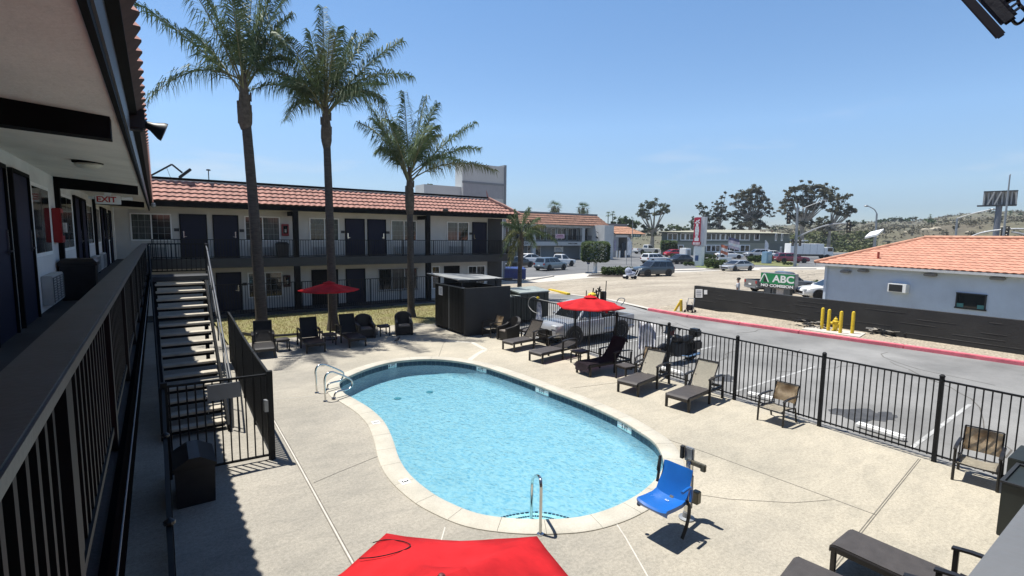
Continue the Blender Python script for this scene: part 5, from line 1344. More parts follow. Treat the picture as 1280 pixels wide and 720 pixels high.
    for sx in (-.31, .30):
        for s in (-1, 1):
            x = sx*L
            MB().lathe([(0, -.012), (r*1.17, -.012), (r*1.17, .006), (0, .006)], (x, s*hw*.998, r*1.02), 20, rx).build('wheel_arch', MT['black'], t)
            w = MB().lathe([(r*.55, -.10), (r*.92, -.10), (r, -.07), (r, .07), (r*.92, .10), (r*.55, .10)], (x, s*(hw-.085), r), 20, rx).build('tyre', MT['tyre'], t, smooth=True)
            MB().lathe([(0, -.07), (r*.58, -.085), (r*.66, -.1025), (r*.66, .1025), (r*.58, .085), (0, .07)], (x, s*(hw-.085), r), 14, rx).build('rim', MT['rim'], w)
    zl = .47*H if kind in ('pickup', 'suv') else .46*H
    for s in (-1, 1):
        MB().cbox((.478*L, s*hw*.70, zl), (.05*L, hw*.34, .085*H)).build('headlight', MT['lamp'], t, bevel=.01)
        MB().cbox((-.488*L, s*hw*.80, zl+.04*H), (.03*L, hw*.22, .13*H)).build('tail_light', MT['tail'], t, bevel=.01)
        MB().cbox((fb-.05*L, s*(hw+.05), zbelt+.04*H), (.12, .14, .10)).build('mirror', pm, t, bevel=.02)
    MB().cbox((.487*L, 0, .33*H), (.035*L, hw*1.2, .12*H)).build('grille', MT['black'], t)
    MB().cbox((0, 0, zb+.01), (L*.9, W*.86, .08)).build('sill', MT['black'], t)
    mb = MB(); mb.cbox((-.505*L, 0, .27*H), (.03, hw*1.7, .10*H)); mb.build('bumper', MT['galv'] if kind == 'pickup' else MT['black'], t, bevel=.015)
    MB().cbox((-.505*L-.012, 0, .40*H), (.01, .34, .12)).build('number_plate', MT['white'], t)
    return t
CG = 'cars in the streets beyond the pool'
# silver pickup behind the pool fence
car('pickup_truck', 'silver pickup truck parked nose to the pool fence beneath the red parasol', 'pickup', P_SIL, (13.35, 14.05), (-1, .0), 4.0, 1.62, 1.52, 'pickup truck')
car('parked_car', 'dark slate hatchback SUV stopped at the far street kerb left of the pylon', 'suv', P_SLA, (41.0, 33.3), (-.97, .22), 4.2, 1.75, 1.55, 'car', CG)
car('parked_car', 'white SUV seen from the rear above the dark slate SUV', 'suv', P_WHT, (60.6, 48.9), (.99, -.05), 4.6, 1.75, 1.5, 'car', CG)
car('parked_car', 'black car facing left beside the foot of the red and white pylon', 'sedan', P_BLK, (63.3, 46.6), (-.98, .15), 4.4, 1.75, 1.4, 'car', CG)
car('parked_car', 'grey blue SUV parked in the forecourt in front of the two storey plaza', 'suv', P_BLU, (36.9, 44.5), (.97, .2), 4.3, 1.75, 1.5, 'car', CG)
car('pickup_truck', 'white pickup just behind the grey blue SUV', 'pickup', P_WHT, (42.2, 49.3), (.98, .15), 4.9, 1.8, 1.6, 'pickup truck', CG)
car('parked_car', 'black sedan left of the grey blue SUV above the blue dumpster', 'sedan', P_BLK, (36.2, 50.0), (.95, .2), 4.4, 1.7, 1.35, 'car', CG)
car('parked_car', 'white car between the black sedan and the plaza columns', 'hatch', P_WHT, (41.5, 54.5), (.97, .1), 4.4, 1.7, 1.5, 'car', CG)
car('parked_car', 'pale silver hatchback driving along the street beside the pylon shrubs', 'hatch', P_SIL, (57.0, 33.8), (-.99, .12), 4.4, 1.7, 1.28, 'car', CG)
def onray(px, py, off=(0, 0)):
    g = G(px, py, 0); return (g.x+off[0], g.y+off[1])
car('parked_car', 'white sedan parked along the green building behind the shrubs', 'sedan', P_WHT, onray(911, 323), (.8, -.6), 5.0, 1.8, 1.5, 'car', CG)
car('parked_car', 'silver minivan parked near the right half of the green building', 'suv', P_SIL, onray(946, 322), (-.8, .6), 5.0, 1.8, 1.75, 'car', CG)
car('parked_car', 'white car half hidden behind the dark red SUV', 'sedan', P_WHT, onray(967, 322.5), (.8, -.6), 4.8, 1.8, 1.5, 'car', CG)
car('parked_car', 'dark red SUV waiting by the traffic signal pole', 'suv', P_RED, onray(991, 328.5, (.5, .5)), (.8, -.6), 5.2, 1.85, 1.6, 'car', CG)
car('pickup_truck', 'white pickup far back beside the car wash and the umbrella shaped tree', 'pickup', P_WHT, onray(808, 317), (.9, -.2), 6.4, 2.2, 2.1, 'pickup truck', CG)
car('parked_car', 'red car behind the shrubs to the left of the pylon', 'sedan', paint('bright_red_paint', (.42, .012, .02)), onray(845, 321), (.9, -.3), 5.0, 1.8, 1.5, 'car', CG)
car('pickup_truck', 'grey pickup seen from behind beside the green ABC sign', 'pickup', P_GRY, (37.4, 18.6), (.86, -.5), 4.8, 1.8, 1.55, 'pickup truck', CG)
car('parked_car', 'white car with tinted windows beside the pale blue office corner', 'sedan', P_WHT, (36.4, 14.7), (-.75, .66), 4.3, 1.7, 1.36, 'car', CG)

# tools sticking out of the pickup bed
t = thing('garden_tools', 'bundle of garden tools with a yellow bag standing in the pickup bed', 'tools', (14.3, 14.1, .57))
mb = MB()
for px, py, qx, qy, r_ in ((733, 372, 733, 363, .02), (738, 372, 742, 360, .025), (745, 372, 750, 358, .03), (750, 373, 745, 362, .03), (756, 374, 758, 351, .018), (754, 372, 751, 366, .04), (742, 366, 752, 362, .03), (747, 360, 755, 370, .03)):
    a, b = AD(px, py, 20.6), AD(qx, qy, 20.6); a = a-Vector((0, 0, .5)) if py >= 372 else a
    mb.tube([a, b], r_, 6)
mb.build('tool_handles', MT['black'], t, world=True)
yb = AD(740, 369, 20.4); MB().ball(yb, .16, (1.2, 1, .7)).build('yellow_bag', MT['yellow'], t, world=True, smooth=True)
mb = MB(); mb.cbox(AD(754, 371, 20.6), (.22, .2, .45)); mb.build('blower', MT['black'], t, world=True, bevel=.03)
mb = MB(); mb.tube([AD(740, 372, 20.6)-Vector((0, 0, 1.4)), AD(748, 372, 20.6)], .04, 6); mb.tube([AD(754, 375, 20.6)-Vector((0, 0, 1.2)), AD(754, 372, 20.6)], .04, 6); mb.build('rack', MT['black'], t, world=True)
t = thing('lawn_mower', 'lawn mower with a looped handle in the rear of the pickup bed', 'lawn mower', (14.9, 14.1, .57))
h1, h2 = AD(770, 380, 20.9), AD(781, 374, 20.9)
mb = MB(); mb.tube(smooth_path([(14.75, 13.9, .75), h1, AD(774, 373, 20.9), h2, AD(777, 381, 20.9), (14.95, 14.25, .75)], 5), .018, 6); mb.build('handle', MT['galv'], t, world=True, smooth=True)
MB().cbox((0, 0, .14), (.5, .45, .16)).build('deck', MT['black'], t, bevel=.03)
MB().lathe([(0, .22), (.15, .22), (.15, .36), (.08, .42), (0, .42)], seg=12).build('engine', MT['charcoal'], t, smooth=True)
for sx in (-1, 1):
    for sy in (-1, 1): MB().lathe([(0, -.02), (.08, -.02), (.08, .02), (0, .02)], (sx*.2, sy*.24, .08), 10, Matrix.Rotation(PI/2, 3, 'X')).build('wheel', MT['tyre'], t)

# motorcycle
mo = thing('motorcycle', 'black motorcycle parked just outside the pool fence', 'motorcycle', (13.35, 9.75, -.03), R(176))
rx = Matrix.Rotation(PI/2, 3, 'X'); bk = MT['black']
for x, r in ((-.62, .29), (.66, .29)):
    w = MB().lathe([(r*.72, -.055), (r*.93, -.06), (r, -.03), (r, .03), (r*.93, .06), (r*.72, .055)], (x, 0, r), 22, rx).build('tyre', MT['tyre'], mo, smooth=True)
    mb = MB(); mb.lathe([(0, -.04), (r*.3, -.04), (r*.3, .04), (0, .04)], (x, 0, r), 14, rx)
    for k in range(8):
        a = k*PI/4; mb.bar((x, 0, r), (x+.75*r*math.cos(a), 0, r+.75*r*math.sin(a)), .02, .02)
    mb.build('rim', MT['charcoal'], w)
mb = MB(); mb.tube([(.66, .09, .29), (.36, .08, .88)], .025, 8); mb.tube([(.66, -.09, .29), (.36, -.08, .88)], .025, 8); mb.build('fork', MT['galv'], mo, smooth=True)
mb = MB(); mb.loft([[(x, -w, z0), (x, w, z0), (x, w*.8, z1), (x, -w*.8, z1)] for x, w, z0, z1 in ((-.35, .12, .30, .62), (-.1, .17, .22, .64), (.2, .17, .24, .62), (.34, .10, .38, .72))]); mb.build('engine', MT['charcoal'], mo, bevel=.02)
mb = MB(); mb.tube([(-.12, 0, .72), (.05, 0, .78), (.22, 0, .80), (.34, 0, .76)], [.08, .14, .15, .07], 12); mb.build('fuel_tank', bk, mo, smooth=True)
mb = MB(); mb.tube([(-.72, 0, .74), (-.5, 0, .73), (-.3, 0, .69), (-.10, 0, .70)], [.07, .13, .14, .09], 10); mb.build('saddle', bk, mo, smooth=True)
for s in (-1, 1):
    MB().cbox((-.60, s*.25, .55), (.42, .16, .30)).build('pannier', bk, mo, bevel=.05)
    mb = MB(); mb.tube([(.02, s*.14, .26), (-.3, s*.17, .2), (-.85, s*.18, .24)], [.03, .04, .05], 8); mb.build('exhaust', MT['chrome'], mo, smooth=True)
    mb = MB(); mb.tube([(.36, s*.30, 1.0), (.38, s*.34, 1.14)], .008, 5); mb.ball((.38, s*.36, 1.17), .06, (.3, 1, .7)); mb.build('mirror', bk, mo)
mb = MB(); mb.tube(smooth_path([(.26, -.36, .93), (.34, -.2, .96), (.40, 0, .92), (.34, .2, .96), (.26, .36, .93)], 4), .018, 8); mb.build('handlebar', bk, mo, smooth=True)
mb = MB(); mb.ball((.48, 0, .82), .10, (.8, 1, 1)); mb.build('headlight', MT['lamp'], mo, smooth=True)
mb = MB(); mb.cbox((-.80, 0, .90), (.30, .34, .26)); mb.build('top_box', bk, mo, bevel=.05)
mb = MB(); mb.tube(smooth_path([(.40, 0, .58), (.66, 0, .625), (.9, 0, .52)], 4), [.07]*9, 6); mb.tube(smooth_path([(-.35, 0, .60), (-.62, 0, .63), (-.93, 0, .45)], 4), [.08]*9, 6); mb.build('mudguard', bk, mo, smooth=True)
mb = MB(); mb.loft([[(.42, -.2, .95), (.42, .2, .95)], [(.34, -.18, 1.18), (.34, .18, 1.18)]], caps=False, closed=False); mb.build('windshield', MT['car_glass'], mo)

# ================================================================== KERB SIDE ITEMS
WT = 1.25
wa, wb_ = G(868, 357, WT), G(1280, 401, WT); wd = (wb_-wa).normalized(); wn_ = Vector((-wd.y, wd.x, 0))
if wn_.x < 0: wn_ = -wn_
we = wa+wd*34
bw = thing('block_wall', 'long low black painted block wall along the gravel verge', 'wall', (wa.x, wa.y, 0))
mb = MB(); mb.prism([(wa.x, wa.y), (we.x, we.y), ((we+wn_*.2).x, (we+wn_*.2).y), ((wa+wn_*.2).x, (wa+wn_*.2).y)], -.1, WT)
bm_ = mat('black_block_paint', (.020, .020, .019), .75, var=.25, scale=1.2, bump=.3, bscale=30, fine=.2)
mb.build('wall_blocks', bm_, bw, world=True)
mb = MB()
for k in range(1, 7):
    z = WT-k*.195; q = wa-wn_*.004
    j = 0.0; rr_ = random.Random(k)
    while j < 33:
        l_ = rr_.uniform(.3, 1.6)
        if rr_.random() < .3:
            mb.bar((q.x+wd.x*j, q.y+wd.y*j, z), (q.x+wd.x*(j+l_), q.y+wd.y*(j+l_), z), .008, .014)
        j += l_
mb.build('mortar_lines', mat('worn_mortar', (.080, .078, .072), .9, var=.5, scale=2), bw, world=True)
def wallcard(px0, px1, py0, py1, m, nm):
    a = []
    for px, py in ((px0, py0), (px1, py0), (px1, py1), (px0, py1)):
        q = ray(px, py); k = (wa-wn_*.012-CAMP).dot(wn_)/q.dot(wn_); a.append(CAMP+q*k)
    mb = MB(); mb.loft([a, [p+wn_*.01 for p in a]]); return mb.build(nm, m, bw, world=True), a
nt, a_ = wallcard(860.0+9.5, 878, 361.5, 372, MT['white'], 'notice')
wallcard(880, 884, 362.5, 368, MT['white'], 'notice')
mb = MB()
for i in range(4):
    p, q = lerp(a_[0], a_[3], .2+.2*i), lerp(a_[1], a_[2], .2+.2*i); mb.bar(lerp(p, q, .12)-wn_*.004, lerp(p, q, .85)-wn_*.004, .004, .03)
mb.build('notice_lines', mat('grey_print', (.16, .16, .18), .7, var=0), nt, world=True)
def zverge(p): return .10
for i, (px, py, lb) in enumerate(((1027, 411, 'yellow steel bollard farthest left of the four by the hydrant'), (1035, 413.5, 'yellow steel bollard second from the left, left of the hydrant'), (1050, 416.5, 'yellow steel bollard directly in front of the yellow hydrant'), (1065, 417, 'yellow steel bollard farthest right of the four by the hydrant'))):
    p = G(px, py, .10); t = thing('bollard', lb, 'bollard', (p.x, p.y, .08), 0, 'yellow bollards around the hydrant')
    MB().tube([(0, 0, 0), (0, 0, .88), (0, 0, .92), (0, 0, .94)], [.065, .065, .05, .015], 12).build('post', MT['yellow'], t, smooth=True)
    MB().lathe([(0, 0), (.11, 0), (.11, .03), (0, .03)], seg=12).build('footing', M_pave, t)
p = G(1044, 414, .1); t = thing('fire_hydrant', 'short yellow fire hydrant among the four bollards', 'hydrant', (p.x+.1, p.y+.05, .08))
MB().lathe([(0, 0), (.14, 0), (.14, .05), (.095, .06), (.095, .38), (.12, .39), (.12, .43), (.09, .45), (.07, .54), (.03, .57), (.03, .61), (0, .61)], seg=16).build('barrel', MT['yellow'], t, smooth=True)
for s in (-1, 1): MB().lathe([(0, -.08), (.05, -.08), (.06, -.02), (.06, .05), (0, .05)], (0, s*.12, .33), 10, Matrix.Rotation(s*PI/2, 3, 'X')).build('outlet', MT['yellow'], t)
sheetp = [(p.x-.55, p.y-1.1), (p.x+.6, p.y-.9), (p.x+.4, p.y+1.2), (p.x-.75, p.y+1.0)]
mb = MB(); mb.prism(sheetp, .02, .112); struct('hydrant_pad', mb, M_pave)
# yellow bent guard pipe and hand truck at the wall end
dg_ = math.hypot(*G(851.5, 390, .06).xy); p = G(851.5, 390, .06); t = thing('guard_post', 'yellow guard post with a slanted brace at the left end of the black wall', 'guard post', (p.x, p.y, .02))
tp_ = AD(851.3, 375, dg_); ft_ = AD(843, 388, dg_+.1); ft_.z = .05
MB().tube([(p.x, p.y, .02), (tp_.x, tp_.y, tp_.z), (tp_.x, tp_.y, tp_.z+.04)], [.075, .075, .03], 10).build('post', MT['yellow'], t, world=True, smooth=True)
MB().tube([ft_, tp_-Vector((0, 0, .04))], .06, 10).build('brace', MT['yellow'], t, world=True, smooth=True)
p = G(862, 391, .06); t = thing('hand_cart', 'small folded hand cart with dark wheels leaning at the wall end', 'cart', (p.x, p.y, .05), R(100))
mb = MB()
for s in (-1, 1): mb.tube([(s*.18, .1, .05), (s*.16, -.15, .75)], .016, 6); mb.tube([(s*.2, -.2, .05), (s*.15, .15, .6)], .016, 6)
mb.tube([(-.16, -.15, .75), (.16, -.15, .75)], .016, 6); mb.tube([(-.2, -.05, .35), (.2, -.05, .35)], .016, 6); mb.build('frame', MT['galv'], t)
for x in (-.2, .2):
    for y in (-.2, .12): MB().lathe([(0, -.02), (.09, -.02), (.09, .02), (0, .02)], (x, y, .08), 12, Matrix.Rotation(PI/2, 3, 'Y')).build('wheel', MT['tyre'], t)
MB().cbox((0, 0, .28), (.3, .25, .28)).build('basket', MT['black'], t, bevel=.03)
for (px, py, lb, sd_) in ((1011, 405, 'heap of grey and black scraps on the gravel left of the bollards', 5), (1112, 415, 'heap of dark scraps and cardboard on the gravel right of the bollards', 9)):
    p = G(px, py, .2); t = thing('debris_pile', lb, 'debris', (p.x, p.y, .12), 0, 'scrap heaps on the gravel verge'); rr_ = random.Random(sd_)
    for nm, mm, n_ in (('dark_scraps', MT['black'], 22), ('pale_scraps', mat('grey_cardboard', (.24, .22, .19), .9, var=.3), 14)):
        mb = MB()
        for i in range(n_):
            a = rr_.uniform(0, 2*PI); d = rr_.random()
            mb.cbox((rr_.gauss(0, .22), rr_.gauss(0, .38), .06+rr_.random()*.16), (rr_.uniform(.1, .45), rr_.uniform(.05, .16), .02), Matrix.Rotation(a, 3, 'Z') @ Matrix.Rotation(rr_.uniform(-.6, .6), 3, 'X'))
        mb.build(nm, mm, t)

# ================================================================== PALE BLUE OFFICE
sc_o = .84
o0 = Vector((32.45, 13.65, 0)); o1 = Vector((31.0, 4.9, 0)); od = (o1-o0).normalized(); on = Vector((-od.y, od.x, 0))
if on.x > 0: on = -on          # outward, towards the camera
oi = -on
of = thing('office_building', 'pale blue stucco office with a bright orange tiled hip roof', 'building', (o0.x, o0.y, 0))
OL = 26; OD = 8.0
c0, c1 = o0, o0+od*OL
M_off = mat('pale_blue_stucco', (.54, .61, .71), .85, var=.10, scale=.55, bump=.5, bscale=45, fine=.05)
EZ = 2.50
mb = MB(); mb.prism([(p.x, p.y) for p in (c0, c1, c1+oi*OD, c0+oi*OD)], 0, EZ-.02); mb.build('wall', M_off, of, world=True)
ov = .42
e0, e1 = c0+on*ov-od*ov, c1+on*ov
RD = 3.9
r0, r1 = e0+oi*RD+od*RD*.95, e1+oi*RD
RZ = 4.02
Z3 = lambda p, z: Vector((p.x, p.y, z))
f0 = e0+oi*(2*RD); f1 = e1+oi*(2*RD)
mb = tile_roof(MB(), Z3(e0, EZ), Z3(e1, EZ), Z3(r0, RZ), Z3(r1, RZ), .30, 13, amp=.036, lift=.030)
tile_roof(mb, Z3(f0, EZ), Z3(e0, EZ), Z3(r0-od*.0, RZ), Z3(r0+od*.01, RZ), .30, 13, amp=.045, lift=.045)
mb.build('roof_tiles', (MT['tile_orange'], MT['tile_row_shade_orange']), of, world=True, smooth=True)
mb = MB(); mb.poly([Z3(f1, EZ), Z3(f0, EZ), Z3(r0, RZ), Z3(r1, RZ)]); mb.build('rear_roof', MT['tile_orange'], of, world=True)
mb = MB(); mb.tube([Z3(r0, RZ+.06), Z3(r1, RZ+.06)], .11, 10); mb.tube([Z3(e0, EZ+.07), Z3(r0, RZ+.05)], .085, 8); mb.tube([Z3(f0, EZ+.07), Z3(r0, RZ+.05)], .085, 8)
mb.build('ridge_tiles', mat('pale_ridge_tile', (.50, .26, .17), .8, var=.2, scale=3), of, world=True, smooth=True)
mb = MB(); mb.bar(Z3(e0-on*.02, EZ-.07), Z3(e1-on*.02, EZ-.07), .05, .13); mb.bar(Z3(e0, EZ-.07), Z3(f0, EZ-.07), .05, .13); mb.build('gutter', mat('pale_gutter', (.50, .50, .50), .5, var=.1), of, world=True)
mb = MB(); mb.prism([(p.x, p.y) for p in (e0-on*.05, e1-on*.05, f1, f0)], EZ-.10, EZ-.05); mb.build('soffit', MT['white'], of, world=True)
def onwall(px, py, out=0.0):
    q = ray(px, py); k = (c0+on*out-CAMP).dot(on)/q.dot(on); return CAMP+q*k
rt_o = Matrix((od, on, Vector((0, 0, 1)))).transposed()
mb = MB(); p = onwall(1034, 350); mb.cbox(Z3(c0+od*.12+on*.05, 1.2), (.14, .12, 2.4), rt_o); mb.build('downpipe', M_off, of, world=True)
for px, py in ((1057, 339.5), (1079, 338.5), (1163, 343.5), (1247, 348)):
    p = onwall(px, py, .12); MB().cbox(p, (.50, .30, .14), rt_o).build('wall_lamp', mat('grey_lamp_case', (.22, .21, .20), .5, var=.1), of, world=True, bevel=.03)
p = onwall(1123, 360, .16); ac = MB().cbox(p, (.86, .34, .46), rt_o).build('air_conditioner', MT['white'], of, world=True, bevel=.015)
MB().cbox(p+on*.175-od*.05, (.62, .02, .36), rt_o).build('grille', MT['charcoal'], ac, world=True)
a, b = onwall(1197, 366), onwall(1231, 388)
wc = (a+b)/2; ww = abs((b-a).dot(od)); wh = abs(b.z-a.z)
fr = MB()
for dx, dz, sx, sz in ((0, wh/2, ww+.08, .05), (0, -wh/2, ww+.12, .07), (-ww/2, 0, .05, wh), (ww/2, 0, .05, wh)): fr.cbox(wc+od*dx+Vector((0, 0, dz))+on*.02, (sx, .08, sz), rt_o)
w_ = fr.build('window', MT['charcoal'], of, world=True)
MB().cbox(wc+on*.01, (ww-.05, .02, wh-.05), rt_o).build('pane', MT['glass'], w_, world=True)
for dx in (-ww*.36, ww*.36): MB().cbox(wc+od*dx+on*.03-Vector((0, 0, wh*.32)), (ww*.24, .02, wh*.26), rt_o).build('teal_sticker', mat('teal_sticker', (.06, .22, .22), .4, var=.1), w_, world=True)
mb = MB(); p = G(1047, 318, 3.0)
vp_ = e0+od*3.0+oi*.9; mb.tube([Z3(vp_, 2.8), Z3(vp_, 3.25)], .06, 8); mb.build('vent_pipe', mat('red_vent', (.35, .07, .04), .6, var=.1), of, world=True)
mb = MB(); sv = e0+od*14.6+oi*.75; mb.cbox(Z3(sv, 3.02), (.55, .5, .12), rt_o); mb.build('roof_patch', MT['tile_orange'], of, world=True)

# green ABC sign
d0 = 39.3
TL, TR = AD(951.5, 340.5, d0), AD(993.5, 344, d0-1.0); ux = (TR-TL); ux.z = 0; wS = ux.length; ux.normalize(); nrmS = Vector((ux.y, -ux.x, 0))
hS = .98; zc = (TL.z+TR.z)/2-hS/2; ctr = (TL+TR)/2; ctr.z = zc
rtS = Matrix((ux, -nrmS, Vector((0, 0, 1)))).transposed()
ab = thing('shop_sign', 'green box sign reading ABC NO COMISION on a grey kiosk base', 'sign', (ctr.x, ctr.y, 0))
MB().cbox(ctr-nrmS*.26, (wS+.06, .5, hS+.06), rtS).build('sign_box', mat('grey_sign_case', (.20, .21, .22), .5, var=.1), ab, world=True, bevel=.02)
fc = MB().cbox(ctr+nrmS*.004+Vector((0, 0, hS*.13)), (wS, .02, hS*.72), rtS).build('green_face', mat('green_sign_face', (.012, .22, .075), .4, var=.05), ab, world=True)
lo = MB().cbox(ctr+nrmS*.004-Vector((0, 0, hS*.365)), (wS, .02, hS*.25), rtS).build('black_face', MT['text_black'], ab, world=True)
text_mb('ABC', .66, frame(ctr+nrmS*.018+ux*.42+Vector((0, 0, .11)), ux, (0, 0, 1)), .004, bold=.018, sx=1.12).build('lettering', MT['text_white'], fc, world=True)
text_mb('NO COMISION', .255, frame(ctr+nrmS*.018-Vector((0, 0, hS*.365)), ux, (0, 0, 1)), .004, bold=.010, sx=1.28).build('lettering', MT['text_white'], lo, world=True)
mb = MB(); lc = ctr+nrmS*.018-ux*.88+Vector((0, 0, .14))
for a, b in (((-.30, -.27), (-.05, .27)), ((.05, .27), (.30, -.27)), ((-.05, .27), (.05, .27))):
    mb.bar(lc+ux*a[0]+Vector((0, 0, a[1])), lc+ux*b[0]+Vector((0, 0, b[1])), .01, .07, up=(0, 0, 1))
mb.build('logo', MT['text_white'], fc, world=True)
mb = MB(); mb.loft([[lc+ux*x+Vector((0, 0, z))+nrmS*q for x, z in ((.02, .2), (.24, -.25), (-.06, -.25))] for q in (0, .006)]); mb.build('logo', MT['text_black'], fc, world=True)
mb = MB()
for dx in (-.66, .66): mb.cbox(ctr+ux*dx-nrmS*.26+Vector((0, 0, -zc/2-hS/4-.02)), (.42, .4, zc-hS/2-.04), rtS)
mb.cbox(ctr-nrmS*.36+Vector((0, 0, -zc/2-hS/4-.02)), (.95, .15, zc-hS/2-.04), rtS); mb.build('base', mat('grey_kiosk', (.085, .095, .10), .5, var=.2), ab, world=True)
mb = MB(); mb.cbox(ctr-nrmS*.26+ux*.12+Vector((0, 0, -.75)), (.5, .03, .45), rtS); mb.build('poster', mat('pale_poster', (.45, .42, .40), .6, var=.3, scale=14), ab, world=True)
mb = MB(); mb.cbox(ctr-nrmS*.24-ux*.35+Vector((0, 0, -.72)), (.05, .05, .5), rtS); mb.cbox(ctr-nrmS*.24-ux*.2+Vector((0, 0, -.5)), (.35, .05, .05), rtS); mb.build('kiosk_frame', MT['galv'], ab, world=True)

# ================================================================== PERSON behind the black wall
def skin_body(name, nodes, edges, m, parent, sub=2):
    me = bpy.data.meshes.new(name); me.from_pydata([n_[0] for n_ in nodes], edges, [])
    o = bpy.data.objects.new(name, me); COL.objects.link(o)
    md = o.modifiers.new('skin', 'SKIN'); md.use_smooth_shade = True
    for i, n_ in enumerate(nodes):
        r = n_[1]; me.skin_vertices[0].data[i].radius = r if isinstance(r, tuple) else (r, r)
    me.skin_vertices[0].data[0].use_root = True
    o.modifiers.new('sub', 'SUBSURF').levels = sub; o.modifiers['sub'].render_levels = sub
    dg = bpy.context.evaluated_depsgraph_get(); dg.update()
    m2 = bpy.data.meshes.new_from_object(o.evaluated_get(dg)); bpy.data.objects.remove(o)
    for p_ in m2.polygons: p_.use_smooth = True
    m2.materials.clear(); m2.materials.append(m)
    ob = bpy.data.objects.new(name, m2); COL.objects.link(ob); ob.parent = parent; return ob
pp = AD(923, 351, 31.2)
pe = thing('person', 'person in a pale top walking behind the low black wall', 'person', (pp.x, pp.y, 0), R(200))
sk = mat('skin_tone', (.33, .19, .13), .6, var=.1)
nodes = [((0, 0, .88), (.12, .09)), ((0, 0, 1.08), (.12, .085)), ((0, 0, 1.28), (.14, .09)), ((0, 0, 1.40), .06), ((0, 0, 1.46), .05), ((0, 0, 1.55), (.075, .085)), ((0, 0, 1.64), (.065, .075)),
         ((.17, 0, 1.33), .05), ((.22, .03, 1.08), .042), ((.21, -.10, .88), .035), ((.21, -.15, .82), .035), ((-.17, 0, 1.33), .05), ((-.23, -.02, 1.08), .042), ((-.22, -.12, .90), .035), ((-.22, -.17, .84), .035),
         ((.09, 0, .82), .085), ((.10, -.08, .46), .06), ((.10, -.02, .08), .042), ((.10, -.14, .04), .035), ((-.09, 0, .82), .085), ((-.10, .05, .46), .06), ((-.10, .16, .10), .042), ((-.10, .06, .04), .035)]
edges = [(0, 1), (1, 2), (2, 3), (3, 4), (4, 5), (5, 6), (2, 7), (7, 8), (8, 9), (9, 10), (2, 11), (11, 12), (12, 13), (13, 14), (0, 15), (15, 16), (16, 17), (17, 18), (0, 19), (19, 20), (20, 21), (21, 22)]
skin_body('body', nodes, edges, sk, pe)
tn = [((0, 0, .80), (.145, .115)), ((0, 0, 1.08), (.14, .105)), ((0, 0, 1.28), (.16, .11)), ((.18, 0, 1.335), .068), ((.225, .03, 1.10), .056), ((-.18, 0, 1.335), .068), ((-.235, -.02, 1.10), .056), ((0, 0, 1.385), .08)]
skin_body('shirt', tn, [(0, 1), (1, 2), (2, 3), (3, 4), (2, 5), (5, 6), (2, 7)], mat('pale_shirt', (.55, .55, .56), .9, var=.1), pe)
ln = [((0, 0, .86), (.135, .105)), ((.09, 0, .80), .098), ((.10, -.08, .46), .074), ((.10, -.02, .12), .058), ((-.09, 0, .80), .098), ((-.10, .05, .46), .074), ((-.10, .15, .14), .058)]
skin_body('trousers', ln, [(0, 1), (1, 2), (2, 3), (0, 4), (4, 5), (5, 6)], mat('dark_trousers', (.03, .03, .04), .9, var=.2), pe)
MB().ball((0, .02, 1.63), .098, (1, 1.1, .75), 14, 10).build('hair', mat('dark_hair', (.015, .012, .010), .7, var=.2), pe, smooth=True)
mb = MB(); mb.ball((0, -.10, 1.56), .018, (.8, 1.2, 1.3)); mb.build('nose', sk, pe)
mb = MB()
for s in (-1, 1): mb.ball((s*.03, -.082, 1.585), .010)
mb.build('eyes', MT['text_black'], pe)
for s in (-1, 1):
    mb = MB(); hx = s*.215
    for k in range(4): mb.tube([(hx+.02*(k-1.5)*.8, -.17, .82), (hx+.02*(k-1.5), -.185, .775), (hx+.02*(k-1.5), -.18, .735-(.012 if k in (1, 2) else 0))], .010, 6)
    mb.tube([(hx-s*.03, -.17, .845), (hx-s*.055, -.19, .80), (hx-s*.05, -.195, .775)], .011, 6); mb.build('fingers', sk, pe, smooth=True)
# ================================================================== PLAZA (two storey, tiled mansard)
MY = 63.0
def my(px, py, y=MY): return AY(px, py, y)
xl, xr = 30.0, my(757, 300).x
zt_, ze_ = my(700, 265.5).z, my(700, 281).z
pz = thing('plaza_building', 'two storey white plaza with a brown tiled mansard roof beyond the street', 'building', (45, MY, 0))
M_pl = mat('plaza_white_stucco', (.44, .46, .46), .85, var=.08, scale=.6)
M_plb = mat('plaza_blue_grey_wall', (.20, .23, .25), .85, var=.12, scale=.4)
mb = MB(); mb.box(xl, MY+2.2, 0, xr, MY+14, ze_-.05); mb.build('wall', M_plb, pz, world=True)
zb0, zb1 = my(700, 307).z, my(700, 302).z
mb = MB(); mb.box(xl, MY, zb0, xr, MY+2.19, zb1); mb.build('walkway_slab', M_pl, pz, world=True)
mb = MB(); mb.box(xl, MY+.02, ze_-.42, xr, MY+2.19, ze_-.06); mb.build('roof_beam', M_pl, pz, world=True)
for px in (667.5, 729):
    x = my(px, 300).x; mb = MB(); mb.box(x-.32, MY-.06, 0, x+.32, MY+.5, ze_-.421); mb.build('column', M_pl, pz, world=True)
mb = tile_roof(MB(), (xl, MY-.6, ze_-.05), (xr+.4, MY-.6, ze_-.05), (xl, MY+1.2, zt_-.25), (xr-1.2, MY+1.2, zt_-.25), .55, 5, amp=.03, lift=.09, per=2)
tile_roof(mb, (xr+.4, MY-.6, ze_-.05), (xr+.4, MY+13, ze_-.05), (xr-1.2, MY+1.2, zt_-.25), (xr-1.2, MY+12, zt_-.25), .55, 5, amp=.03, lift=.09, per=2)
mb.build('roof_tiles', (MT['tile_brown'], MT['tile_row_shade']), pz, world=True)
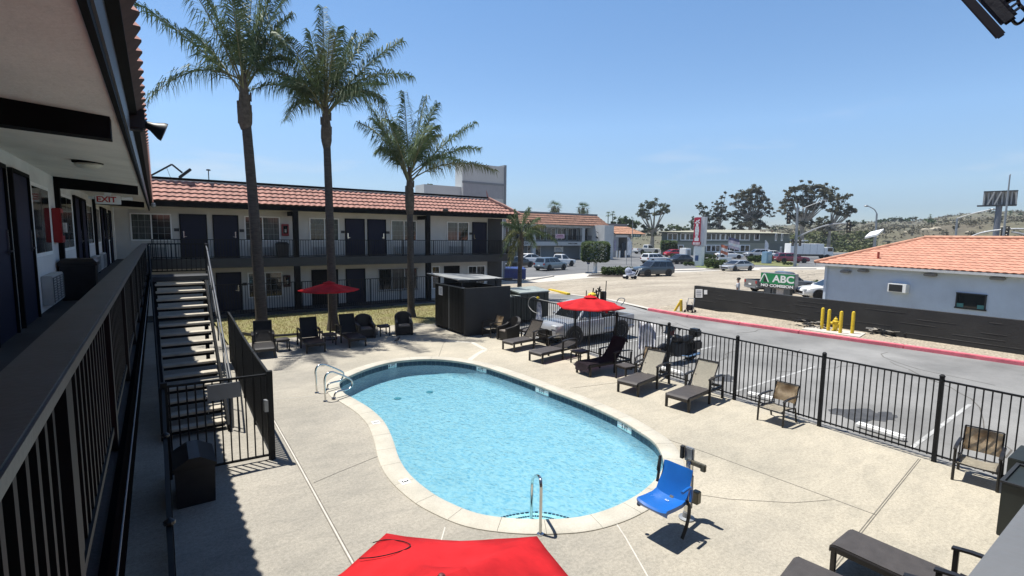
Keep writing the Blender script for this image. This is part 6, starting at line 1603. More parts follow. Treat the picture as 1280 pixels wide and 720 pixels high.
mb = MB(); mb.box(xl, MY+1.15, zt_-.24, xr-1.0, MY+12, zt_+.02); mb.build('parapet', mat('grey_parapet', (.17, .18, .19), .6, var=.1), pz, world=True)
mb = MB(); k = xl
while k < xr-1.5:
    mb.box(k, MY-.02, zb1+.05, k+.03, MY+.01, zb1+.95); k += .16
mb.box(xl, MY-.03, zb1+.93, xr-.1, MY+.02, zb1+.99); mb.build('railing', MT['rail_black'], pz, world=True)
xs = my(640, 300).x
for i in range(9):     # upper glazing
    x = my(640+i*13.5, 296).x; x2 = my(640+i*13.5+10.5, 296).x
    if x2 > xr-.2: break
    window(pz, (x, MY+2.2, zb1+.25), (1, 0, 0), (0, -1, 0), x2-x, ze_-zb1-.8, cols=0, rows=0, fw=.07)
for a, b in ((641, 655), (670, 686)):
    x, x2 = my(a, 315).x, my(b, 315).x; window(pz, (x, MY+2.2, .1), (1, 0, 0), (0, -1, 0), x2-x, 2.3, cols=0, rows=0, fw=.07)
door(pz, (my(704, 315).x, MY+2.2, 0), (1, 0, 0), (0, -1, 0), w=1.5, h=2.3, m=MT['glass'])
mb = MB(); a, b = my(693.5, 308.5, MY+2.0), my(704.5, 315, MY+2.0); mb.box(a.x, MY+2.1, b.z, b.x, MY+2.18, a.z); sg = mb.build('sign_board', MT['white'], pz, world=True)
mb = MB()
for i in range(3): mb.box(a.x+.25, MY+2.09, b.z+.12+i*.22, b.x-.25-.2*i, MY+2.098, b.z+.2+i*.22)
mb.build('sign_lines', mat('blue_print', (.05, .10, .22), .6, var=0), sg, world=True)
a, b = my(694, 292.5), my(705, 298); mb = MB(); mb.box(a.x, MY-.10, b.z, b.x, MY-.05, a.z); bn = mb.build('banner', mat('pink_banner', (.62, .45, .50), .7, var=.1), pz, world=True)
mb = MB(); mb.box(a.x+.15, MY-.108, b.z+.16, b.x-.15, MY-.102, b.z+.3); mb.box(a.x+.3, MY-.108, b.z+.42, b.x-.3, MY-.102, b.z+.55); mb.build('banner_lines', mat('plum_print', (.25, .05, .14), .7, var=0), bn, world=True)
text_mb('PLAZA', .42, frame((my(655, 304.3).x, MY-.012, (zb0+zb1)/2), (1, 0, 0), (0, 0, 1)), .006, bold=.012, sx=1.25).build('lettering', MT['text_black'], pz, world=True)
text_mb('WELCOME', .34, frame((my(716, 304.3).x, MY-.012, (zb0+zb1)/2), (1, 0, 0), (0, 0, 1)), .006, bold=.010, sx=1.25).build('lettering', MT['text_black'], pz, world=True)
# stair wall at the right end
a = my(755.5, 300, 60); b = my(767, 300, 60)
mb = MB(); mb.box(a.x, 60, 0, b.x, 64, AY(760, 281.5, 60).z); mb.build('end_wall', mat('plaza_end_wall', (.52, .52, .50), .85, var=.08, scale=.8), pz, world=True)
mb = MB(); s0_, s1_ = my(745, 296, 61.5), my(757, 303.5, 61.5); mb.bar(s0_, s1_, .12, .2); mb.bar(s0_+Vector((0, 0, .9)), s1_+Vector((0, 0, .9)), .06, .06); mb.build('stair_rail', MT['rail_black'], pz, world=True)

# grey tower block behind the far wing
tw_ = thing('tower_block', 'plain pale grey block rising behind the tiled roof', 'building', (19, 36, 0))
a, b, c, d = AY(530, 236, 36), AY(576.5, 228, 36), AY(579, 209, 36), AY(628.5, 209, 36)
M_tw = mat('pale_grey_panel', (.50, .51, .50), .8, var=.05, scale=.5)
mb = MB(); mb.box(a.x, 36, 0, b.x, 37.6, AY(555, 232, 36).z); mb.box(b.x+.002, 35.8, 0, d.x, 37.0, d.z); mb.build('wall', M_tw, tw_, world=True)
mb = MB(); mb.box(b.x-.04, 35.76, AY(600, 228, 36).z, d.x+.02, 35.79, d.z-1.6); mb.box(d.x+.003, 35.75, 0, d.x+.22, 37.0, d.z+.15); mb.build('edge_trim', mat('mid_grey_trim', (.20, .22, .24), .7, var=.05), tw_, world=True)
mb = MB(); mb.box(b.x+.1, 35.785, AY(600, 229, 36).z-1.2, d.x-.05, 35.797, AY(600, 229, 36).z); mb.build('lower_band', mat('mid_grey_band', (.30, .31, .33), .8, var=.05), tw_, world=True)

# ================================================================== CAR WASH
cw = thing('car_wash', 'small car wash with tiled roof and open dark bay beside the plaza', 'building', (62, 66, 0))
a, b = AY(767.5, 290, 66), AY(789, 290, 66); ez = AY(778, 292.5, 66).z; rz = AY(778, 283, 66).z
M_cw = mat('car_wash_wall', (.33, .33, .33), .85, var=.12, scale=.5)
bx0, bx1 = AY(773, 305, 66).x, AY(786, 305, 66).x; bz = AY(780, 297, 66).z
mb = MB(); mb.box(a.x, 66, 0, bx0, 76, ez); mb.box(bx1, 66, 0, b.x, 76, ez); mb.box(bx0, 66, bz, bx1, 76, ez); mb.box(bx0, 75, 0, bx1, 75.2, bz); mb.build('wall', M_cw, cw, world=True)
mb = MB(); mb.box(bx0+.002, 66.6, .0, bx0+.3, 75, bz-.002); mb.box(bx1-1.2, 66.7, .02, bx1-.05, 66.8, bz*.72); mb.box((bx0+bx1)/2-.4, 66.9, .0, (bx0+bx1)/2+.1, 67.4, 1.7); mb.build('bay_fittings', mat('blue_dark_fittings', (.03, .045, .06), .6, var=.3, scale=3), cw, world=True)
rx_ = AY(803, 290, 66).x
mb = tile_roof(MB(), (a.x-.6, 65.2, ez), (rx_, 65.2, ez), (a.x-.6, 67.6, rz), (rx_-2.6, 67.6, rz), .5, 4, amp=.03, lift=.08, per=2)
mb.build('roof_tiles', (mat('salmon_tile', (.40, .21, .13), .8, var=.3, scale=2, fine=.2, bscale=8), MT['tile_row_shade_orange']), cw, world=True)
mb = MB(); mb.box(a.x-.6, 67.65, ez, rx_-2.6, 72, rz+.5); mb.build('parapet', mat('grey_parapet_wash', (.20, .20, .20), .7, var=.1), cw, world=True)
mb = MB(); p, q = AY(791, 292.5, 65), AY(801, 296.5, 65); mb.box(p.x, 65, q.z, q.x, 65.12, p.z); sg = mb.build('green_sign', mat('dark_green_sign', (.02, .10, .06), .6, var=.2), cw, world=True)
mb = MB()
for i in range(3): mb.box(p.x+.3+i*.62, 64.985, q.z+.12, p.x+.7+i*.62, 64.997, p.z-.12)
mb.build('sign_marks', mat('pale_sign_marks', (.4, .42, .38), .6, var=0), sg, world=True)
mb = MB(); p, q = AY(769.5, 294, 65.9), AY(786, 296, 65.9); mb.box(p.x, 65.9, q.z, q.x, 65.98, p.z); mb.build('fascia_sign', MT['white'], cw, world=True)
mb = MB()
for x in (AY(771, 318, 64).x, AY(774.5, 318, 64).x, AY(782, 318, 64).x): mb.tube([(x, 64, 0), (x, 64, 1.3)], .14, 10)
mb.build('guard_posts', MT['white'], cw, world=True)
mb = MB(); p = AY(769.5, 304, 65.8); mb.box(p.x-.3, 65.85, 1.2, p.x+.25, 65.98, 3.2); mb.build('price_board', mat('price_board', (.3, .28, .36), .6, var=.4, scale=6), cw, world=True)

# ================================================================== GREEN TWO STOREY BUILDING
gl_, gr_, ge_ = G(826, 318.6), G(961, 319.6), G(986, 317.4)
gd = (gr_-gl_); gW = gd.length; gd.normalize(); gn = Vector((gd.y, -gd.x, 0)); g2 = (ge_-gr_); gE = g2.length; g2.normalize()
EZ2 = ZA(961, 291.5, gr_)
gb = thing('green_building', 'long two storey olive green building with small paired windows in the distance', 'building', (gr_.x, gr_.y, 0))
bk1, bk0 = gr_+g2*gE, gl_+g2*gE
M_ga = mat('olive_upper_wall', (.150, .165, .135), .9, var=.06, scale=.3); M_gb = mat('khaki_lower_wall', (.30, .30, .235), .9, var=.06, scale=.3)
mid = ZA(961, 304, gr_)
mb = MB(); mb.prism([(p.x, p.y) for p in (gl_, gr_, bk1, bk0)], mid, EZ2); mb.build('upper_wall', M_ga, gb, world=True)
ins = gn*-.04
mb = MB(); mb.prism([(p.x, p.y) for p in (gl_+ins, gr_+ins-g2*0, bk1, bk0)], 0, mid-.002); mb.build('lower_wall', M_gb, gb, world=True)
mb = MB(); mb.prism([(p.x, p.y) for p in (gr_-gd*.1+g2*.02, gr_+gd*.03+g2*.02, bk1+gd*.03, bk1-gd*.1)], 0, mid-.01); mb.build('side_wall', mat('dark_olive_side', (.135, .145, .125), .9, var=.05), gb, world=True)
q0, q1, q2, q3 = gl_+gn*.9-gd*1, gr_+gn*.9+gd*.8, bk1-gn*.5+gd*.8, bk0-gd*1
hm0, hm1 = (q0+q3)/2+gd*9, (q1+q2)/2-gd*7; RZ2 = ZA(900, 287.6, (q0+q1)/2)+.2
mb = MB()
V3 = lambda p, z: Vector((p.x, p.y, z))
mb.poly([V3(q0, EZ2), V3(q1, EZ2), V3(hm1, RZ2), V3(hm0, RZ2)]); mb.poly([V3(q1, EZ2), V3(q2, EZ2), V3(hm1, RZ2)]); mb.poly([V3(q2, EZ2), V3(q3, EZ2), V3(hm0, RZ2), V3(hm1, RZ2)]); mb.poly([V3(q3, EZ2), V3(q0, EZ2), V3(hm0, RZ2)]); mb.poly([V3(q0, EZ2-.02), V3(q1, EZ2-.02), V3(q2, EZ2-.02), V3(q3, EZ2-.02)])
mb.build('roof', mat('pale_olive_roof', (.30, .29, .22), .85, var=.1, scale=.4), gb, world=True)
mb = MB(); mb.bar(V3(q0, EZ2-.13), V3(q1, EZ2-.13), .1, .25); mb.bar(V3(q1, EZ2-.13), V3(q2, EZ2-.13), .1, .25); mb.build('eave_board', mat('dark_eave', (.05, .055, .045), .8, var=.1), gb, world=True)
def gwin(px, py, wide, facade=0):
    o_, d_, n_ = (gr_, gd, gn) if facade == 0 else (gr_+gd*.03, g2, gd)
    q = ray(px, py); k = (o_-CAMP).dot(n_)/q.dot(n_); p = CAMP+q*k
    w = 2.0 if wide else 1.0
    window(gb, p-d_*(w/2)-Vector((0, 0, .62)), d_, n_, w, 1.25, cols=0, rows=0, fw=.17, split=2 if wide else 1)
for px, w in ((840.5, 1), (854, 0), (862, 1), (886, 0), (895, 1), (903, 0), (913, 1), (921.5, 0), (931, 1), (946, 0)): gwin(px, 296, w)
for px, w in ((848, 1), (886, 0), (894.5, 1), (903, 0), (912, 1), (921, 0), (931, 1)): gwin(px, 310.5, w)
for px, py in ((970, 296.5), (977.5, 296.5), (976, 313)): gwin(px, py, 0, 1)
mb = MB()
for px in (951, 953.5, 956, 965): p = AD(px, 288.5, (gr_.x**2+gr_.y**2)**.5+2); mb.tube([V3(p, EZ2+.1), V3(p, p.z+.1)], .18, 6)
mb.build('roof_vents', mat('brown_vent', (.2, .12, .09), .7, var=.1), gb, world=True)
mb = MB(); mb.cbox(V3(bk1+gd*1.4, 3.4), (3, 5, .3)); mb.build('side_canopy', MT['white'], gb, world=True)

# ================================================================== TREES
def leaves(mb, rr_, c, r, n, s, sc=(1, 1, 1), shell=.55):
    for i in range(n):
        v = Vector((rr_.gauss(0, 1), rr_.gauss(0, 1), rr_.gauss(0, 1))).normalized()*r*(shell+(1-shell)*rr_.random()**.6)*rr_.uniform(.7, 1.08)
        p = Vector(c)+Vector((v.x*sc[0], v.y*sc[1], v.z*sc[2]))
        a = Vector((rr_.gauss(0, 1), rr_.gauss(0, 1), rr_.gauss(0, .7))).normalized(); b = a.orthogonal().normalized(); b = (b*math.cos(i)+a.cross(b)*math.sin(i))
        ss = s*rr_.uniform(.6, 1.3)
        mb.poly([p-a*ss, p+b*ss*.45, p+a*ss, p-b*ss*.45])
def px_tree(name, label, base_px, dist, blobs, m, trunk=None, seed=1, leaf=.5, dens=1.0, group=None, cat='tree', depth=.7, limb=.13, tr=None, sub=8):
    """blobs: (px, py, r_px[, depth offset in m]) -> leaf clumps at their own distance; limbs run from the trunk to every clump"""
    rr_ = random.Random(seed)
    b0 = AD(base_px[0], base_px[1], dist); k = (b0-CAMP).dot(CF)/FPX
    gz = min(b0.z, 0)
    t = thing(name, label, cat, (b0.x, b0.y, b0.z), 0, group)
    mb = MB(); lm = MB()
    tr = tr or .02*dist*.16
    fork = AD(trunk[0], trunk[1], dist) if trunk else None
    if fork is not None: lm.tube([b0-Vector((0, 0, .3)), lerp(b0, fork, .5)+Vector((rr_.uniform(-.3, .3), 0, 0)), fork], [tr*1.3, tr, tr*.8], 8)
    vd = Vector((math.sin(YAW), math.cos(YAW), 0))
    for bl_ in blobs:
        px, py, r = bl_[:3]; c = AD(px, py, dist)+vd*(bl_[3] if len(bl_) > 3 else rr_.uniform(-1, 1)*r*k*depth); R_ = r*k
        if fork is not None:
            m_ = lerp(fork, c, .5)+Vector((rr_.uniform(-.2, .2)*R_, rr_.uniform(-.2, .2)*R_, -.15*R_))
            lm.tube([fork, m_, c], [tr*.55, tr*.35, tr*.12], 5)
        for j in range(sub):
            q = c+Vector((rr_.gauss(0, .6)*R_, rr_.gauss(0, .6)*R_, rr_.gauss(0, .45)*R_))
            leaves(mb, rr_, q, R_*rr_.uniform(.34, .66), max(8, int(dens*88*(R_/2.5)**1.2)), leaf*.6, (rr_.uniform(.6, 1.5), rr_.uniform(.6, 1.5), rr_.uniform(.4, .95)), .0)
        leaves(mb, rr_, c, R_*1.15, int(dens*90*(R_/2.5)**1.2), leaf*.55, (1, 1, .8), .0)
    mb.build('crown', m, t, world=True, norm=False)
    if fork is not None: lm.build('trunk', MT['bark_pale'], t, world=True, smooth=True)
    return t
px_tree('eucalyptus_tree', 'umbrella shaped eucalyptus with bare forked trunk left of the green building', (815, 316), 150,
        [(803, 262, 6), (811, 257, 7), (820, 256, 7), (829, 259, 6), (833, 263, 4), (800, 268, 4), (806, 270, 5), (818, 267, 4), (827, 266, 4), (809, 287, 6), (804, 283, 4), (823, 283, 3.5), (827, 284, 3), (818, 292, 3)], MT['euc'], (816, 292), seed=3, leaf=.55, tr=.55)
px_tree('eucalyptus_tree', 'ragged thin eucalyptus just right of the pylon top', (886, 300), 165,
        [(876, 258, 2.5), (880, 260, 3), (884, 267, 4), (878, 265, 3), (888, 272, 4.5), (882, 277, 4), (890, 282, 4), (875, 254, 1.6), (871, 257, 1.4), (884, 286, 5), (891, 290, 4)], MT['euc'], (885, 283), seed=8, leaf=.5, tr=.4)
px_tree('eucalyptus_tree', 'narrow upright eucalyptus between the ragged one and the broad one', (899, 300), 165,
        [(902, 247, 2.6), (896, 255, 4.5), (903, 254, 3), (894, 261, 4.5), (902, 264, 4.5), (905, 259, 3), (897, 271, 5), (903, 275, 5), (896, 281, 5), (904, 285, 5), (907, 241, 1.6), (898, 288, 5), (891, 270, 3)], MT['euc2'], (899, 284), seed=9, leaf=.5, tr=.4)
px_tree('eucalyptus_tree', 'broad dense eucalyptus above the green roof left of the signal pole', (938, 300), 165,
        [(930, 240, 5), (938, 237, 6), (948, 236, 6), (955, 241, 5), (924, 248, 6), (936, 248, 7), (948, 248, 7), (957, 250, 5), (920, 256, 5), (931, 258, 7), (944, 259, 8), (955, 260, 6), (960, 266, 4.5), (926, 267, 6), (938, 269, 8), (950, 271, 7), (913, 270, 5), (919, 279, 6), (931, 280, 7), (944, 282, 8), (955, 281, 5), (916, 245, 2), (911, 268, 3), (924, 287, 6)], MT['euc2'], (938, 276), seed=12, leaf=.58, tr=.6)
px_tree('eucalyptus_tree', 'great spreading eucalyptus behind the traffic signals', (1002, 312), 150,
        [(984, 243, 5), (991, 238, 6), (1001, 235, 7), (1011, 234, 7), (1022, 233, 6), (1032, 234, 6), (1040, 239, 5), (984, 252, 6), (993, 250, 7), (1003, 247, 7), (1014, 245, 7), (1026, 244, 7), (1036, 246, 6), (981, 260, 5), (990, 262, 6), (1008, 255, 6), (1017, 259, 6), (1009, 268, 7), (998, 271, 6), (989, 272, 5), (1012, 276, 6), (1003, 279, 5), (1026, 254, 4), (1030, 259, 3)], MT['euc2'], (1002, 282), seed=15, leaf=.55, tr=.5)
px_tree('eucalyptus_tree', 'leaning eucalyptus with pale trunk to the right of the great spreading one', (1035, 312), 146,
        [(1043, 247, 5), (1049, 252, 5), (1056, 247, 5), (1060, 245, 3.5), (1046, 259, 5), (1056, 258, 5), (1061, 262, 4), (1065, 263, 4), (1040, 263, 4), (1050, 266, 5), (1068, 264, 2.5), (1059, 267, 4), (1028, 275, 5.5), (1036, 278, 6), (1030, 285, 6), (1024, 282, 5), (1041, 286, 4), (1062, 279, 4), (1062, 285, 3.5)], MT['euc2'], (1037, 288), seed=17, leaf=.5, tr=.4)
px_tree('round_tree', 'dark rounded tree behind the car wash roof', (778, 292), 130, [(769, 279, 5), (776, 275, 6), (785, 275, 6), (791, 279, 5), (780, 281, 7), (771, 283, 5), (794, 283, 3)], MT['hedge'], (779, 285), seed=21, leaf=.55, tr=.5)
px_tree('round_tree', 'low spreading green tree on the skyline left of the pylon', (848, 296), 180, [(838, 285.5, 3.5), (845, 283.5, 4), (853, 285, 3.5), (859, 287, 2.5), (848, 287, 4), (834, 288, 2.5)], MT['shrub'], (848, 290), seed=22, leaf=.6, tr=.5)
px_tree('conifer', 'dark pointed conifer just left of the pylon top', (866, 300), 160, [(866, 271.5, .9), (866, 274, 1.5), (866, 277, 2.2), (866, 280.5, 2.9), (866, 284, 3.5), (866, 288, 4), (866, 292, 4.5)], MT['hedge'], (866, 276), seed=25, leaf=.4, tr=.3, depth=.15)
px_tree('round_tree', 'leafy treetop peeping over the far wing roof beside the grey block', (536, 300), 60, [(533, 236, 5), (538, 234, 4), (542, 237, 4), (530, 240, 5), (537, 241, 6)], MT['shrub'], (536, 250), seed=26, leaf=.24, tr=.14)
# fan palms
def fan_palm(label, px, py, rpx, base_py, dist, seed, dead=True):
    c = AD(px, py, dist); k = (c-CAMP).dot(CF)/FPX; R_ = rpx*k; rr_ = random.Random(seed)
    t = thing('fan_palm', label, 'palm tree', (c.x, c.y, 0), 0, 'fan palms in the distance')
    MB().tube([(0, 0, -.1), (.05, 0, c.z*.5), (0, 0, c.z-R_*.3)], [R_*.16, R_*.12, R_*.11], 8).build('trunk', MT['trunk'], t)
    mb = MB()
    for i in range(46):
        a = rr_.uniform(0, 2*PI); el = rr_.uniform(-.75, 1.3); d = Vector((math.cos(a)*math.cos(el), math.sin(a)*math.cos(el), math.sin(el)))
        p0 = Vector((0, 0, c.z-.25*R_)); p1 = p0+d*R_*.55; side = d.cross(Vector((0, 0, 1))).normalized(); up = side.cross(d)
        for j in range(9):
            th = R(-70+140*j/8); dd = d*math.cos(th)+side*math.sin(th); q = p1+dd*R_*.5+Vector((0, 0, -R_*.10)); w = up.cross(dd).normalized()*R_*.035
            mb.poly([p1-w*.4, p1+w*.4, q+w*.2, q-w*.2])
        w = side*R_*.02; mb.poly([p0-w, p0+w, p1+w, p1-w])
    mb.build('crown', MT['frond'], t, norm=False)
    if dead:
        mb = MB()
        for i in range(60):
            a = rr_.uniform(0, 2*PI); r1 = R_*rr_.uniform(.1, .6); z = c.z-R_*rr_.uniform(.35, .95); w = R_*.05
            p = Vector((math.cos(a)*r1, math.sin(a)*r1, z)); mb.poly([p+Vector((-w, 0, .3*R_)), p+Vector((w, 0, .3*R_)), p+Vector((w*.4, w, -.15*R_)), p+Vector((-w*.4, w, -.15*R_))])
        mb.build('dead_fronds', mat('dead_frond', (.26, .22, .14), .9, var=.3), t, norm=False)
fan_palm('left one of two stout fan palms above the plaza roof', 693.5, 257, 11, 300, 106, 1)
fan_palm('right one of two stout fan palms above the plaza roof', 729, 259, 10.5, 300, 108, 2)
fan_palm('thin tall fan palm behind the plaza, left of the pair', 760.3, 267, 4.2, 300, 130, 3, False)
fan_palm('thin tall fan palm behind the plaza, right of the pair', 766, 266, 4.2, 300, 132, 4, False)
fan_palm('lone tiny palm on the brown hilltop left of the billboard', 1163, 269, 2.2, 290, 330, 5, False)
fan_palm('small palm on the hill to the right of the billboard post', 1263, 265, 3.5, 290, 300, 6, False)
# small queen palm at the wing corner
p = AY(650, 300, 25.3)
palm('queen_palm', 'young queen palm with sunlit fronds at the right corner of the far wing', (p.x, p.y), (651, 303),
     [(30, 20, .3, 1.0), (22, 30, -.4, .7), (46, 0, .2, 1.5), (-22, 24, .6, .7), (-8, 40, 0, .4), (10, 42, -.3, .5), (-20, 2, -.6, 1.2), (26, 8, -1, 1.2), (-14, 34, 1.0, .6), (18, -6, .8, 1.5), (-24, -18, .4, 1.4), (-14, -28, -.8, 1.2)], rb=.15, rt=.11, seed=51, leaf=.75, n=64)
# clipped trees and shrubs
def clipped(name, label, px0, px1, py0, py1, base, trunk_m=MT['white'], depth_m=None, seed=1, n=6000, leaf=.11, m=None, stem=True):
    b0 = Vector((*base, 0)); d = math.hypot(*base); a, b = AD(px0, py1, d), AD(px1, py0, d)
    ax = Vector((b.x-a.x, b.y-a.y, 0)); w = ax.length; ax.normalize(); ay = Vector((-ax.y, ax.x, 0)); z0, z1 = a.z, b.z; dm = depth_m or w*.8
    c = (a+b)/2; c.z = (z0+z1)/2
    t = thing(name, label, 'tree' if stem else 'shrub', (c.x, c.y, 0), 0, None); rr_ = random.Random(seed); mb = MB()
    for i in range(n):
        u, v, w_ = rr_.uniform(-1, 1), rr_.uniform(-1, 1), rr_.uniform(-1, 1)
        s = rr_.random()
        if s < .75:
            ax_i = rr_.choice((0, 0, 1, 1, 2)); sg = rr_.choice((-1, 1))
            if ax_i == 0: u = sg*rr_.uniform(.86, 1.02)
            elif ax_i == 1: v = sg*rr_.uniform(.86, 1.02)
            else: w_ = sg*rr_.uniform(.84, 1.04)
        q = (abs(u)**4+abs(v)**4+abs(w_)**4)**.25
        if q > 1.06: u, v, w_ = u/q*1.06, v/q*1.06, w_/q*1.06
        p_ = c+ax*(u*w/2)+ay*(v*dm/2)+Vector((0, 0, w_*(z1-z0)/2))
        e1 = Vector((rr_.gauss(0, 1), rr_.gauss(0, 1), rr_.gauss(0, 1))).normalized(); e2 = e1.orthogonal().normalized(); s_ = leaf*rr_.uniform(.6, 1.3)
        mb.poly([p_-e1*s_, p_+e2*s_*.5, p_+e1*s_, p_-e2*s_*.5])
    mb.build('crown', m or MT['hedge'], t, world=True, norm=False)
    if stem: MB().tube([(0, 0, -.05), (.03, 0, z0*.5), (0, 0, z0+.3)], [.26, .2, .2], 10).build('trunk', trunk_m, t, smooth=True)
    return t
clipped('clipped_tree', 'drum shaped clipped tree with a white painted trunk on the street island', 726.5, 762.5, 302, 327, (38.6, 38.9), seed=4)
clipped('clipped_tree', 'small boxy clipped tree far back in front of the green building', 826, 846, 301, 312, onray(836, 319), seed=5, n=1200, leaf=.3)
def shrub(label, px, py, wpx, hpx, seed, m=None, grp='shrubs along the street', off=0):
    b0 = G(px, py); k = (b0-CAMP).dot(CF)/FPX; w = wpx*k; h = hpx*k; rr_ = random.Random(seed)
    t = thing('shrub', label, 'shrub', (b0.x, b0.y, -.02), 0, grp); mb = MB(); rh = Vector((math.cos(YAW), -math.sin(YAW), 0)); dh = Vector((math.sin(YAW), math.cos(YAW), 0))
    nb = max(3, int(wpx/6))
    for j in range(nb):
        c = rh*(w*(-.5+(j+.5)/nb)*.9)+dh*rr_.uniform(0, .5)*h+Vector((0, 0, h*rr_.uniform(.42, .56)))
        leaves(mb, rr_, c, h*rr_.uniform(.42, .56), int(260+90*h), min(.20, h*.14) if h < 3 else .35, (max(1, w/nb/h*1.25), 1.1, 1.0), .35)
    mb.build('foliage', m or MT['shrub'], t, norm=False)
shrub('long low bright shrub on the island right of the drum shaped tree', 771, 344, 40, 11, 1)
shrub('small shrub at the right tip of the street island', 797, 342, 20, 9, 2)
shrub('low shrub in front of the far white pickup', 812, 320, 22, 6, 3)
shrub('low shrub left of the pylon foot', 862, 332, 16, 6, 4)
shrub('dark round shrub right of the pylon foot', 884, 331, 12, 9, 5, MT['hedge'])
shrub('big round shrub left of the silver hatchback', 897, 336, 26, 12, 6)
shrub('small shrub touching the left end of the silver hatchback', 913, 334, 14, 8, 7)
shrub('shrub behind the pylon in front of the white sedan', 888, 323, 18, 6, 8)
shrub('wide dark shrub in front of the silver minivan', 948, 328, 28, 9, 9, MT['hedge'])
shrub('wide shrub to the left of the red SUV', 966, 327, 22, 8, 10)
shrub('small shrub by the foot of the signal pole', 985, 331, 14, 4, 11)
shrub('dark shrub at the corner of the pale blue office behind the white car', 1024, 361, 16, 11, 12, MT['hedge'])
shrub('low shrub strip below the far clipped tree', 850, 322, 24, 5, 13)
sheet('verge_grass', [(p.x, p.y) for p in (G(868, 333.5), G(905, 337.5), G(918, 336), G(893, 331), G(876, 330))], -.008, mat('verge_green', (.12, .15, .04), .9, var=.3, scale=.5))
sheet('verge_mulch', [(p.x, p.y) for p in (G(733, 345.5), G(775, 346), G(812, 344), G(806, 339), G(770, 339), G(742, 341))], -.008, mat('dark_mulch', (.06, .045, .035), .95, var=.3, scale=2))
sheet('verge_lawn', [(p.x, p.y) for p in (G(930, 330), G(985, 333.5), G(999, 331), G(985, 326), G(940, 326))], -.008, mat('verge_dry_green', (.14, .15, .05), .9, var=.3, scale=.5))

# ================================================================== PYLON, FLAGS, SIGNS
pyb = G(873, 332); k = (pyb-CAMP).dot(CF)/FPX; rh = Vector((math.cos(YAW+.62), -math.sin(YAW+.62), 0)); fn = Vector((-rh.y, rh.x, 0))*-1
zz = lambda py: ZA(873, py, pyb)
py_ = thing('pylon_sign', 'tall white pylon with a red vertical sign face in front of the green building', 'sign', (pyb.x, pyb.y, 0))
rtP = Matrix((rh, -fn, Vector((0, 0, 1)))).transposed()
W_ = 12*k
MB().cbox(pyb+Vector((0, 0, zz(308)/2)), (W_*.86, 1.3, zz(308)), rtP).build('base', MT['white'], py_, world=True, bevel=.05)
MB().cbox(pyb+rh*(W_*.1)+Vector((0, 0, (zz(308)+zz(271))/2)), (W_*.92, 1.25, zz(271)-zz(308)-.06), rtP).build('tower', mat('pale_grey_pylon', (.55, .56, .58), .6, var=.05), py_, world=True, bevel=.05)
fc = MB().cbox(pyb-rh*(W_*.16)+fn*.70+Vector((0, 0, (zz(306.5)+zz(272))/2)), (W_*.66, .16, zz(272)-zz(306.5)), rtP).build('red_face', mat('red_sign_face', (.46, .02, .05), .5, var=.05), py_, world=True)
MB().cbox(pyb-rh*(W_*.16)+fn*.74+Vector((0, 0, (zz(307)+zz(301))/2)), (W_*.86, .14, zz(301.5)-zz(306.5)), rtP).build('red_foot', mat('red_sign_foot', (.46, .02, .05), .5, var=.05), py_, world=True, bevel=.12)
mb = MB(); cb = pyb-rh*(W_*.16)+fn*.79
for py, w, h in ((282, .22, .55), (285.3, .34, .42), (288.5, .40, .42), (292, .34, .55), (295.5, .24, .55), (299.2, .42, .45)):
    mb.cbox(cb+Vector((0, 0, zz(py))), (W_*w, .03, h), rtP)
mb.bar(cb-rh*W_*.22+Vector((0, 0, zz(279))), cb+rh*W_*.22+Vector((0, 0, zz(275))), .03, .16); mb.bar(cb-rh*W_*.1+Vector((0, 0, zz(276))), cb+rh*W_*.24+Vector((0, 0, zz(279))), .03, .13)
for i in range(5): mb.cbox(cb+fn*.03+rh*(W_*(-.28+.14*i))+Vector((0, 0, zz(304.3))), (W_*.09, .03, .34), rtP)
mb.build('sign_marks', MT['text_white'], fc, world=True)
mb = MB(); mb.cbox(pyb+fn*.66-rh*.1+Vector((0, 0, zz(322.5))), (W_*.34, .05, .75), rtP); mb.build('blue_badge', mat('blue_badge', (.04, .09, .22), .5, var=.3, scale=4), py_, world=True)
def flag(label, px, py_top, py_base, base, cols, w, h, z_off=0, lean=.35):
    t = thing('flag', label, 'flag', (base[0], base[1], 0), 0, None); d = math.hypot(*base); top = AD(px, py_top, d)
    MB().tube([(0, 0, 0), (0, 0, top.z)], .06, 6).build('pole', MT['galv'], t)
    n_ = len(cols)
    for j, m in enumerate(cols):
        mb = MB(); rows = []
        for z in (1-j/n_, 1-(j+1)/n_):
            rows.append([rh_f*(w*i/8)+Vector((0, 0, top.z-.15-h*(1-z)-lean*h*(i/8)))+dh_f*(.18*math.sin(i*1.1+j)) for i in range(9)])
        mb.grid(rows); mb.build('stripe', m, t, norm=False)
rh_f = Vector((math.cos(YAW), -math.sin(YAW), 0)); dh_f = Vector((math.sin(YAW), math.cos(YAW), 0))
M_or = mat('orange_cloth', (.55, .18, .10), .9, var=.1); M_pk = mat('faded_cloth', (.60, .50, .55), .9, var=.1); M_bl = mat('navy_cloth', (.10, .10, .18), .9, var=.1)
flag('orange and white flag flying before the green building', 900, 304, 325, onray(900, 326), (M_or, MT['white'], M_or), 1.2, 1.5, lean=.25)
flag('large faded striped flag flying before the green building', 909, 295, 325, onray(909, 326), (M_bl, M_pk, MT['white'], M_pk), 1.9, 1.8, lean=.25)
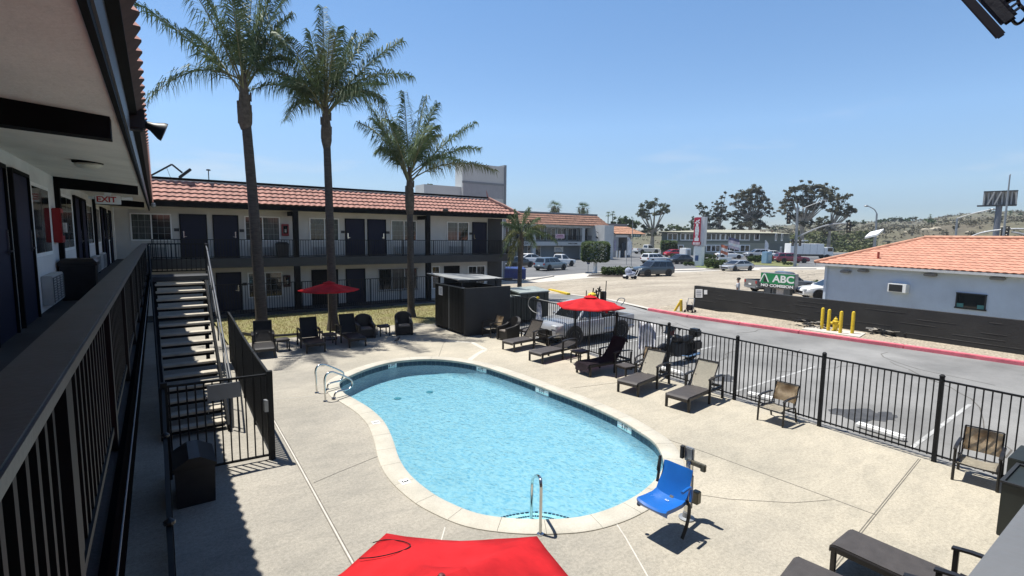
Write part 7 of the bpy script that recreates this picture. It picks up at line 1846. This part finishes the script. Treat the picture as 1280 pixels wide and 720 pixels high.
def feather(label, px, py_top, py_base, w):
    b0 = G(px, py_base); t = thing('feather_flag', label, 'feather flag', (b0.x, b0.y, 0), 0, 'white feather banners'); H = ZA(px, py_top, b0)
    MB().tube([(0, 0, 0), (0, 0, H*.8), tuple(rh_f*.25+Vector((0, 0, H)))], .035, 6).build('pole', MT['galv'], t)
    mb = MB(); rows = []
    for i in range(8):
        z = lerp(H*.35, H*.98, i/7); ww = w*math.sin(PI*min(.97, .18+.8*i/7))**.6
        rows.append([rh_f*(.02+ww*j/3)+dh_f*.06*math.sin(2*j+i)+Vector((0, 0, z)) for j in range(4)])
    mb.grid(rows); mb.build('banner', mat('white_banner', (.70, .70, .70), .9, var=.12, scale=3), t, norm=False)
feather('white feather banner on the island near the pushcart', 783, 296, 331, .75)
feather('white feather banner by the corner of the green building', 955, 300, 321, .8)
p = G(789, 333); t = thing('flag_pole', 'bare thin pole beside the feather banner on the island', 'pole', (p.x, p.y, 0)); MB().tube([(0, 0, 0), (0, 0, ZA(789, 272, p))], .04, 6).build('pole', MT['galv'], t)
p = G(735, 341); t = thing('street_sign', 'small blue sign on a post left of the drum shaped tree', 'sign', (p.x, p.y, 0)); MB().tube([(0, 0, 0), (0, 0, 1.45)], .03, 6).build('post', MT['galv'], t); sg = MB().cbox((0, -.03, 1.25), (.42, .03, .62)).build('sign_face', mat('blue_sign', (.035, .06, .20), .5, var=.1), t)
MB().cbox((0, -.05, 1.12), (.26, .01, .1)).build('sign_mark', MT['text_white'], sg)
p = G(787, 348.5); t = thing('pushcart', 'small pushcart piled with pale blue bundles at the far kerb', 'pushcart', (p.x, p.y, -.01), R(-20))
mb = MB(); mb.ball((-.15, 0, .72), .34, (1, .9, 1.05)); mb.ball((.32, .05, .52), .24, (1.3, 1, .7)); mb.ball((-.05, -.1, .45), .3, (1.3, 1, .6)); mb.build('bundles', mat('pale_blue_cloth', (.30, .33, .42), .95, var=.35, scale=5, bump=.6, bscale=9), t, smooth=True)
mb = MB(); mb.box(-.55, -.28, .24, .62, .28, .36); mb.tube([(.6, .2, .3), (.85, .2, .8), (.85, -.2, .8), (.6, -.2, .3)], .025, 6); mb.build('tray', MT['white'], t)
for x in (-.42, .42):
    for y in (-.26, .26): MB().lathe([(0, -.03), (.17, -.03), (.17, .03), (0, .03)], (x, y, .17), 14, Matrix.Rotation(PI/2, 3, 'X')).build('wheel', MT['tyre'], t)
p = G(958, 329); t = thing('utility_box', 'small pale blue utility box on the verge by the red SUV', 'utility box', (p.x, p.y, 0)); MB().cbox((0, 0, .9), (1.5, .9, 1.8)).build('cabinet', mat('light_blue_box', (.22, .36, .50), .6, var=.1), t, bevel=.06); MB().cbox((0, -.46, .9), (.9, .03, .9)).build('door', mat('light_blue_door', (.36, .46, .56), .6, var=.1), t)
p = onray(856, 323); t = thing('utility_box', 'white equipment box left of the pylon', 'utility box', (p[0], p[1], 0)); MB().cbox((0, 0, .95), (1.5, 1.4, 1.9)).build('cabinet', MT['white'], t, bevel=.06); MB().cbox((.1, -.72, .9), (.8, .04, 1.3)).build('door', MT['galv'], t)
p = onray(906, 330); t = thing('low_sign', 'low white board sign among the shrubs right of the pylon', 'sign', (p[0], p[1], 0), R(-35)); MB().cbox((0, 0, .75), (1.9, .2, .5)).build('board', MT['white'], t, bevel=.02); MB().cbox((-.7, 0, .25), (.12, .12, .5)).build('leg', MT['white'], t); MB().cbox((.7, 0, .25), (.12, .12, .5)).build('leg', MT['white'], t)

# white box truck
p = onray(1014, 323.5); t = thing('box_truck', 'white box truck parked behind the dark red SUV', 'truck', (p[0], p[1], 0), math.atan2(-.62, .78)); k = (Vector((*p, 0))-CAMP).dot(CF)/FPX
zt_ = ZA(1010, 304.5, p)
MB().box(-4.6, -1.25, .9, 1.6, 1.25, zt_).build('cargo_box', MT['white'], t, bevel=.04)
MB().box(1.65, -1.1, .7, 3.5, 1.1, 2.3).build('cab', MT['white'], t, bevel=.15); MB().box(2.4, -1.13, 1.5, 3.3, 1.13, 2.15).build('window', MT['car_glass'], t)
mb = MB(); 
for i in range(4): mb.box(-3.6+i*1.3, -1.265, 1.0, -3.56+i*1.3, -1.252, zt_-.05)
mb.build('panel_seams', MT['galv'], t)
for x in (-3, 2.4):
    for y in (-1, 1): MB().lathe([(0, -.13), (.48, -.13), (.48, .13), (0, .13)], (x, y, .48), 14, Matrix.Rotation(PI/2, 3, 'X')).build('wheel', MT['tyre'], t)
MB().box(-4.6, -.9, .55, 3.3, .9, .89).build('chassis', MT['black'], t)

# traffic signals and lamps
def curve_at(d, pxs): return [AD(px, py, d) for px, py in pxs]
def signal_head(parent, c, s=1.0):
    f = Vector((-c.x, -c.y, 0)).normalized(); r_ = Vector((-f.y, f.x, 0)); rt = Matrix((r_, f, Vector((0, 0, 1)))).transposed()
    h = MB().cbox(c, (.42*s, .3*s, 1.25*s), rt).build('signal_head', MT['black'], parent, world=True, bevel=.03)
    mb = MB()
    for z in (-.38, 0, .38): mb.ball(c+Vector((0, 0, z*s))+f*.15*s, .13*s, (1, 1, 1), 10, 6)
    mb.build('lens', mat('dark_signal_lens', (.06, .05, .03), .3, var=.2) if 'lens' not in MT else MT['lens'], h, world=True)
MT['lens'] = mat('dark_signal_lens', (.06, .05, .03), .3, var=.2)
pb = G(993.5, 333); dS = math.hypot(pb.x, pb.y)
t = thing('traffic_signal', 'tall signal pole with a long curved mast arm at the street corner', 'traffic signal', (pb.x, pb.y, 0))
MB().tube([pb, AD(995.5, 295, dS), AD(997, 258, dS)], [.22, .18, .13], 10).build('pole', MT['galv'], t, world=True, smooth=True)
MB().tube(smooth_path(curve_at(dS, ((996, 296.5), (1008, 291), (1022, 285), (1036, 281), (1050, 279.5), (1062, 279))), 5), .10, 8).build('mast_arm', MT['galv'], t, world=True, smooth=True)
MB().tube(curve_at(dS, ((998, 262.5), (1012, 257), (1030, 250))), .06, 6).build('lamp_arm', MT['galv'], t, world=True); MB().cbox(AD(1031, 250, dS), (.8, .4, .15)).build('lamp_head', MT['galv'], t, world=True)
for px, py, s in ((986, 273, 1.25), (1061, 284, 1.2), (1000, 303, .8), (991, 303, .8)): signal_head(t, AD(px, py, dS-.2), s)
mb = MB(); mb.tube(curve_at(dS, ((988, 277), (996, 283))), .05, 6); mb.tube(curve_at(dS, ((984, 277), (1000, 278))), .05, 6); mb.build('bracket', MT['galv'], t, world=True)
d_ = 118
t = thing('traffic_signal', 'distant signal arms and heads above the right end of the office roof', 'traffic signal', tuple(AD(1292, 300, d_).xy)+(0,))
mb = MB(); mb.tube([V3(AD(1292, 300, d_), 0), AD(1292, 280, d_)], .2, 8); mb.build('pole', MT['galv'], t, world=True)
mb = MB(); mb.tube(smooth_path(curve_at(d_, ((1292, 286.5), (1270, 286), (1255, 287), (1240, 288.5), (1225, 291.5), (1212, 296.5))), 4), .16, 6); mb.tube(smooth_path(curve_at(d_, ((1292, 298), (1278, 292.5), (1264, 290))), 4), .18, 6); mb.build('mast_arm', MT['galv'], t, world=True, smooth=True)
for px, py in ((1254, 291.5), (1258.5, 290)): signal_head(t, AD(px, py, d_-.3), 1.5)
def street_lamp(label, base_px, d, top, arm, r=.12):
    b0 = AD(base_px[0], base_px[1], d); t = thing('street_lamp', label, 'street lamp', (b0.x, b0.y, 0), 0, 'street lamps along the road')
    tp = AD(*top, d); MB().tube([V3(b0, 0), tp], [r*1.3, r], 8).build('pole', MT['galv'], t, world=True, smooth=True)
    am = smooth_path([tp]+curve_at(d, arm), 4); MB().tube(am, r*.6, 6).build('arm', MT['galv'], t, world=True, smooth=True)
    e_ = am[-1]; MB().ball(e_, .4, (1.3, .8, .4), 10, 6).build('lamp_head', MT['galv'], t, world=True, smooth=True)
street_lamp('street lamp with a bent arm above the left part of the office roof', (1095, 300), 105, (1096, 267), ((1093, 262), (1087, 258.5), (1083, 257.5)), .14)
street_lamp('street lamp with a long straight arm above the middle of the office roof', (1195, 300), 110, (1196.5, 273), ((1212, 268), (1228, 264), (1241, 261.5)), .14)
t = thing('mast', 'very tall thin mast in front of the billboard', 'mast', tuple(AD(1254, 300, 112).xy)+(0,)); MB().tube([V3(AD(1254, 300, 112), 0), AD(1258, 260, 112), AD(1262.5, 219, 112), AD(1263.5, 218, 112)], [.17, .13, .09, .09], 8).build('pole', MT['galv'], t, world=True)
# billboard seen from behind
dB = 140; cB = AD(1250, 248, dB); k = (cB-CAMP).dot(CF)/FPX
t = thing('billboard', 'large billboard on a single post seen from behind at the right', 'billboard', (cB.x, cB.y, 0))
f = Vector((-cB.x, -cB.y, 0)).normalized(); r_ = Vector((-f.y, f.x, 0)); 
if r_.dot(CR) < 0: r_ = -r_
rtB = Matrix((r_, f, Vector((0, 0, 1)))).transposed(); wB = 31*k; hB = 17*k
MB().cbox(cB-f*.6, (wB, .3, hB), rtB).build('panel', mat('weathered_panel', (.10, .10, .10), .9, var=.6, scale=1.2, stretch=(3, 3, .3), col2=(.26, .26, .25)), t, world=True)
mb = MB()
for i in range(8):
    x = -wB*.47+wB*.94*i/7; mb.cbox(cB+r_*x-f*.3+Vector((0, 0, 0)), (.22, .3, hB), rtB)
for i in (1, 3): mb.bar(cB+r_*(wB*(-.5+.1*i+.05))-Vector((0, 0, hB*.48))+f*.2, cB+r_*(wB*(-.5+.1*i+.22))+Vector((0, 0, hB*.48))+f*.2, .25, .25)
mb.bar(cB+r_*(wB*.49)-Vector((0, 0, hB*.5))+f*.4, cB+r_*(wB*.44)+Vector((0, 0, hB*.4))+f*.4, .2, .2); mb.build('struts', mat('pale_strut', (.33, .33, .32), .8, var=.2), t, world=True)
mb = MB(); mb.bar(cB-r_*(wB*.66)-Vector((0, 0, hB*.52)), cB+r_*(wB*.5)-Vector((0, 0, hB*.52)), 1.4, .25); mb.bar(cB-r_*(wB*.5)+Vector((0, 0, hB*.52)), cB+r_*(wB*.5)+Vector((0, 0, hB*.52)), .5, .2); mb.build('catwalk', MT['charcoal'], t, world=True)
MB().tube([V3(cB, 0), V3(cB, cB.z-hB*.45)], .5, 12).build('post', mat('grey_post', (.13, .14, .16), .7, var=.1), t, world=True, smooth=True)
# white canopy showing over the office ridge
a, b, c, d = AD(1081, 296, 60), AD(1088, 289.8, 66), AD(1105, 285.8, 66), AD(1097, 292.5, 60)
t = thing('canopy', 'sloping white canopy showing just above the office ridge', 'canopy', (b.x, b.y, 0))
mb = MB(); mb.loft([[p for p in (a, b, c, d)], [p-Vector((0, 0, .18)) for p in (a, b, c, d)]]); mb.build('roof_panel', MT['white'], t, world=True)
mb = MB()
q = (a+c)/2; mb.tube([V3(q, 0), q-Vector((0, 0, .15))], .08, 6)
mb.build('post', MT['galv'], t, world=True)

# ================================================================== HILLS
crest = {460: 290.5, 560: 291, 640: 290.5, 700: 291, 760: 289.5, 800: 288.5, 860: 288, 900: 288.5, 950: 286.5, 980: 283, 1010: 281, 1050: 280.5, 1100: 278, 1140: 278, 1165: 275, 1185: 271, 1210: 268.5, 1240: 267, 1280: 266, 1340: 263, 1420: 259, 1540: 254, 1700: 256}
ks = sorted(crest)
def cr_(px):
    for a, b in zip(ks, ks[1:]):
        if a <= px <= b:
            t_ = (px-a)/(b-a); t_ = t_*t_*(3-2*t_); return lerp(crest[a], crest[b], t_)
    return crest[ks[-1]]
hrn = random.Random(4)
rows = []
dl = [(185, 0.0), (200, .10), (215, .36), (225, .40), (270, .48), (330, .58), (400, .76), (480, .92), (540, 1.0), (640, .9)]
hpx = list(range(460, 1701, 8))
for d, f_ in dl:
    row = []
    for px in hpx:
        cz = AD(px, cr_(px), 540).z; z = -.18 + (cz+.18)*f_*(1+.06*math.sin(px*.05+d)) if f_ > 0 else -.18
        p = AD(px, 290, d); row.append(Vector((p.x, p.y, z)))
    rows.append(row)
hm = mat('dry_hillside', (.165, .142, .098), .95, var=.4, scale=.022, bump=.3, bscale=.5, col2=(.11, .11, .062), fine=.2)
struct('hill', MB().grid(rows), hm, smooth='all')
def hill_z(px, d):
    for (d0_, f0_), (d1_, f1_) in zip(dl, dl[1:]):
        if d0_ <= d <= d1_:
            t_ = (d-d0_)/(d1_-d0_); cz = AD(px, cr_(px), 540).z; return -.18+(cz+.18)*lerp(f0_, f1_, t_)
    return 0
mb = MB()
for i in range(1900):
    px = hrn.uniform(560, 1400); d = hrn.choice((hrn.uniform(196, 240), hrn.uniform(215, 330), hrn.uniform(300, 540)))
    if px < 960 and hrn.random() < .6: continue
    p = AD(px, 290, d); z = hill_z(px, d); s = hrn.uniform(.4, 1.15)*(d/260)**.7
    for j in range(6): leaves(mb, hrn, (p.x+hrn.gauss(0, s), p.y+hrn.gauss(0, s), z+s*.4+hrn.uniform(0, .4)*s), s*.55, 3, s*.5)
br_ = mb.build('brush', MT['brush'], norm=False); br_['kind'] = 'stuff'
mb = MB()
for i in range(420):        # the greener bank below
    px = hrn.uniform(978, 1090); d = hrn.uniform(186, 214)
    p = AD(px, 290, d); z = hill_z(px, d); s = hrn.uniform(.9, 1.7)
    for j in range(4): leaves(mb, hrn, (p.x+hrn.gauss(0, s), p.y+hrn.gauss(0, s), z+s*.3), s*.6, 5, s*.45)
br_ = mb.build('bank_shrubbery', leafmat('bank_green', (.05, .075, .02), (.12, .13, .04), scale=.12, trans=.15), norm=False); br_['kind'] = 'stuff'
mb = MB()
for i in range(16):
    px = hrn.uniform(1120, 1275); d = hrn.uniform(196, 222); p = AD(px, 290, d); z = hill_z(px, d); s = hrn.uniform(.5, 1.3)
    mb.ball((p.x, p.y, z), s, (1.6, 1.2, .6), 7, 5)
br_ = mb.build('rocks', mat('pale_rock', (.34, .30, .23), .9, var=.2, scale=.3)); br_['kind'] = 'stuff'
DT = [(1100, 276, 3, 'dark'), (1107, 275, 2.6, 'dark'), (1118, 273, 3.8, 'tall'), (1126, 274, 3.2, 'tall'), (1133, 274.5, 3, 'dark'), (1141, 272.5, 3.4, 'tall'), (1166, 276, 5, 'green'), (1238, 268, 5, 'airy'), (1252, 270, 4, 'airy'), (1277, 268, 4.5, 'dark'), (1080, 277, 2.6, 'green'), (1068, 278, 2.4, 'dark'), (1212, 272, 3.2, 'brown'), (1225, 273, 3.5, 'brown'), (1195, 283, 4, 'olive'), (1140, 288, 4.5, 'olive'), (1180, 290, 4.5, 'olive'), (1215, 291, 4.5, 'olive'), (1105, 287, 4, 'olive'), (976, 284, 2.5, 'dark'), (968, 286, 2.4, 'green'), (720, 289, 2, 'dark'), (790, 288, 2.5, 'dark'), (700, 289, 2.2, 'green'), (745, 289, 2.4, 'olive')]
nm_ = {'dark': 'small dark round tree', 'tall': 'small upright tree', 'green': 'rounded green bush tree', 'airy': 'thin airy tree', 'brown': 'brownish low tree', 'olive': 'olive green bush'}
where = {1100: 'left end of the hilltop row above the office', 1107: 'second from the left in the hilltop row above the office', 1118: 'tallest of the hilltop row, left half', 1126: 'middle of the hilltop row', 1133: 'right of the middle in the hilltop row', 1141: 'right end of the hilltop row before the bare hill', 1166: 'on the bare slope under the lone palm', 1238: 'just left of the billboard post', 1252: 'behind the billboard post', 1277: 'at the right picture edge beside the billboard', 1080: 'on the skyline left of the bent street lamp', 1068: 'on the skyline beside the leaning eucalyptus', 1212: 'on the brown hill right of the long lamp arm', 1225: 'on the brown hill halfway to the billboard', 1195: 'behind the long armed street lamp post', 1140: 'on the lower slope above the left half of the office ridge', 1180: 'on the lower slope above the middle of the office ridge', 1215: 'on the lower slope above the right half of the office ridge', 1105: 'on the lower slope behind the white canopy', 976: 'behind the green building right end', 968: 'over the roof vents of the green building', 720: 'far off between the two stout fan palms', 790: 'far off behind the car wash', 700: 'far off beside the left stout fan palm', 745: 'far off right of the stout fan palms'}
for i, (px, py, r, kd) in enumerate(DT):
    d = 300 if kd != 'olive' else 205
    if py < 274: d = 420
    m_ = {'dark': MT['hedge'], 'tall': MT['euc'], 'green': MT['hedge'], 'airy': MT['euc'], 'brown': MT['euc2'], 'olive': MT['brush']}[kd]
    b_ = py+r*1.1
    px_tree('distant_tree', nm_[kd]+' '+where[px], (px, b_), d, [(px, py, r), (px-r*.6, py+r*.3, r*.7), (px+r*.6, py+r*.3, r*.7)], m_, (px, py+r*.4), seed=100+i, leaf=.9*d/300, dens=.35, group='small trees on the hills', tr=.3, sub=3)

# ================================================================== AIR
hz = MB(); hz.box(-320, -320, -1.2, 700, 700, 46)
ho = hz.build('haze', None); ho['kind'] = 'stuff'
hmat = bpy.data.materials.new('haze_air'); hmat.use_nodes = True
hn_, hl_ = hmat.node_tree.nodes, hmat.node_tree.links; hn_.clear()
ho_ = hn_.new('ShaderNodeOutputMaterial'); pv = hn_.new('ShaderNodeVolumePrincipled')
pv.inputs['Color'].default_value = (.80, .88, 1.0, 1); pv.inputs['Density'].default_value = .0003; pv.inputs['Anisotropy'].default_value = .2
hl_.new(pv.outputs[0], ho_.inputs['Volume']); ho.data.materials.append(hmat)
